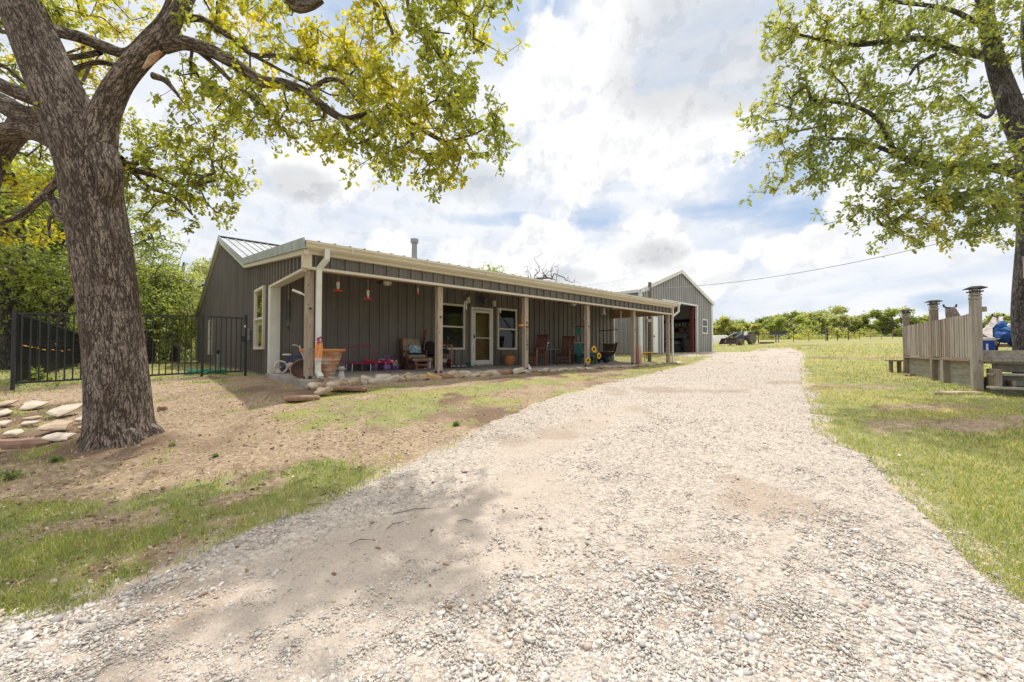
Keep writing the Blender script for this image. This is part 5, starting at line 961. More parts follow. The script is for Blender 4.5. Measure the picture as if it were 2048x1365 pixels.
def trampoline():
    t = face(714, 741, 'mini_trampoline', 'small pink child trampoline with curved magenta handle bar', 'trampoline'); mv(t, 0, .35, .40); R = .42
    ring = [(R * math.cos(a), R * math.sin(a) * .9, .215) for a in np.linspace(0, 2 * PI, 37)[:-1]]; MB().tube(ring, .018, 8, closed=True).build('frame_ring', M['magenta'], t, smooth=True); MB().lathe([(0, .21), (.36, .212), (.41, .222), (.415, .212)], n=32).build('mat', M['blackplastic'], t)
    MB().lathe([(.33, .226), (.42, .235), (.43, .215)], n=32).build('pad', M['magenta'], t, smooth=True)
    for a in (-2.2, -.95, .3, 1.5, 2.9): MB().tube([(R * .95 * math.cos(a), R * .85 * math.sin(a), .21), (R * .98 * math.cos(a), R * .88 * math.sin(a), .0)], .012, 6).build('leg', M['chrome'], t)
    MB().tube([(-.50, .1, .18), (-.53, .1, .48), (-.44, .1, .60), (-.25, .1, .68), (0, .1, .72), (.22, .1, .68), (.36, .1, .56), (.34, .1, .42), (.31, .1, .21)], .014, 8).build('handle_bar', M['magenta'], t, smooth=True)
    o = thing('red_toy_slide', 'bright red plastic toy pieces lying on the trampoline mat', 'toy', t.matrix_basis @ Vector((.25, -.05, .235)), t.rotation_euler[2]); MB().box((0, 0, .03), (.34, .12, .05), rz=.1, ry=.12).build('toy_body', M['red'], o, bevel=.02); MB().box((-.14, .05, .05), (.10, .10, .08), rz=.5).build('toy_block', M['red'], o, bevel=.02)
trampoline()
def quad():
    t = face(766, 741, 'ride_on_quad', 'toy ride-on quad bike in red with pale dots and purple wheels', 'toy vehicle', turn=-.75)          # faces the viewer's right
    mv(t, 0, .22)
    for x, y in ((.22, -.17), (.22, .17), (-.24, -.17), (-.24, .17)):
        w = MB().lathe([(.055, -.05), (.095, -.045), (.10, 0), (.095, .045), (.055, .05)], n=20, T=Matrix.Translation((x, y, .10)) @ Euler((PI / 2, 0, 0)).to_matrix().to_4x4()).build('wheel', M['purple'], t, smooth=True); MB().lathe([(.055, -.053), (.05, .053)], n=14, T=Matrix.Translation((x, y, .10)) @ Euler((PI / 2, 0, 0)).to_matrix().to_4x4()).build('hub', M['lilac'], w)
    b = MB(); b.ball((.18, 0, .24), (.20, .15, .085), 16, 10); b.ball((-.20, 0, .23), (.17, .13, .075), 14, 8); b.ball((0, 0, .20), (.25, .10, .08), 14, 8); b.ball((.2, -.17, .225), (.13, .06, .05), 12, 6); b.ball((.2, .17, .225), (.13, .06, .05), 12, 6); b.build('body', M['toyred'], t, smooth=True)
    MB().ball((-.12, 0, .30), (.14, .08, .04), 12, 6).build('seat', M['lilac'], t, smooth=True); f = MB(); f.box((.38, 0, .17), (.03, .20, .10)); f.build('front_bumper', M['tractorgrey'], t, bevel=.01); MB().ball((.40, 0, .19), (.02, .03, .03), 8, 6).build('headlight', M['yellow'], t)
    for y in (-.09, .09): MB().ball((.33, y, .27), .028, 8, 6).build('headlight', M['white'], t, smooth=True)
    MB().tube([(.12, 0, .30), (.10, 0, .38)], .02, 6).build('steering_column', M['purple'], t); MB().tube([(.06, -.12, .40), (.12, -.07, .44), (.11, 0, .38), (.12, .07, .44), (.06, .12, .40)], .016, 6).build('handlebar', M['purple'], t, smooth=True)
quad()
def glider():
    t = face(822, 739, 'glider_chair', 'worn glider armchair with tan floral cushions on a dark frame', 'armchair', turn=.35); mv(t, 0, .40, .48)
    MB().box((0, .24, .66), (.56, .10, .60), rx=-.22).build('back_cushion', M['cushion'], t, bevel=.04); MB().box((0, -.04, .40), (.54, .50, .12), rx=.05).build('seat_cushion', M['cushion'], t, bevel=.05)
    f = MB(); f.box((0, .22, .34), (.58, .05, .05)); f.box((0, -.22, .33), (.58, .05, .06)); f.build('seat_frame', M['redwood'], t)
    for s in (-1, 1):
        MB().box((s * .31, -.02, .56), (.07, .50, .03)).build('armrest', M['redwood'], t, bevel=.01); a = MB(); a.box((s * .31, -.20, .40), (.04, .04, .32)); a.box((s * .31, .20, .40), (.04, .04, .32)); a.box((s * .31, 0, .22), (.05, .60, .06)); a.box((s * .31, 0, .03), (.07, .62, .05)); a.box((s * .31, 0, .12), (.04, .28, .16)); a.build('side_frame', M['redwood'], t, bevel=.006)
        MB().box((s * .31, .285, .62), (.04, .04, .66), rx=-.22).build('back_post', M['redwood'], t)
    MB().box((0, -.28, .115), (.60, .03, .10)).build('front_rail', M['redwood'], t)
    p = thing('throw_pillow', 'blue patterned square pillow on the glider chair seat', 'pillow', t.matrix_basis @ Vector((.05, .0, .48)), t.rotation_euler[2]); MB().box((0, .08, .13), (.38, .12, .28), rx=-.35).build('pillow_cover', M['pillowblue'], p, bevel=.05)
    q = thing('folded_towel', 'dark navy folded cloth on the glider seat under the pillow', 'cloth', t.matrix_basis @ Vector((.02, -.08, .465)), t.rotation_euler[2]); MB().box((0, 0, .015), (.46, .34, .03)).build('cloth_fold', M['navy'], q, bevel=.012)
    o = face(841, 741, 'footstool', 'gliding footstool with pale cushion in front of the tan chair', 'footstool', turn=.1); mv(o, 0, .2)
    MB().box((0, 0, .30), (.56, .36, .07)).build('cushion', M['cushion'], o, bevel=.03)
    for s in (-1, 1): a = MB(); a.box((s * .17, -.12, .14), (.035, .035, .24), ry=s * .12); a.box((s * .17, .12, .14), (.035, .035, .24), ry=s * .12); a.box((s * .18, 0, .025), (.045, .36, .04)); a.build('side_frame', M['redwood_light'], o, bevel=.005)
    MB().box((0, -.13, .16), (.36, .03, .03)).build('cross_rail', M['redwood_light'], o); MB().box((0, -.13, .03), (.36, .03, .03)).build('cross_rail', M['redwood_light'], o); r = MB().box((0, 0, .255), (.44, .3, .02)).build('top_board', M['redwood'], o)
    for i, (x, y) in enumerate(((.08, -.02), (.12, .06))):
        s_ = thing('canvas_shoe', ['left canvas shoe', 'right canvas shoe'][i] + ' with white toe under the footstool', 'shoe', o.matrix_basis @ Vector((x, y, 0)), .2, 'shoes under the footstool'); MB().ball((0, 0, .035), (.05, .11, .04), 12, 6).build('shoe_upper', M['navy'], s_, smooth=True); MB().ball((0, -.08, .03), (.04, .04, .03), 10, 6).build('toe_cap', M['white'], s_, smooth=True)
    w = face(858, 735, 'white_box', 'small white box behind the footstool', 'box', z=0); mv(w, -.10, .5); MB().box((0, 0, .17), (.12, .1, .34)).build('box_body', M['white'], w, bevel=.01)
glider()
def leaning():
    u, _ = onv(838, 712, 11.35); a = hw(u, 11.35, .05); u2, z2 = onv(852, 660, 11.64); b = hw(u2, 11.64, z2); t = thing('pry_bar', 'long black tool with red grip leaning against the wall behind the glider', 'tool', a); d = b - a
    MB().tube([(0, 0, 0), tuple(d * .80)], [.035, .022], 8).build('shaft', M['black'], t, smooth=True); MB().tube([tuple(d * .80), tuple(d)], .024, 8).build('grip', M['red'], t, smooth=True)
    u, z = onv(850, 706, 11.4); t = thing('umbrella', 'furled pale wooden-handled umbrella standing beside the dark bag', 'umbrella', hw(u, 11.45, 0)); MB().tube([(0, 0, .02), (0, .0, .55)], [.012, .03], 8).build('furled_cover', M['bagdark'], t, smooth=True); MB().tube([(0, 0, .55), (.01, 0, .78)], .018, 8).build('handle', M['redwood_light'], t, smooth=True)
    u, z = onv(862, 700, 11.4); t = thing('dark_backpack', 'black backpack heaped on a chair behind the wooden cart', 'backpack', hw(u, 11.45, 0), HA); MB().ball((0, 0, .62), (.22, .15, .26), 16, 10).build('bag_body', M['bagdark'], t, smooth=True); MB().ball((.02, -.12, .55), (.14, .07, .13), 12, 8).build('front_pocket', M['bagdark'], t, smooth=True)
    s = thing('low_stool', 'dark low stool under the black backpack', 'stool', hw(u, 11.45, 0), HA); MB().box((0, 0, .35), (.42, .34, .03)).build('seat', M['redwood'], s, bevel=.008)
    for x in (-.18, .18):
        for y in (-.14, .14): MB().box((x, y, .168), (.035, .035, .335)).build('leg', M['redwood'], s)
leaning()
def cart():
    t = face(880, 736, 'serving_cart', 'small wooden serving cart with pale posts behind the second post', 'cart', turn=HA * .6); mv(t, 0.02, .25)
    for x in (-.27, .27):
        for y in (-.17, .17): l = MB().box((x, y, .40), (.035, .035, .70)).build('post', M['oak_wood'], t, bevel=.004); MB().ball((x, y, .03), .028, 8, 6).build('caster', M['white'], l, smooth=True)
    for z in (.18, .46): MB().box((0, 0, z), (.50, .32, .018)).build('shelf', M['redwood'], t)
    for y in (-.17, .17): MB().box((0, y, .745), (.60, .03, .025)).build('top_rail', M['oak_wood'], t)
    for x in (-.27, .27): MB().box((x, 0, .745), (.03, .31, .022)).build('top_rail', M['oak_wood'], t)
    b = thing('wire_basket', 'dark wire basket with odds and ends on the cart shelf', 'basket', t.matrix_basis @ Vector((.02, 0, .47)), .6); MB().box((0, 0, .07), (.36, .24, .14)).build('basket_body', M['bagdark'], b, bevel=.02); MB().box((.06, -.02, .16), (.12, .1, .05), rz=.4).build('folded_paper', M['clothblue'], b, bevel=.01)
    b = thing('pale_basin', 'white basin on the lower shelf of the wooden cart', 'basin', t.matrix_basis @ Vector((0.05, 0, .19)), 0); MB().lathe([(.10, 0), (.15, .10), (.16, .105), (.14, .09), (.09, .01)], n=20).build('basin_body', M['white'], b, smooth=True)
cart()
def footwear():
    t = face(899, 733, 'boot_bin', 'brown open bin against the wall left of the shoe tray', 'bin', turn=HA * .5); mv(t, 0, .15); MB().lathe([(.10, 0), (.13, .28), (.12, .28), (.09, .03)], n=4).build('bin_body', M['redwood'], t, bevel=.008)
    tr = face(921, 736, 'shoe_tray', 'flat black tray of shoes left of the front door', 'tray', turn=HA); mv(tr, 0, .1); q = MB(); q.box((0, 0, .008), (.72, .34, .012)); 
    for x, y, w, d in ((0, .17, .72, .012), (0, -.17, .72, .012)): q.box((x, y, .018), (w, d, .03))
    q.build('tray_body', M['blackplastic'], tr)
    cols = ['white', 'clothblue', 'whitetrim', 'black', 'pinkwhite', 'tractorgrey', 'teal', 'navy']; labs = ['white trainer at the left end of the shoe tray', 'blue slip-on second on the shoe tray', 'cream trainer near the middle of the shoe tray', 'black sandal in the middle of the shoe tray', 'pale pink shoe at the middle right of the shoe tray', 'grey trainer on the right half of the shoe tray', 'teal shoe on the right of the shoe tray', 'navy shoe at the right end of the shoe tray']
    for i, c in enumerate(cols):
        s = thing('shoe', labs[i], 'shoe', tr.matrix_basis @ Vector((-.30 + .086 * i, random.uniform(-.03, .05), .015)), HA + random.uniform(-.5, .5), 'shoes on the tray by the door'); MB().ball((0, 0, .035), (.036, .11, .04), 10, 6).build('upper', M[c], s, smooth=True); MB().box((0, 0, .008), (.07, .22, .016)).build('sole', M['white' if i % 2 else 'black'], s, bevel=.007)
    b = face(938, 735, 'teal_bucket', 'small teal bucket beside the front door frame', 'bucket'); mv(b, -.02, .05); MB().lathe([(.07, 0), (.09, .16), (.08, .16), (.06, .02)], n=16).build('bucket_body', M['teal'], b, smooth=True)
footwear()
def planter():
    t = face(1019, 731, 'terracotta_planter', 'round clay planter with dry plant under the right window', 'plant pot'); mv(t, 0, .2); MB().lathe([(.11, 0), (.13, .01), (.19, .16), (.215, .27), (.20, .33), (.175, .36), (.20, .385), (.215, .39), (.20, .40), (.16, .39)], n=32).build('pot_body', M['terrarim'], t, smooth=True); MB().lathe([(0, .36), (.17, .37)], n=16).build('soil', M['seedbrown'], t)
    q = MB()
    for _ in range(50): a = random.uniform(0, 2 * PI); r = random.uniform(.02, .14); h = random.uniform(.06, .16); q.tube([(r * math.cos(a) * .6, r * math.sin(a) * .6, .37), (r * math.cos(a), r * math.sin(a), .37 + h)], [.004, .002], 3)
    tag(q.build('dry_stems', M['drygrass'], t), kind='stuff')
planter()
def rocker(px, py, label, turn, dy=.35):
    t = face(px, py, 'rocking_chair', label, 'rocking chair', 'wooden rocking chairs on the porch', turn); mv(t, 0, dy, .52)
    for s in (-1, 1):
        x = s * .27; MB().tube([(x, -.42, .06), (x, -.25, .025), (x, 0, .018), (x, .25, .035), (x, .48, .10)], .022, 6).build('rocker', M['redwood'], t, smooth=True)
        MB().box((x, -.22, .33), (.045, .045, .62)).build('leg', M['redwood_light'], t, bevel=.006); MB().box((x, .22, .24), (.045, .045, .42)).build('leg', M['redwood'], t, bevel=.006); MB().box((x, -.02, .65), (.085, .56, .028)).build('armrest', M['redwood'], t, bevel=.008)
        MB().box((x * .93, .335, .79), (.045, .035, .80), rx=-.24).build('back_post', M['redwood'], t, bevel=.006)
    MB().box((0, 0, .42), (.56, .50, .03), rx=.06).build('seat', M['redwood'], t, bevel=.006); MB().box((0, -.225, .27), (.50, .025, .04)).build('front_rung', M['redwood_light'], t); MB().box((0, -.225, .15), (.50, .025, .035)).build('front_rung', M['redwood_light'], t)
    MB().box((0, .415, 1.13), (.58, .03, .09), rx=-.24).build('top_rail', M['redwood'], t, bevel=.008)
    for k in range(7): MB().box((-.19 + k * .063, .33, .77), (.042, .016, .68), rx=-.24).build('back_slat', M['redwood'], t)
    return t
rocker(1072, 733, 'red brown rocking chair half hidden behind the lettered post', -.75, .35); rocker(1134, 730, 'red brown slatted rocking chair in the open bay beside the teal hammock seat', -.35, .5)
def side_table():
    t = face(1098, 731, 'side_table', 'narrow dark side table between the two rocking chairs', 'table', turn=HA * .7); mv(t, 0.0, .55); MB().box((0, 0, .62), (.78, .40, .03)).build('tabletop', M['tractorgrey'], t, bevel=.006)
    for x in (-.34, .34):
        for y in (-.16, .16): MB().box((x, y, .302), (.03, .03, .605)).build('leg', M['iron'], t)
    s = thing('star_plaque', 'silver metal star in a ring standing on the side table', 'ornament', t.matrix_basis @ Vector((-.12, -.05, .636)), t.rotation_euler[2] - HA * .7); pts = []
    for k in range(10): a = PI / 2 + k * PI / 5; r = .17 if k % 2 == 0 else .07; pts.append((r * math.cos(a), r * math.sin(a)))
    MB().prism(pts, .02, Matrix.Translation((0, 0, .20)) @ Euler((PI / 2 - .15, 0, 0)).to_matrix().to_4x4()).build('star', M['chrome'], s); MB().tube([(.195 * math.cos(a), .01 - .03 * math.sin(a), .20 + .195 * math.sin(a)) for a in np.linspace(0, 2 * PI, 29)[:-1]], .009, 6, closed=True).build('ring', M['galv'], s, smooth=True)
    c = thing('candle_jar', 'small glass jar left of the star on the side table', 'jar', t.matrix_basis @ Vector((-.32, -.05, .636)), 0); MB().lathe([(.035, 0), (.04, .02), (.04, .1), (.03, .12)], n=14).build('jar_body', M['clear'], c, smooth=True)
side_table()
def hammock_chair(px, zbar, zs, label, cloth, v, top, name='hammock_seat', turn=0.0, L=.95, wide=.9):
    u, z = onv(px, 600, v); t = hthing(name, label, 'hammock chair', u, v, 0, -HA + turn, 'hanging hammock chairs'); B = wide / 2
    MB().tube([(-B, 0, zbar), (B, 0, zbar + .05)], .018, 8).build('spreader_bar', M['black'], t, smooth=True)
    r = MB(); r.tube([(0, 0, 2.72), (0, 0, zbar + .42)], .006, 5); r.tube([(0, 0, zbar + .42), (-B + .03, 0, zbar)], .005, 5); r.tube([(0, 0, zbar + .42), (B - .03, 0, zbar + .05)], .005, 5)
    r.tube([(-B + .02, 0, zbar), (-B + .05, .30, zs + .52)], .004, 4); r.tube([(B - .02, 0, zbar + .05), (B - .05, .30, zs + .52)], .004, 4); r.tube([(-B + .02, 0, zbar), (-B + .08, -.50, zs + .12)], .004, 4); r.tube([(B - .02, 0, zbar + .05), (B - .08, -.50, zs + .12)], .004, 4); r.build('ropes', M['rope'], t)
    n, m = 14, 16; vs = []
    prof = [(.30, zs + .52), (.27, zs + .34), (.20, zs + .16), (.06, zs + .02), (-.12, zs - .05), (-.30, zs - .03), (-.44, zs + .05), (-.50, zs + .12)]
    ys = np.interp(np.linspace(0, 7, m), range(8), [p[0] for p in prof]); zz = np.interp(np.linspace(0, 7, m), range(8), [p[1] for p in prof])
    for j in range(m):
        for i in range(n): s = (i / (n - 1)) * 2 - 1; vs.append((s * (B - .10 - .08 * math.sin(PI * j / (m - 1))), ys[j] - .02 * (1 - s * s), zz[j] - .10 * (1 - s * s) * math.sin(PI * min(1, (j + 3) / (m + 2)))))
    f = [(j * n + i, j * n + i + 1, (j + 1) * n + i + 1, (j + 1) * n + i) for j in range(m - 1) for i in range(n - 1)]; o = MB().add(vs, f).build('seat_cloth', M[cloth], t, smooth=True); md = o.modifiers.new('thick', 'SOLIDIFY'); md.thickness = .012
    for y, z in ((.30, zs + .52), (-.50, zs + .12)): MB().tube([(-B + .05, y, z), (B - .05, y, z)], .014, 6).build('dowel', M['rope'], t, smooth=True)
    return t
a_ = hammock_chair(1164, 1.55, .38, 'teal cloth hammock seat hanging behind the sunflower post', 'teal', 10.5, 2.7, turn=.5); MB().box((-.20, .02, 1.36), (.28, .03, .30)).build('head_pillow', M['teal'], a_, bevel=.01)
hammock_chair(1216, 1.45, .40, 'brown net hammock seat hanging near the open right end', 'brownnet', 10.4, 2.7, turn=-.55)
def sunflowers():
    for i, (px, py, r, lab) in enumerate([(1175, 721, .115, 'yellow sunflower at the foot of the timber post'), (1187, 699, .125, 'tallest yellow sunflower right of the post'), (1197, 712, .125, 'wide open sunflower leaning right of the post')]):
        u, z = onv(px, py, 8.58 - .05 * i); u0, _ = onv(1182 + i * 3, 733, 8.58); t = hthing('sunflower', lab, 'sunflower', u0, 8.56, 0, 0, 'sunflowers by the porch post'); c = Vector((u - u0, -.05 * i, z)); MB().tube([(0, 0, 0), (c.x * .4, -.02, z * .5), tuple(c)], .008, 6).build('stem', M['green'], t, smooth=True)
        a_ = .5 + .25 * i; R = Matrix.Translation(c) @ Euler((PI / 2, 0, -.55 + .2 * i)).to_matrix().to_4x4(); q = MB()
        for k in range(18): a = k * 2 * PI / 18; rr = r * random.uniform(.85, 1.1); q.add([(.3 * r * math.cos(a - .2), .3 * r * math.sin(a - .2), .01), (.7 * rr * math.cos(a - .16), .7 * rr * math.sin(a - .16), .02), (rr * math.cos(a), rr * math.sin(a), .0), (.7 * rr * math.cos(a + .16), .7 * rr * math.sin(a + .16), .02), (.3 * r * math.cos(a + .2), .3 * r * math.sin(a + .2), .01)], [(0, 1, 2, 3, 4)], R)
        q.build('petals', M['yellow'], t); MB().lathe([(0, .03), (.3 * r, .028), (.42 * r, .01), (.4 * r, -.005)], n=18, T=R).build('flower_disc', M['seedbrown'], t, smooth=True); q = MB()
        for k in range(3): zq = z * (.3 + .2 * k); q.add([(c.x * .3, -.01, zq), (c.x * .3 + .07, -.03, zq + .05), (c.x * .3 + .14, -.02, zq + .0), (c.x * .3 + .07, .02, zq - .03)], [(0, 1, 2, 3)])
        q.build('leaf', M['green'], t)
sunflowers()
def toys():
    t = face(1207, 726, 'toy_car', 'dark blue toy ride-on car under the brown hammock seat', 'toy vehicle', turn=-.3); mv(t, 0, .35); MB().ball((0, 0, .22), (.36, .2, .12), 14, 8).build('car_body', M['clothblue'], t, smooth=True); MB().box((.05, 0, .36), (.24, .26, .14)).build('windscreen', M['clear'], t, bevel=.04)
    for x in (-.22, .22):
        for y in (-.17, .17): MB().lathe([(.05, -.04), (.10, -.035), (.10, .035), (.05, .04)], n=16, T=Matrix.Translation((x, y, .10)) @ Euler((PI / 2, 0, 0)).to_matrix().to_4x4()).build('wheel', M['black'], t, smooth=True)
    t = face(1190, 728, 'black_bucket', 'black rubber tub behind the sunflowers', 'tub'); mv(t, 0, .5); MB().lathe([(.17, 0), (.22, .28), (.20, .28), (.15, .03)], n=20).build('tub_body', M['black'], t, smooth=True)
    t = face(1158, 727, 'teal_tub', 'tall teal plastic tub behind the rocking chair', 'tub'); mv(t, 0, .45); MB().lathe([(.18, 0), (.23, .42), (.21, .42), (.17, .03)], n=20).build('tub_body', M['teal'], t, smooth=True)
toys()
def bricks():
    rows = 12; k = 0
    for i in range(rows):
        w = 2 if i < 11 else 1
        for j in range(w):
            lab = ['left', 'right'][j] + ' brick of course %s in the leaning brick stack' % ['one', 'two', 'three', 'four', 'five', 'six', 'seven', 'eight', 'nine', 'ten', 'eleven', 'twelve'][i]
            u = 14.83 + (j * .105 if i % 2 == 0 else 0) + .010 * (rows - i) * .6; v = 8.74 + (0 if i % 2 == 0 else (j - .5) * .105 + .0)
            t = hthing('brick', lab, 'brick', u + (0 if i % 2 == 0 else .05) + random.uniform(-.006, .006), v, .001 + i * .0645, 0, 'bricks stacked beside the porch post'); sz = (.095, .20, .062) if i % 2 == 0 else (.20, .095, .062); o = MB().box((0, 0, .031), sz, rz=random.uniform(-.07, .07)).build('brick_block', M['brick'], t, bevel=.005)
bricks()
def hanging():
    for i, (px, pt, pb, r, lab) in enumerate([(676, 553, 583, .095, 'red and clear hummingbird feeder hanging nearest the corner post'), (736, 566, 599, .085, 'lower red hummingbird feeder hanging left of the ceiling light'), (836, 569, 589, .05, 'small red hummingbird feeder hanging beside the second post')]):
        v = 8.86; u, zb = onv(px, pb, v); _, zt = onv(px, pt, v); t = hthing('hummingbird_feeder', lab, 'bird feeder', u, v, zb, 0, 'hummingbird feeders along the beam'); h = min(zt - zb, .30)
        MB().tube([(0, 0, h * .75), (0, 0, 2.22 - zb)], .003, 4).build('hanging_wire', M['rope'], t); MB().lathe([(r * .45, .03), (r * 1.0, .015), (r, .0), (r * .5, .035), (r * .3, .05)], n=18).build('red_base', M['red'], t, smooth=True)
        MB().lathe([(r * .28, .05), (r * .32, h * .4), (r * .38, h * .62), (r * .2, h * .68)], n=14).build('glass_bottle', M['clear'], t, smooth=True); MB().lathe([(r * .22, h * .66), (r * .34, h * .72), (r * .12, h * .82)], n=14).build('red_cap', M['red'], t, smooth=True)
    u, v = 5.35, 10.2
    for i, (px, v, lab) in enumerate([(775, 10.1, 'ceiling fan with round light near the left bay'), (1147, 10.1, 'ceiling fan with round light over the rocking chair')]):
        u, zz = onv(px, 568 if i == 0 else 610, v); t = hthing('ceiling_fan', lab, 'ceiling fan', u, v, zz, .4 * i, 'ceiling fans of the porch')
        MB().tube([(0, 0, .12), (0, 0, 2.79 - zz)], .015, 8).build('down_rod', M['iron'], t); MB().lathe([(.03, .14), (.11, .12), (.12, .08), (.10, .055)], n=20).build('motor', M['iron'], t, smooth=True); MB().lathe([(.11, .05), (.105, .0), (.07, -.045), (.0, -.06)], n=20).build('light_bowl', M['lampglass'], t, smooth=True)
        for k in range(5): a = k * 2 * PI / 5 + .3; b = MB(); b.box((.38, 0, .10), (.50, .12, .012), rx=.15); o = b.build('blade', M['iron'], t); o.rotation_euler = (0, 0, a)
    # wind chimes
    def chime(px, py, v, lab, tubes, ln, mat, top='brass', sp=.035, zt=2.2):
        u, z = onv(px, py, v); t = hthing('wind_chime', lab, 'wind chime', u, v, z, 0, 'wind chimes hanging under the beam'); MB().tube([(0, 0, 0), (0, 0, zt - z)], .003, 4).build('cord', M['rope'], t); MB().lathe([(.02, 0), (sp + .015, -.005), (sp + .01, -.02), (.01, -.02)], n=14).build('top_disc', M[top], t)
        for k in range(tubes): a = k * 2 * PI / tubes; MB().tube([(sp * math.cos(a), sp * math.sin(a), -.03), (sp * math.cos(a), sp * math.sin(a), -.06 - ln * (1 - .06 * k))], .009, 6).build('chime_tube', M[mat], t)
        MB().tube([(0, 0, -.02), (0, 0, -.15 - ln)], .002, 3).build('striker_cord', M['rope'], t); MB().lathe([(.0, -.05), (.02, -.03), (.018, .02), (0, .04)], (0, 0, -.18 - ln), 8).build('wind_catcher', M[top], t, smooth=True)
    chime(577, 602, 11.0, 'long black wind chime against the shaded end bay', 5, .48, 'black', 'black', .05, 2.6); chime(931, 601, 9.6, 'silver wind chime hanging left of the front door', 4, .22, 'white', 'brass', zt=2.35); chime(1000, 615, 9.6, 'pale wind chime hanging right of the front door', 3, .12, 'white', 'brass', zt=2.35); chime(1242, 622, 9.3, 'thin pale wind chime near the open right end', 3, .26, 'white', 'whitetrim', .02)
    u, z = onv(1208, 628, 9.6); t = hthing('bird_feeder', 'pale pink tube bird feeder hanging in the right bay', 'bird feeder', u, 9.6, z); MB().lathe([(.05, 0), (.055, .02), (.05, .2), (.02, .24)], n=16).build('seed_tube', M['pinkwhite'], t, smooth=True); MB().lathe([(.09, -.02), (.10, 0), (.03, .01)], n=16).build('tray', M['whitetrim'], t, smooth=True); MB().tube([(0, 0, .23), (0, 0, 2.5 - z)], .003, 4).build('hanging_wire', M['rope'], t)
    # lanterns and star on the wall
    for px, lab in ((937, 'wall lantern left of the front door'), (989, 'wall lantern right of the front door')):
        u, z = onv(px, 600 if px < 950 else 607, 11.6); t = hthing('wall_lantern', lab, 'wall lamp', u, 11.62, z, 0, 'wall lanterns beside the front door'); MB().lathe([(.045, -.12), (.07, -.10), (.075, .08), (.05, .10)], n=8).build('lamp_glass', M['lampglass'], t); MB().lathe([(.085, .08), (.06, .13), (.02, .17)], n=8).build('cap', M['brass'], t); MB().box((0, .055, .06), (.06, .09, .20)).build('wall_bracket', M['brass'], t)
    u, z = onv(964, 598, 11.64); t = hthing('barn_star', 'large dark metal star in a ring above the front door', 'wall ornament', u, 11.64, z); pts = []
    for k in range(10): a = PI / 2 + k * PI / 5; r = .27 if k % 2 == 0 else .11; pts.append((r * math.cos(a), 0, r * math.sin(a)))
    MB().add(pts + [(0, -.07, 0)], [(k, (k + 1) % 10, 10) for k in range(10)]).build('star', M['star'], t); MB().tube([(.28 * math.cos(a), 0, .28 * math.sin(a)) for a in np.linspace(0, 2 * PI, 33)[:-1]], .009, 6, closed=True).build('ring', M['star'], t, smooth=True)
    # camera on the corner post
    t = hthing('security_camera', 'white bullet camera on the corner post', 'camera', 2.32, 8.78, 1.72, 0); MB().tube([(0, 0, -.03), (-.06, 0, .0)], .018, 8).build('mount', M['white'], t, smooth=True); MB().tube([(-.05, .02, .0), (-.19, .13, .07)], .026, 10).build('camera_body', M['white'], t, smooth=True)
    # cloth banner over the downspout
    t = hthing('orange_banner', 'orange cloth banner with white marks tied to the downspout', 'banner', 2.50, 8.48, .38, -.25); n = 9; q = MB(); vs = [((i / (n - 1) - .5) * .13 * (1 if j < 9 else .8) + .02 * j / 9, .012 * math.sin(i * 1.4 + j * .6), j * .036) for j in range(11) for i in range(n)]; q.add(vs, [(j * n + i, j * n + i + 1, (j + 1) * n + i + 1, (j + 1) * n + i) for j in range(10) for i in range(n - 1)]); o = q.build('banner_cloth', M['orange'], t, smooth=True); o.modifiers.new('thick', 'SOLIDIFY').thickness = .006
    for k in range(6): MB().tube([(-.02 + .008 * k, -.022, .05 + .048 * k), (.01 + .008 * k, -.026, .065 + .048 * k), (-.012 + .008 * k, -.022, .078 + .048 * k)], .006, 4).build('white_mark', M['white'], t)
    q = MB(); 
    for k in range(14): q.ball((random.uniform(-.03, .06), -.02, .35 + random.uniform(0, .11)), .017, 6, 4)
    tag(q.build('flower_trim', M['magenta'], t, smooth=True), kind='stuff'); q = MB(); q.box((.0, -.008, .02), (.12, .018, .05)); q.build('hem', M['pinkwhite'], t)
    t = hthing('orange_bracket_ornament', 'orange wooden bird perch fixed to the lettered post', 'ornament', 8.40, 8.77, 1.30); MB().box((-.02, 0, .22), (.035, .05, .42)).build('upright', M['oak_wood'], t, bevel=.006); MB().box((-.07, 0, .03), (.14, .12, .05)).build('perch', M['orange'], t, bevel=.008)
hanging()
# ------------------------------------------------------------------ stones along the slab
def rock(name, label, cat, x, y, z, sx, sy, sz, rz, mat, group, seed, tilt=.12, face_=0.0):
    rs = random.Random(seed); n = 9; irr = .62 if 400 <= seed < 420 else .80; vs = []; 
    for k in range(n): a = 2 * PI * k / n + rs.uniform(-.2, .2); r = rs.uniform(irr, 1.05) / max(abs(math.cos(a)), abs(math.sin(a))) ** .75; vs.append((sx / 2 * r * math.cos(a), sy / 2 * r * math.sin(a)))
    me = MB(); lo = [(a * .93, b * .93, -sz * .5) for a, b in vs]; mi = [(a * 1.03, b * 1.03, sz * rs.uniform(-.05, .2)) for a, b in vs]; hi = [(a * .86, b * .86, sz * rs.uniform(.38, .55)) for a, b in vs]
    f = [list(range(n))[::-1]] + [[i, (i + 1) % n, n + (i + 1) % n, n + i] for i in range(n)] + [[n + i, n + (i + 1) % n, 2 * n + (i + 1) % n, 2 * n + i] for i in range(n)] + [[2 * n + i, 2 * n + (i + 1) % n, 3 * n] for i in range(n)]
    me.add(lo + mi + hi + [(0, 0, sz * .5)], f); o = me.build(name, M[mat], loc=(x, y, z), bevel=min(.008, sz * .10)); o.rotation_euler = (face_ + rs.uniform(-tilt, tilt), rs.uniform(-tilt, tilt), rz); return tag(o, label, cat, group)
CNT = {}; ORD = 'first second third fourth fifth sixth seventh eighth ninth tenth eleventh twelfth thirteenth fourteenth'.split()
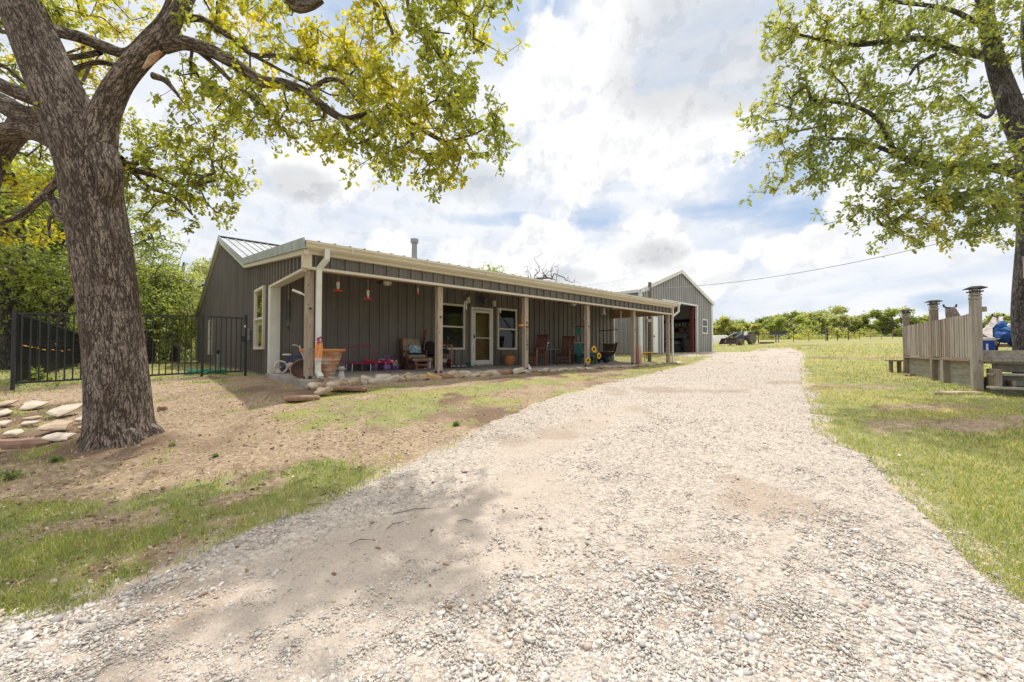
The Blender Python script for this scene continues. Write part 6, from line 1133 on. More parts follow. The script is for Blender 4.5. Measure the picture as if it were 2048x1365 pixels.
def stones():
    u = 2.7; i = 0
    while u < 17.9:
        L = random.uniform(.13, .44); m = random.choice(['stone', 'stone', 'stonepale', 'stonered', 'stonepale']); 
        if 4.55 < u < 4.8: m = 'stoneyellow'
        for row in range(2 if u < 7 else 1):
            uu = u + L / 2 + row * .11; vv = 8.40 - row * .10 + random.uniform(-.03, .03); w = hw(uu, vv); zz = g1(w.x, w.y); hh = random.uniform(.05, .12) if u < 9 else random.uniform(.04, .07)
            cn = {'stone': 'tan', 'stonepale': 'pale cream', 'stonered': 'reddish brown', 'stoneyellow': 'yellow'}[m]; bay = max(j for j in range(6) if PU[j] <= max(uu, 2.5)); key = (bay, cn, row); CNT[key] = CNT.get(key, 0) + 1
            lab = ORD[CNT[key] - 1] + ' ' + ('lower ' if row else '') + cn + ' edging stone right of the ' + ['corner downspout', 'second porch post', 'lettered post', 'sunflower post', 'brick stack post', 'last porch post'][bay]
            rock('edging_stone', lab, 'stone', w.x, w.y, zz + hh * .45 + (.035 if u < 8 else 0) - row * .035, L * 1.08, random.uniform(.13, .24), hh * 1.25, HA + random.uniform(-.4, .4), m, 'stones edging the porch slab', i, .35); i += 1
        u += L * .93
    # tumbled pile off the corner
    for k in range(30):
        px = 612 + 88 * (k + random.random()) / 30; py = random.uniform(764, 800); 
        if py > 800 - abs(px - 655) * .5: continue
        x, y = pg(px, py); m = random.choice(['stonepale', 'stonepale', 'stone', 'stonered']); CNT[('p', m)] = CNT.get(('p', m), 0) + 1; rock('pile_stone', ORD[min(13, CNT[('p', m)] - 1)] + ' ' + {'stone': 'tan', 'stonepale': 'pale', 'stonered': 'red brown'}[m] + ' flat stone in the tumbled pile below the porch corner', 'stone', x, y, g1(x, y) + .05 + random.random() * .06, random.uniform(.16, .34), random.uniform(.12, .24), random.uniform(.05, .10), random.uniform(0, 3), m, 'tumbled stones below the porch corner', 200 + k, .3)
    for k, (px, py, L, lab) in enumerate([(604, 801, .62, 'long flat red brown slab lying in front of the stone pile'), (645, 779, .5, 'flat tan slab at the foot of the downspout'), (700, 781, .7, 'long brown slab under the first edging stones')]):
        x, y = pg(px, py); rock('flat_slab', lab, 'stone slab', x, y, g1(x, y) + .04, L, .26, .08, HA * .4 - .2 * k, ['mudbrick', 'stone', 'stonered'][k], 'slabs near the porch corner', 300 + k, .05)
    FL = [(66, 820, 52, 22, 'square pale flagstone nearest the fence'), (127, 833, 60, 34, 'large tilted grey flagstone beside the trunk'), (113, 861, 66, 26, 'long pale flagstone left of the trunk foot'), (115, 884, 60, 18, 'lowest tan flagstone by the trunk foot'), (30, 874, 48, 16, 'small double flagstone at the left'), (10, 815, 40, 16, 'pale flagstone at the left picture edge, uppermost'), (5, 835, 40, 18, 'pale flagstone at the left picture edge, second down'), (4, 856, 34, 14, 'pale flagstone at the left picture edge, third down'), (65, 843, 46, 9, 'thin sliver of flagstone in the middle of the group'), (58, 853, 44, 8, 'thin greyish flagstone below the sliver'), (160, 846, 22, 12, 'small flagstone touching the trunk'), (163, 862, 16, 8, 'tiny flagstone against the trunk base')]
    for k, (px, py, w, h, lab) in enumerate(FL):
        x, y = pg(px, py); s = y / F; z = g1(x, y); rock('flagstone', lab, 'flagstone', x, y, z + .03 + h * s * .25, w * s * .82, min(.42, h * s * 1.7), .035, .1 + .15 * math.sin(k), ['stonepale', 'stonepale', 'stone'][k % 3], 'flagstones beside the old oak', 400 + k, .07, .36)
    x, y = pg(20, 893); rock('edging_slab', 'red brown slab edge at the far left below the flagstones', 'stone slab', x, y, g1(x, y) + .03, .8, .16, .10, .12, 'mudbrick', None, 500, .03)
    x, y = pg(324, 822); rock('small_rock', 'small brown rock right of the old oak', 'rock', x, y, g1(x, y) + .03, .14, .1, .09, .3, 'stonered', None, 501)
stones()

# ------------------------------------------------------------------ black railing on the left
FV, FU0, FU1 = 12.35, -1.95, 1.95
def railing():
    def run(name, label, pa, pb, za, zb, n_pan, h=1.5, step=.115, posts=True, first=0, mesh=True, gap=None, group=None, endpost=True, z0s=None, ptall=.0, hat=.0):
        t = thing(name, label, 'fence', (pa[0], pa[1], za), math.atan2(pb[1] - pa[1], pb[0] - pa[0]), group); L = math.hypot(pb[0] - pa[0], pb[1] - pa[1]); w = L / n_pan
        for i in range(first, (n_pan + (1 if endpost else 0)) if posts else 0):
            z = (zb - za) * i / n_pan; MB().box((i * w, 0, z + h / 2 + ptall / 2), (.055, .055, h + ptall + .12)).build('fence_post', M['blackblue'], t, bevel=.004)
        for i in range(n_pan):
            z0 = (zb - za) * i / n_pan; z1 = (zb - za) * (i + 1) / n_pan; x0, x1 = i * w + .04, (i + 1) * w - .04; q = MB(); f = lambda x: z0 + (z1 - z0) * (x - x0) / (x1 - x0)
            for zz in (.10, h - .03): q.add([(x0, -.018, f(x0) + zz), (x1, -.018, f(x1) + zz), (x1, .018, f(x1) + zz), (x0, .018, f(x0) + zz), (x0, -.018, f(x0) + zz + .035), (x1, -.018, f(x1) + zz + .035), (x1, .018, f(x1) + zz + .035), (x0, .018, f(x0) + zz + .035)], [(0, 3, 2, 1), (4, 5, 6, 7), (0, 1, 5, 4), (2, 3, 7, 6), (1, 2, 6, 5), (3, 0, 4, 7)])
            n = int((x1 - x0) / step)
            for k in range(n): x = x0 + (k + .5) * (x1 - x0) / n; q.box((x, 0, f(x) + .1 + (h - .13) / 2), (.022, .022, h - .14))
            q.build('rail_panel', M['blackblue'], t)
            if mesh:
                q = MB(); zz = .14
                while zz < .95: q.tube([(x0, .012, f(x0) + zz), (x1, .012, f(x1) + zz)], .0012, 3, cap=False); zz += .10
                x = x0 + .05
                while x < x1: q.tube([(x, .012, f(x) + .12), (x, .012, f(x) + .95)], .0012, 3, cap=False); x += .10
                q.build('wire_mesh', M['iron'], t)
        return t
    a = hw(FU0, FV); b = hw(.98, FV); m1 = onv(335, 700, FV)[0]; za, zb = g1(a.x, a.y), g1(b.x, b.y)
    t = run('railing', 'black metal bar railing running from the left edge to the gate by the house', a, b, za, zb, 2, step=.112)
    c = hw(1.93, FV); g = run('railing_gate', 'black metal bar gate next to the gable wall of the house', hw(1.05, FV), hw(1.86, FV), zb, zb, 1, step=.10, endpost=False, posts=False); g['category'] = 'gate'
    MB().box((.82, 0, .75), (.055, .055, 1.66)).build('gate_post', M['blackblue'], g, bevel=.004); MB().box((.76, -.05, .95), (.05, .06, .16)).build('latch', M['black'], g); MB().box((.79, -.045, 1.28), (.035, .04, .06)).build('hinge', M['chrome'], g)
    d = hw(-2.6, 33.5); zd = g1(d.x, d.y); t2 = run('boundary_railing', 'long black boundary fence with dark slats receding into the back yard', a + Vector((-.02, .06, 0)), d, za, zd + .1, 9, step=.115, h=1.5, first=1)
    for i in range(9):
        w = (Vector((d.x, d.y)) - Vector((a.x, a.y))).length / 9; q = MB(); n = 20
        for k in range(n): q.box((i * w + .08 + (k + .5) * (w - .16) / n, .03, (zd + .1 - za) * (i + .5) / 9 + .8), ((w - .16) / n * .93, .008, 1.30))
        q.build('slat_screen', M['blackblue'], t2)
    # faded streamers woven in the mesh of the boundary fence
    for i, (s, zz, col, c) in enumerate([(0.6, .86, 'orange', 'orange'), (1.3, .84, 'yellow', 'yellow'), (2.2, .82, 'yellow', 'yellow'), (3.4, .78, 'yellow', 'yellow'), (5.2, .78, 'yellow', 'yellow'), (7.6, .74, 'orange', 'orange'), (10.0, .78, 'orange', 'orange'), (6.0, .95, 'yellow', 'yellow')]):
        D = Vector((d.x - a.x, d.y - a.y, 0)).normalized(); p = Vector((a.x, a.y, za)) + D * s; o = thing('plastic_streamer', ['orange streamer nearest the corner post of the fence', 'first yellow streamer beside the orange one', 'second yellow streamer along the fence', 'third yellow streamer along the fence', 'fourth yellow streamer along the fence', 'far orange streamer on the dark fence', 'farthest orange streamer before the trunk', 'upper yellow streamer above the others'][i], 'streamer', p + Vector((0, 0, zz)), math.atan2(D.y, D.x), 'streamers on the boundary fence')
        MB().add([(0, -.03, 0), (.5, -.05, -.02), (.52, -.04, .0), (0, -.03, .018)], [(0, 1, 2, 3)]).build('strip', M[col], o)
    h = hw(1.15, 13.4); z = g1(h.x, h.y); r = wthing('garden_hose', 'coiled green garden hose on the ground behind the gate', 'hose', h.x, h.y, z); pts = []
    for k in range(120): a_ = k * .42; rr = .34 + .06 * math.sin(k * .9); pts.append((rr * math.cos(a_) * 1.25, rr * math.sin(a_), .02 + k * .0010 + .015 * math.sin(k))) 
    MB().tube(pts, .011, 5).build('hose_coil', M['hose'], r, smooth=True); s = wthing('hose_stand', 'thin post with tap and hose draped beside the gable wall', 'tap', h.x + .12, h.y + .25, z); MB().tube([(0, 0, 0), (0, 0, .62)], .015, 6).build('stand_post', M['galv'], s); MB().ball((0, 0, .62), (.05, .05, .07), 8, 6).build('tap_head', M['black'], s); MB().tube([(0, 0, .6), (.06, 0, .45), (.02, 0, .2), (.05, 0, .0)], .011, 5).build('hanging_hose', M['hose'], s, smooth=True)
    mt = hthing('meter_case', 'grey meter case mounted on the gable wall beside the gate', 'meter', 2.22, 12.9 - .9 + .35, 1.0); mt.location = hw(2.20, 14.3, 1.05); MB().box((0, 0, 0), (.12, .22, .34)).build('case_body', M['tractorgrey'], mt, bevel=.01); MB().tube([(0, 0, -.16), (0, 0, -1.1)], .02, 6).build('conduit', M['galv'], mt)
railing()

# ------------------------------------------------------------------ the wooden deck
DA = math.atan2(.83, .558); DO = Vector((9.54, 8.24, 0)); DZ = .385
def dk(x, y, z=0.0): return DO + Vector((math.cos(DA) * x - math.sin(DA) * y, math.sin(DA) * x + math.cos(DA) * y, z))
def deck():
    t = thing('wooden_deck', 'weathered raised wooden deck with slatted rail, built around the right oak', 'deck', DO, DA)
    def b(name, m, c, s, bev=.004, par=t, **k): return MB().box(c, s, **k).build(name, M[m], par, bevel=bev)
    q = MB()
    for k in range(33): y = -.02 - k * .145; q.box((2.85, y - .07, DZ - .02), (6.0, .138, .036))
    q.build('deck_boards', M['woodgrey'], t)
    for i, (x, zt) in enumerate(((0, 1.62), (2.72, 1.62), (5.55, 1.62))):
        w = dk(x, 0); zg = g1(w.x, w.y); p = b('deck_post', 'woodgrey2' if i == 0 else 'woodgrey', (x, .0, (zt + zg) / 2 - .03), (.15, .15, zt - zg + .06), .01)
        c = MB(); c.box((x, 0, zt + .03), (.16, .16, .05)); c.box((x, 0, zt + .055), (.135, .135, .03)); c.box((x, 0, zt + .095), (.16, .16, .03)); c.box((x, 0, zt + .14), (.13, .13, .07)); c.build('cap_neck', M['woodgrey2'], p, bevel=.006)
        c = MB(); c.box((x, 0, zt + .165), (.20, .20, .025)); 
        for dx in (-.055, .055):
            for dy in (-.055, .055): c.box((x + dx, dy, zt + .20), (.018, .018, .05))
        c.build('lamp_cage', M['black'], p); c = MB(); T = Matrix.Translation((x, 0, zt + .225)) @ Euler((0, 0, PI / 4)).to_matrix().to_4x4(); c.lathe([(.205, 0), (.20, .012), (.10, .05), (.0, .055)], n=4, T=T); c.build('lamp_cap', M['iron'], p); b('lamp_glass', 'lampglass', (x, 0, zt + .20), (.07, .07, .05), 0, par=p)
    for x0, x1 in ((.09, 2.63), (2.81, 5.46)):
        n = 17 if x0 < 1 else 18
        for k in range(n): x = x0 + (k + .5) * (x1 - x0) / n; MB().box((x, .05 + random.uniform(-.006, .006), .875 + random.uniform(-.008, .008)), (.105, .034, .93), rz=random.uniform(-.05, .05)).build('rail_slat', M[random.choice(['woodgrey', 'woodgrey2', 'woodbrown', 'woodgrey2', 'woodgrey'])], t, bevel=.003)
        b('rail_bar', 'woodgrey', ((x0 + x1) / 2, 0, 1.30), (x1 - x0, .04, .09)); b('rail_bar', 'woodbrown', ((x0 + x1) / 2, 0, .47), (x1 - x0, .04, .09)); b('rim_joist', 'woodbrown', ((x0 + x1) / 2, .03, DZ - .02), (x1 - x0, .10, .045))
        for k in range(3): b('skirt_board', 'deckgreen', ((x0 + x1) / 2, -.05, DZ - .13 - k * .19), (x1 - x0, .035, .1895))
    w = dk(1.9, .03); b('support_block', 'woodgrey2', (1.85, .02, .06), (.20, .12, .62)); b('rail_stub', 'woodgrey2', (0.02, -.115, 1.42), (.09, .08, .10)); b('rail_stub', 'woodgrey', (.02, -.14, .40), (.09, .14, .12))
    # steps down towards the drive, in front of the deck end
    for k, (z, x) in enumerate(((DZ, -.02), (.125, -.34), (-.12, -.66))):
        if k:
            for j in range(2): b('step_tread', 'deckgreen', (x + .08 + j * .15 - .07, -1.75 + .1 * k, z - .02), (.143, 3.1, .04))
        b('step_riser', 'deckgreen', (x + .16, -1.7 + .1 * k, z - .145), (.03, 2.9, .20))
    b('step_side', 'woodgrey', (-.25, -.16, -.02), (.55, .05, .46)); b('step_side', 'woodgrey', (-.30, -.35, -.12), (.35, .05, .22)); b('front_beam', 'deckgreen', (.0, -1.75, DZ - .04), (.12, 3.3, .075))
    for k, y in enumerate((-.62, -1.35)): b('step_block', 'woodgrey', (-.55, y, -.20), (.16, .12, .14))
    T = Matrix.Translation((.16, -.10, DZ + .02)) @ Matrix.Rotation(PI / 2, 4, 'X') @ Matrix.Rotation(0, 4, 'Y'); 
    prof = [(0, 0), (1.02, 0), (.98, .10), (.90, .17), (.80, .195), (0, .195)]
    o = MB().add([(.22, -.12 - a, DZ + c) for a, c in prof] + [(.26, -.12 - a, DZ + c) for a, c in prof], [list(range(6)), list(range(6, 12))[::-1]] + [[i, 6 + i, 6 + (i + 1) % 6, (i + 1) % 6] for i in range(6)]).build('round_cornered_board', M['deckgreen'], t, bevel=.004)
    # far railing of the deck, wide boards with gaps
    X = 5.75
    for y in np.arange(-.35, -4.6, -.40): b('lattice_upright', 'woodbrown', (X, y, .88), (.04, .11, .95))
    for z in (.52, .72, .93, 1.14): b('lattice_board', 'woodbrown', (X + .03, -2.45, z), (.025, 4.3, .10))
    b('lattice_cap', 'woodgrey', (X, -2.45, 1.38), (.16, 4.4, .05))
    w = dk(5.9, .12); z = g1(w.x, w.y); s = thing('side_bench', 'low wooden bench board beyond the far deck post', 'bench', (w.x, w.y, z), DA); MB().box((0, .12, .40), (.6, .36, .05)).build('seat', M['woodgrey'], s, bevel=.005)
    for y in (0, .2): MB().box((0, y, .19), (.30, .06, .38)).build('leg', M['woodbrown'], s)
    p = pg(1915, 789); z = g1(*p); rock('stepping_slab', 'long pale flat stone in the grass before the deck steps', 'stone slab', p[0], p[1], z + .02, 1.1, .18, .07, .05, 'stone', None, 700, .02)
    p = pg(1822, 753); z = g1(*p); rock('small_rock', 'low brown clod at the foot of the far deck post', 'rock', p[0], p[1], z + .02, .35, .2, .10, .3, 'stonered', None, 701)
    # cooler, jacket on chair, hammock
    c = P(1966, 690, 10.2); t3 = thing('cooler', 'blue drink cooler with white stripe and lid on the deck', 'cooler', (c.x, c.y, DZ), .1); MB().box((0, 0, .22), (.30, .28, .44)).build('cooler_body', M['coolerblue'], t3, bevel=.02); MB().box((0, 0, .48), (.32, .30, .08)).build('lid', M['white'], t3, bevel=.02); MB().box((-.09, -.143, .19), (.06, .006, .34)).build('white_stripe', M['white'], t3)
    c = P(2012, 690, 11.0); ch = thing('folding_chair', 'black folding chair on the deck under a blue jacket', 'chair', (c.x, c.y, DZ), .3)
    for x0, x1 in ((-.20, .20), (.20, -.20)):
        for y in (-.18, .18): MB().tube([(x0, y, 0), (x1, y, .48)], .018, 6).build('leg', M['black'], ch)
    MB().box((0, 0, .50), (.46, .42, .03)).build('seat', M['black'], ch, bevel=.008); MB().box((.08, .2, .70), (.34, .03, .28)).build('backrest', M['black'], ch, bevel=.01)
    j = thing('blue_jacket', 'bright blue jacket draped over the black folding chair', 'jacket', (c.x, c.y, DZ + .50), .3); rs = np.random.default_rng(5); q = MB(); q.ball((-.12, -.05, .10), (.21, .17, .20), 28, 20); q.ball((.06, .08, .26), (.20, .14, .24), 28, 20); q.ball((.14, -.10, -.02), (.11, .1, .24), 24, 18)
    q.v = [p + Vector((math.sin(p.z * 31 + p.x * 17) + .6 * math.sin(p.z * 67 + p.y * 40), math.sin(p.x * 27 + p.z * 13) + .6 * math.sin(p.x * 71), math.sin(p.y * 29 + p.x * 21))) * .022 for p in q.v]; q.build('jacket_cloth', M['clothblue'], j, smooth=True); MB().ball((-.02, -.08, .36), (.07, .04, .07), 10, 7).build('white_patch', M['white'], j, smooth=True)
    A = P(1900, 616, 10.5); B = P(1996, 634, 11.6); hm = thing('striped_hammock', 'striped cloth hammock slung between two black hooked arms on the deck', 'hammock', ((A.x + B.x) / 2, (A.y + B.y) / 2, DZ)); o = hm.location; n = 22; q = MB(); vs = []; dv = (B - A); side = Vector((-dv.y, dv.x, 0)).normalized()
    for i in range(n + 1):
        s = i / n; p = A + dv * s; sag = math.sin(PI * s) ** .7 * .75; w = .10 + .26 * math.sin(PI * s)
        for k in range(9): kk = (k / 8) * 2 - 1; vs.append(p - o + side * w * kk + Vector((0, 0, -sag - .08 * (1 - kk * kk) * math.sin(PI * s))))
    q.add(vs, [(i * 9 + k, i * 9 + k + 1, (i + 1) * 9 + k + 1, (i + 1) * 9 + k) for i in range(n) for k in range(8)]); hc = q.build('hammock_cloth', M['stripe'], hm, smooth=True); hc.modifiers.new('thick', 'SOLIDIFY').thickness = .01
    for Pp, sg in ((A, -1), (B, 1)):
        e = Pp - o; d = dv.normalized() * sg; cr = Vector((1, 0, 0)); MB().tube([e - cr * .17 + Vector((0, 0, .09)), e - cr * .16 + Vector((0, 0, .03)), e - cr * .08, e + cr * .08, e + cr * .16 + Vector((0, 0, .03)), e + cr * .17 + Vector((0, 0, .09))], .020, 7).build('hook_bar', M['black'], hm, smooth=True)
        MB().tube([e, e - d * .28 + Vector((0, 0, -.60)), (e - d * .4) * 1.0 + Vector((0, 0, -(Pp.z - DZ) + .04))], [.028, .03, .03], 8).build('stand_arm', M['tractorgrey'], hm, smooth=True)
    # white notice on the right trunk
    c = P(2052, 535, 9.16); s = thing('notice_board', 'white notice with dark blue edge nailed to the right oak trunk', 'sign', c, .1); MB().box((0, 0, 0), (.14, .012, .50)).build('board', M['white'], s); 
    for c_, s_ in (((-.066, -.008, 0), (.008, .006, .50)), ((0, -.008, .246), (.14, .006, .008)), ((0, -.008, -.246), (.14, .006, .008))): MB().box(c_, s_).build('border', M['navy'], s)
    MB().box((-.052, -.008, .20), (.014, .006, .05)).build('dark_mark', M['navy'], s)
deck()

# ------------------------------------------------------------------ pole, wires, tractor, gate
def pole():
    x, y = P(1299, 720, 19.3).x, 19.3; z = g1(x, y); t = wthing('utility_pole', 'short weathered utility pole between the house porch and the barn', 'pole', x, y, z); H = 3.86 - z; MB().tube([(0, 0, -.1), (.02, 0, H * .5), (.045, 0, H)], [.09, .085, .08], 12).build('pole_shaft', M['pole'], t, smooth=True)
    for k in range(3): MB().tube([(.04, -.06, H - .25 - .06 * k), (-.14, -.10, H - .32 - .05 * k), (-.26, -.06, H - .50 + .03 * k), (-.38, -.02, H - .36 + .04 * k)], .014, 6).build('wire_loop', M['whitetrim'], t, smooth=True)
    MB().tube([(-.16, -.10, .1), (-.16, -.08, H - .3)], .025, 8).build('conduit', M['galv'], t, smooth=True); MB().box((-.05, -.13, 1.95), (.18, .10, .13)).build('switch_box', M['white'], t, bevel=.01)
    s = wthing('yellow_tray', 'flat yellow plastic board hooked to the foot of the pole', 'board', x, y, z + .42); MB().box((-.12, -.16, 0), (.48, .22, .05), rz=.1).build('board_body', M['yellow'], s, bevel=.015); MB().box((-.28, -.16, -.2), (.04, .05, .42)).build('support', M['yellow'], s); 
    a = Vector((x + .04, y, z + H - .30)); e = P(2030, 448, 12.0); w = thing('power_line', 'thin overhead power line sagging from the pole into the right oak', 'cable', a); pts = []
    for i in range(41): s_ = i / 40; p = a + (e - a) * s_ + Vector((0, 0, -.75 * 4 * s_ * (1 - s_) * .55)) - a; pts.append(p)
    MB().tube(pts, .011, 5, cap=False).build('wire', M['cable'], w)
pole()
def tractor():
    Y = 47.0; c = P(1482, 692.5, Y); z = g1(c.x, c.y); s = 1.0; t = wthing('tractor', 'old blue grey farm tractor with front loader bucket facing left', 'tractor', c.x, c.y, z, rz=PI + .55)      # local +x is forward
    def wheel(x, y, r, w, name='rear_wheel'):
        T = Matrix.Translation((x, y, r)) @ Euler((PI / 2, 0, 0)).to_matrix().to_4x4(); o = MB().lathe([(r * .55, -w / 2), (r * .92, -w / 2), (r, -w * .3), (r, w * .3), (r * .92, w / 2), (r * .55, w / 2)], n=28, T=T).build(name, M['tyredirt'], t, smooth=True); MB().lathe([(r * .56, -w * .3), (r * .2, -w * .1), (r * .2, w * .1), (r * .56, w * .3)], n=20, T=T).build('rim', M['pinkwhite'], o)
        if r > .5:
            q = MB()
            for k in range(20):
                a = k * 2 * PI / 20
                for sg in (-1, 1): q.box((x + math.cos(a) * r, y + sg * w * .24, r + math.sin(a) * r), (.07, w * .5, .05), ry=-a + PI / 2, rz=0)
            q.build('tread_lugs', M['rubber'], o)
    wheel(-.85, -.75, .72, .40); wheel(-.85, .75, .72, .40); wheel(1.05, -.62, .36, .20, 'front_wheel'); wheel(1.05, .62, .36, .20, 'front_wheel')
    b = MB(); b.box((.55, 0, 1.05), (1.5, .52, .50)); b.box((.55, 0, .72), (1.6, .36, .30)); b.box((-.5, 0, .82), (.9, .44, .55)); b.build('hood', M['tractorblue'], t, bevel=.06); MB().box((1.33, 0, 1.02), (.05, .46, .44)).build('grille', M['black'], t, bevel=.01)
    for y in (-.72, .72): MB().lathe([(.78, -.2), (.80, 0), (.78, .2), (.74, 0)], n=24, T=Matrix.Translation((-.85, y, .80)) @ Euler((PI / 2, 0, 0)).to_matrix().to_4x4() @ Matrix.Scale(1, 4)).build('mudguard', M['tractorblue'], t) if False else MB().box((-.75, y, 1.50), (.75, .36, .05), ry=.12).build('mudguard', M['tractorblue'], t, bevel=.02)
    MB().tube([(.75, .1, 1.28), (.75, .1, 1.85)], .045, 8).build('exhaust', M['rust'], t); MB().tube([(-.15, .0, 1.2), (-.32, 0, 1.48)], .03, 6).build('steering_column', M['black'], t); MB().tube([(-.34 + .17 * math.sin(a) * .35, .18 * math.cos(a), 1.5 + .12 * math.sin(a)) for a in np.linspace(0, 2 * PI, 17)[:-1]], .015, 5, closed=True).build('steering_wheel', M['black'], t)
    q = MB(); q.box((-.80, 0, 1.15), (.40, .44, .08)); q.box((-1.0, 0, 1.38), (.07, .42, .42), ry=-.15); q.build('seat', M['white'], t, bevel=.03)
    for y in (-.52, .52): q = MB(); q.box((1.35, y, 1.05), (2.0, .09, .14), ry=.33); q.box((.45, y, 1.0), (.10, .10, 1.1)); q.box((2.2, y, .55), (.09, .09, .75), ry=-.25); q.build('loader_arm', M['tractorgrey' if y < 0 else 'tractorblue'], t, bevel=.01)
    q = MB(); q.add([(2.25, -.95, .10), (2.25, .95, .10), (2.95, .95, .05), (2.95, -.95, .05), (2.20, -.95, .72), (2.20, .95, .72), (2.40, .95, .75), (2.40, -.95, .75)], [(0, 1, 2, 3), (0, 4, 5, 1), (4, 7, 6, 5), (0, 3, 7, 4), (1, 5, 6, 2)]); o = q.build('bucket', M['rust'], t); o.modifiers.new('thick', 'SOLIDIFY').thickness = .03
    c = P(1436, 683, 62); z = g1(c.x, c.y); w = wthing('white_tarp_stack', 'low white covered stack far behind the tractor', 'covered stack', c.x, c.y, z); MB().add([(-1.3, -.8, 0), (1.3, -.8, 0), (1.3, .8, 0), (-1.3, .8, 0), (-.8, -.5, 1.05), (1.2, -.5, 1.1), (1.2, .5, 1.1), (-.8, .5, 1.05)], [(0, 1, 5, 4), (1, 2, 6, 5), (2, 3, 7, 6), (3, 0, 4, 7), (4, 5, 6, 7)]).build('tarp', M['white'], w, bevel=.05)
    c = P(1534, 688, 48); z = g1(c.x, c.y); w = wthing('fallen_pipe', 'dark pipe lying in the grass behind the tractor', 'pipe', c.x, c.y, z); MB().tube([(-.85, 0, .12), (.85, .1, .12)], .12, 10).build('pipe_length', M['rust'], w, smooth=True)
    c = P(1575, 676, 62); z = g1(c.x, c.y) + .0; w = wthing('stock_trailer', 'low dark flat trailer parked behind the cattle gate', 'trailer', c.x, c.y, z); MB().box((0, 0, .75), (4.6, 1.6, .16)).build('trailer_bed', M['tractorgrey'], w, bevel=.02); MB().box((0, .7, 1.15), (4.6, .06, .6)).build('side_rack', M['iron'], w)
    for x in (-.5, .5): MB().lathe([(.15, -.1), (.32, -.09), (.32, .09), (.15, .1)], n=16, T=Matrix.Translation((x, -.85, .32)) @ Euler((PI / 2, 0, 0)).to_matrix().to_4x4()).build('wheel', M['rubber'], w)
tractor()
def pipe_fence():
    Y = 49.0
    def pt(px, y=None): c = P(px, 690, Y + (px - 1518) * .012); return c.x, c.y, g1(c.x, c.y)
    def fence(name, lab, pxs, H, rails, m='rust', cat='fence', r=.055, grp=None):
        p0 = pt(pxs[0]); t = thing(name, lab, cat, p0, 0, grp); o = Vector(p0)
        for px in pxs: p = Vector(pt(px)) - o; MB().tube([p + Vector((0, 0, -.1)), p + Vector((0, 0, H))], r, 8).build('post', M[m], t, smooth=True)
        for zz in rails: MB().tube([Vector(pt(px)) - o + Vector((0, 0, zz)) for px in pxs], r * .6, 6).build('rail', M[m], t, smooth=True)
        return t
    fence('pipe_fence', 'rusty pipe fence left of the cattle gate', [1460, 1488, 1517, 1552], 1.45, (1.2,)); fence('pipe_fence', 'rusty pipe fence right of the cattle gate', [1655.5, 1675, 1697], 1.5, (1.25, .9)) 
    fence('cattle_gate', 'wide metal tube gate standing closed behind the drive', [1557, 1587, 1618, 1651], 1.35, (.06, 1.30), 'rust', 'gate', .038); 
    p = pt(1654.5); t = thing('tall_gate_post', 'tall dark post at the right end of the cattle gate', 'post', p); MB().tube([(0, 0, -.1), (0, 0, 1.75)], .09, 8).build('post_shaft', M['rust'], t, smooth=True)
    # wire fence going on to both sides far away
    pxs = [1697 + 22 * k for k in range(1, 17)]; c0 = P(1697, 690, 51.2)
    t = thing('wire_fence', 'thin wire fence along the far edge of the pasture', 'fence', (0, 0, 0)); 
    pts = []
    for k, px in enumerate(pxs): c = P(px, 680, 54 + k * 1.4); zz = g1(c.x, c.y); MB().tube([(c.x, c.y, zz - .1), (c.x, c.y, zz + 1.15)], .04, 5).build('fence_post', M['woodgrey'], t); pts.append(Vector((c.x, c.y, zz)))
    for h_ in (.4, .75, 1.1): MB().tube([p + Vector((0, 0, h_)) for p in pts], .006, 3, cap=False).build('wire', M['galv'], t)
pipe_fence()
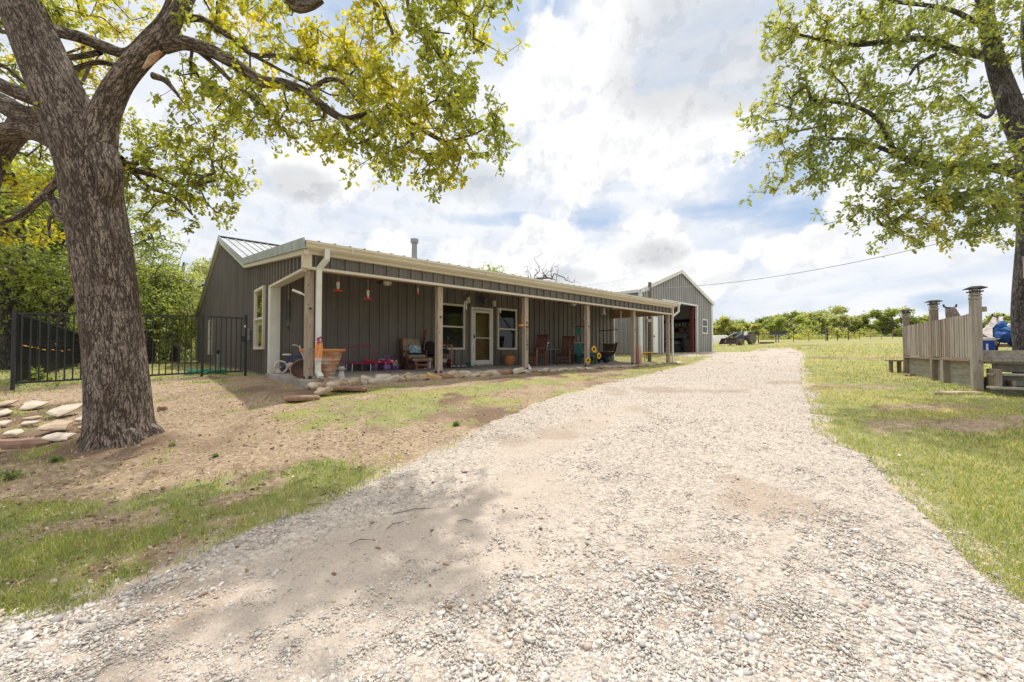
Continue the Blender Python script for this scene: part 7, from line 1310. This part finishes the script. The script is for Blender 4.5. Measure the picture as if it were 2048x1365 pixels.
def barn_stuff():
    O = hw(25.9, 17.5, .40)
    def at(u, v, z=.41): return hw(u, v, z)
    SU, SV = 30.25, 14.0; s = hthing('storage_shelf', 'grey metal shelving unit standing inside the barn against the right wall', 'shelving', SU, SV, .41, PI / 2)
    for x in (-.62, .62):
        for y in (-.22, .22): MB().box((x, y, 1.0), (.045, .045, 2.0)).build('upright', M['galv'], s)
    for z in (.12, .60, 1.08, 1.54, 1.97): MB().box((0, 0, z), (1.28, .48, .05)).build('shelf_board', M['galv'], s)
    items = [('cardboard_box', 'brown cardboard box on the upper shelf in the barn', (-.05, 0, 1.565), (.34, .34, .30), 'cardboard'), ('dark_crate', 'dark crate beside the cardboard box on the barn shelf', (.36, 0, 1.565), (.3, .3, .26), 'black'), ('paint_can', 'pale grey can on the middle barn shelf', (-.28, 0, 1.105), (.18, .18, .24), 'liner'), ('plastic_bin', 'dark grey bin on the lowest barn shelf', (.2, 0, .145), (.34, .5, .30), 'tractorgrey'), ('feed_sack', 'pale sack slumped on the second barn shelf', (.3, 0, .625), (.34, .5, .22), 'liner'), ('black_toolbox', 'black toolbox beside the sack on the barn shelf', (-.35, 0, .625), (.3, .4, .24), 'black')]
    for n, l, c, d, m in items: o = hthing(n, l, n.split('_')[-1], SU, SV + c[0], .41 + c[2]); MB().box((0, 0, d[2] / 2), (d[1], d[0], d[2])).build('container', M[m], o, bevel=.015)
    for k in range(9): o = hthing('shelf_clutter', ['dark', 'pale', 'grey', 'white', 'black', 'dull', 'silvery', 'dusty', 'last'][k] + ' odd item, ' + ['first', 'second', 'third', 'fourth', 'fifth', 'sixth', 'seventh', 'eighth', 'ninth'][k] + ' from the left atop the barn shelving', 'clutter', SU + random.uniform(-.1, .1), SV + .55 - .135 * k, .41 + 2.0, 0, 'odds and ends on top of the barn shelving'); q = MB(); q.ball((0, 0, .12), (random.uniform(.08, .14), .08, random.uniform(.12, .22)), 8, 6); q.build('item_body', M[['black', 'whitetrim', 'tractorgrey', 'white', 'black', 'liner', 'chrome', 'tractorgrey', 'liner'][k]], o)
    t = hthing('riding_mower', 'dark riding mower parked inside the barn behind the last porch post', 'mower', 27.6, 14.2, .41, .4); MB().box((.1, 0, .55), (.9, .6, .40)).build('mower_body', M['navy'], t, bevel=.08); MB().box((-.35, 0, .55), (.5, .7, .18)).build('rear_deck', M['navy'], t, bevel=.05); q = MB(); q.box((-.35, 0, .75), (.36, .44, .10)); q.box((-.52, 0, .98), (.08, .44, .42)); q.build('seat', M['black'], t, bevel=.04); MB().tube([(-.02, 0, .7), (-.12, 0, 1.02)], .02, 6).build('steering_column', M['black'], t)
    for x in (-.42, .42):
        for y in (-.36, .36): MB().lathe([(.1, -.08), (.22, -.07), (.22, .07), (.1, .08)], n=16, T=Matrix.Translation((x, y, .22)) @ Euler((PI / 2, 0, 0)).to_matrix().to_4x4()).build('wheel', M['rubber'], t, smooth=True)
    t = hthing('wheeled_bin', 'grey wheeled rubbish bin beside the barn shelving', 'bin', 29.45, 13.25, .41); MB().lathe([(.26, .06), (.34, .95), (.36, .97), (.34, 1.0), (.02, 1.03)], n=4).build('bin_body', M['tractorgrey'], t, bevel=.02); MB().tube([(-.25, .1, .11), (.25, .1, .11)], .10, 12).build('wheel', M['rubber'], t)
    t = hthing('workbench', 'workbench and cupboard against the right barn wall nearest the doorway', 'workbench', 30.2, 12.85, .41, PI / 2); MB().box((0, 0, .92), (.95, .7, .06)).build('bench_top', M['galv'], t); MB().box((0, -.1, .45), (.9, .5, .84)).build('cabinet', M['tractorgrey'], t); MB().box((0, -.15, 2.1), (.9, .4, .55)).build('stored_boards', M['tan_ply'], t); MB().box((0, -.15, 1.45), (.9, .4, .28)).build('dark_shelf', M['liner'], t)
barn_stuff()
def weeds():
    for i, (px, py, s, c) in enumerate([(110, 925, .08, 'dark green leafy weed with upright stem at the left front'), (430, 915, .045, 'low green weed in the middle of the bare dirt'), (912, 852, .07, 'small dark weed tuft right of the dirt patch'), (345, 893, .05, 'low grey green weed near the trunk'), (20, 958, .09, 'dark weed at the left edge'), (80, 722, .3, 'yellow green weed inside the fence corner'), (1925, 765, .16, 'pale tall weed before the near deck post')]):
        x, y = pg(px, py) if i != 5 else (P(70, 745, 9.2).x, 9.2); z = g1(x, y); t = thing('weed_plant', c, 'weed', (x, y, z), 0, 'weeds in the yard'); n = 26; d = RNG.normal(0, 1, (n, 3)); d[:, 2] = np.abs(d[:, 2]) + .5; d /= np.linalg.norm(d, axis=1)[:, None]; tips = d * s * RNG.uniform(.3, 1, (n, 1)); q = MB(); [q.tube([(0, 0, 0), tuple(p)], .002, 3, cap=False) for p in tips]; q.build('stems', M['green'], t); leaves(tips, d, 5, s * .35, [(.16, .21, .09), (.24, .28, .12)], t, 'leaves', simple=True, radius=s * .2)
    for i, (px, py, L, a) in enumerate([(1880 / 2 + 560, 1128, .01, 0)][:0] + [(830, 1020, .35, .4), (790, 1052, .16, 1.0), (620, 1010, .3, .5), (930, 1052, .12, 0), (720, 1095, .14, .6)]):
        x, y = pg(px, py); z = float(surfz(np.array([x]), np.array([y]))[0]); o = MB().tube([(-L / 2, 0, .012), (0, .02, .018), (L / 2, -.01, .012)], [.002, .0035, .0015], 5).build('fallen_twig', M['twig'], loc=(x, y, z), rz=a, smooth=True); tag(o, ['long brown twig lying on the gravel near its left edge', 'short twig beside the long one on the gravel', 'curved twig in the grass by the gravel edge', 'tiny twig on the dusty wheel track', 'short bent twig low on the gravel'][i], 'twig', 'twigs fallen on the drive')
weeds()
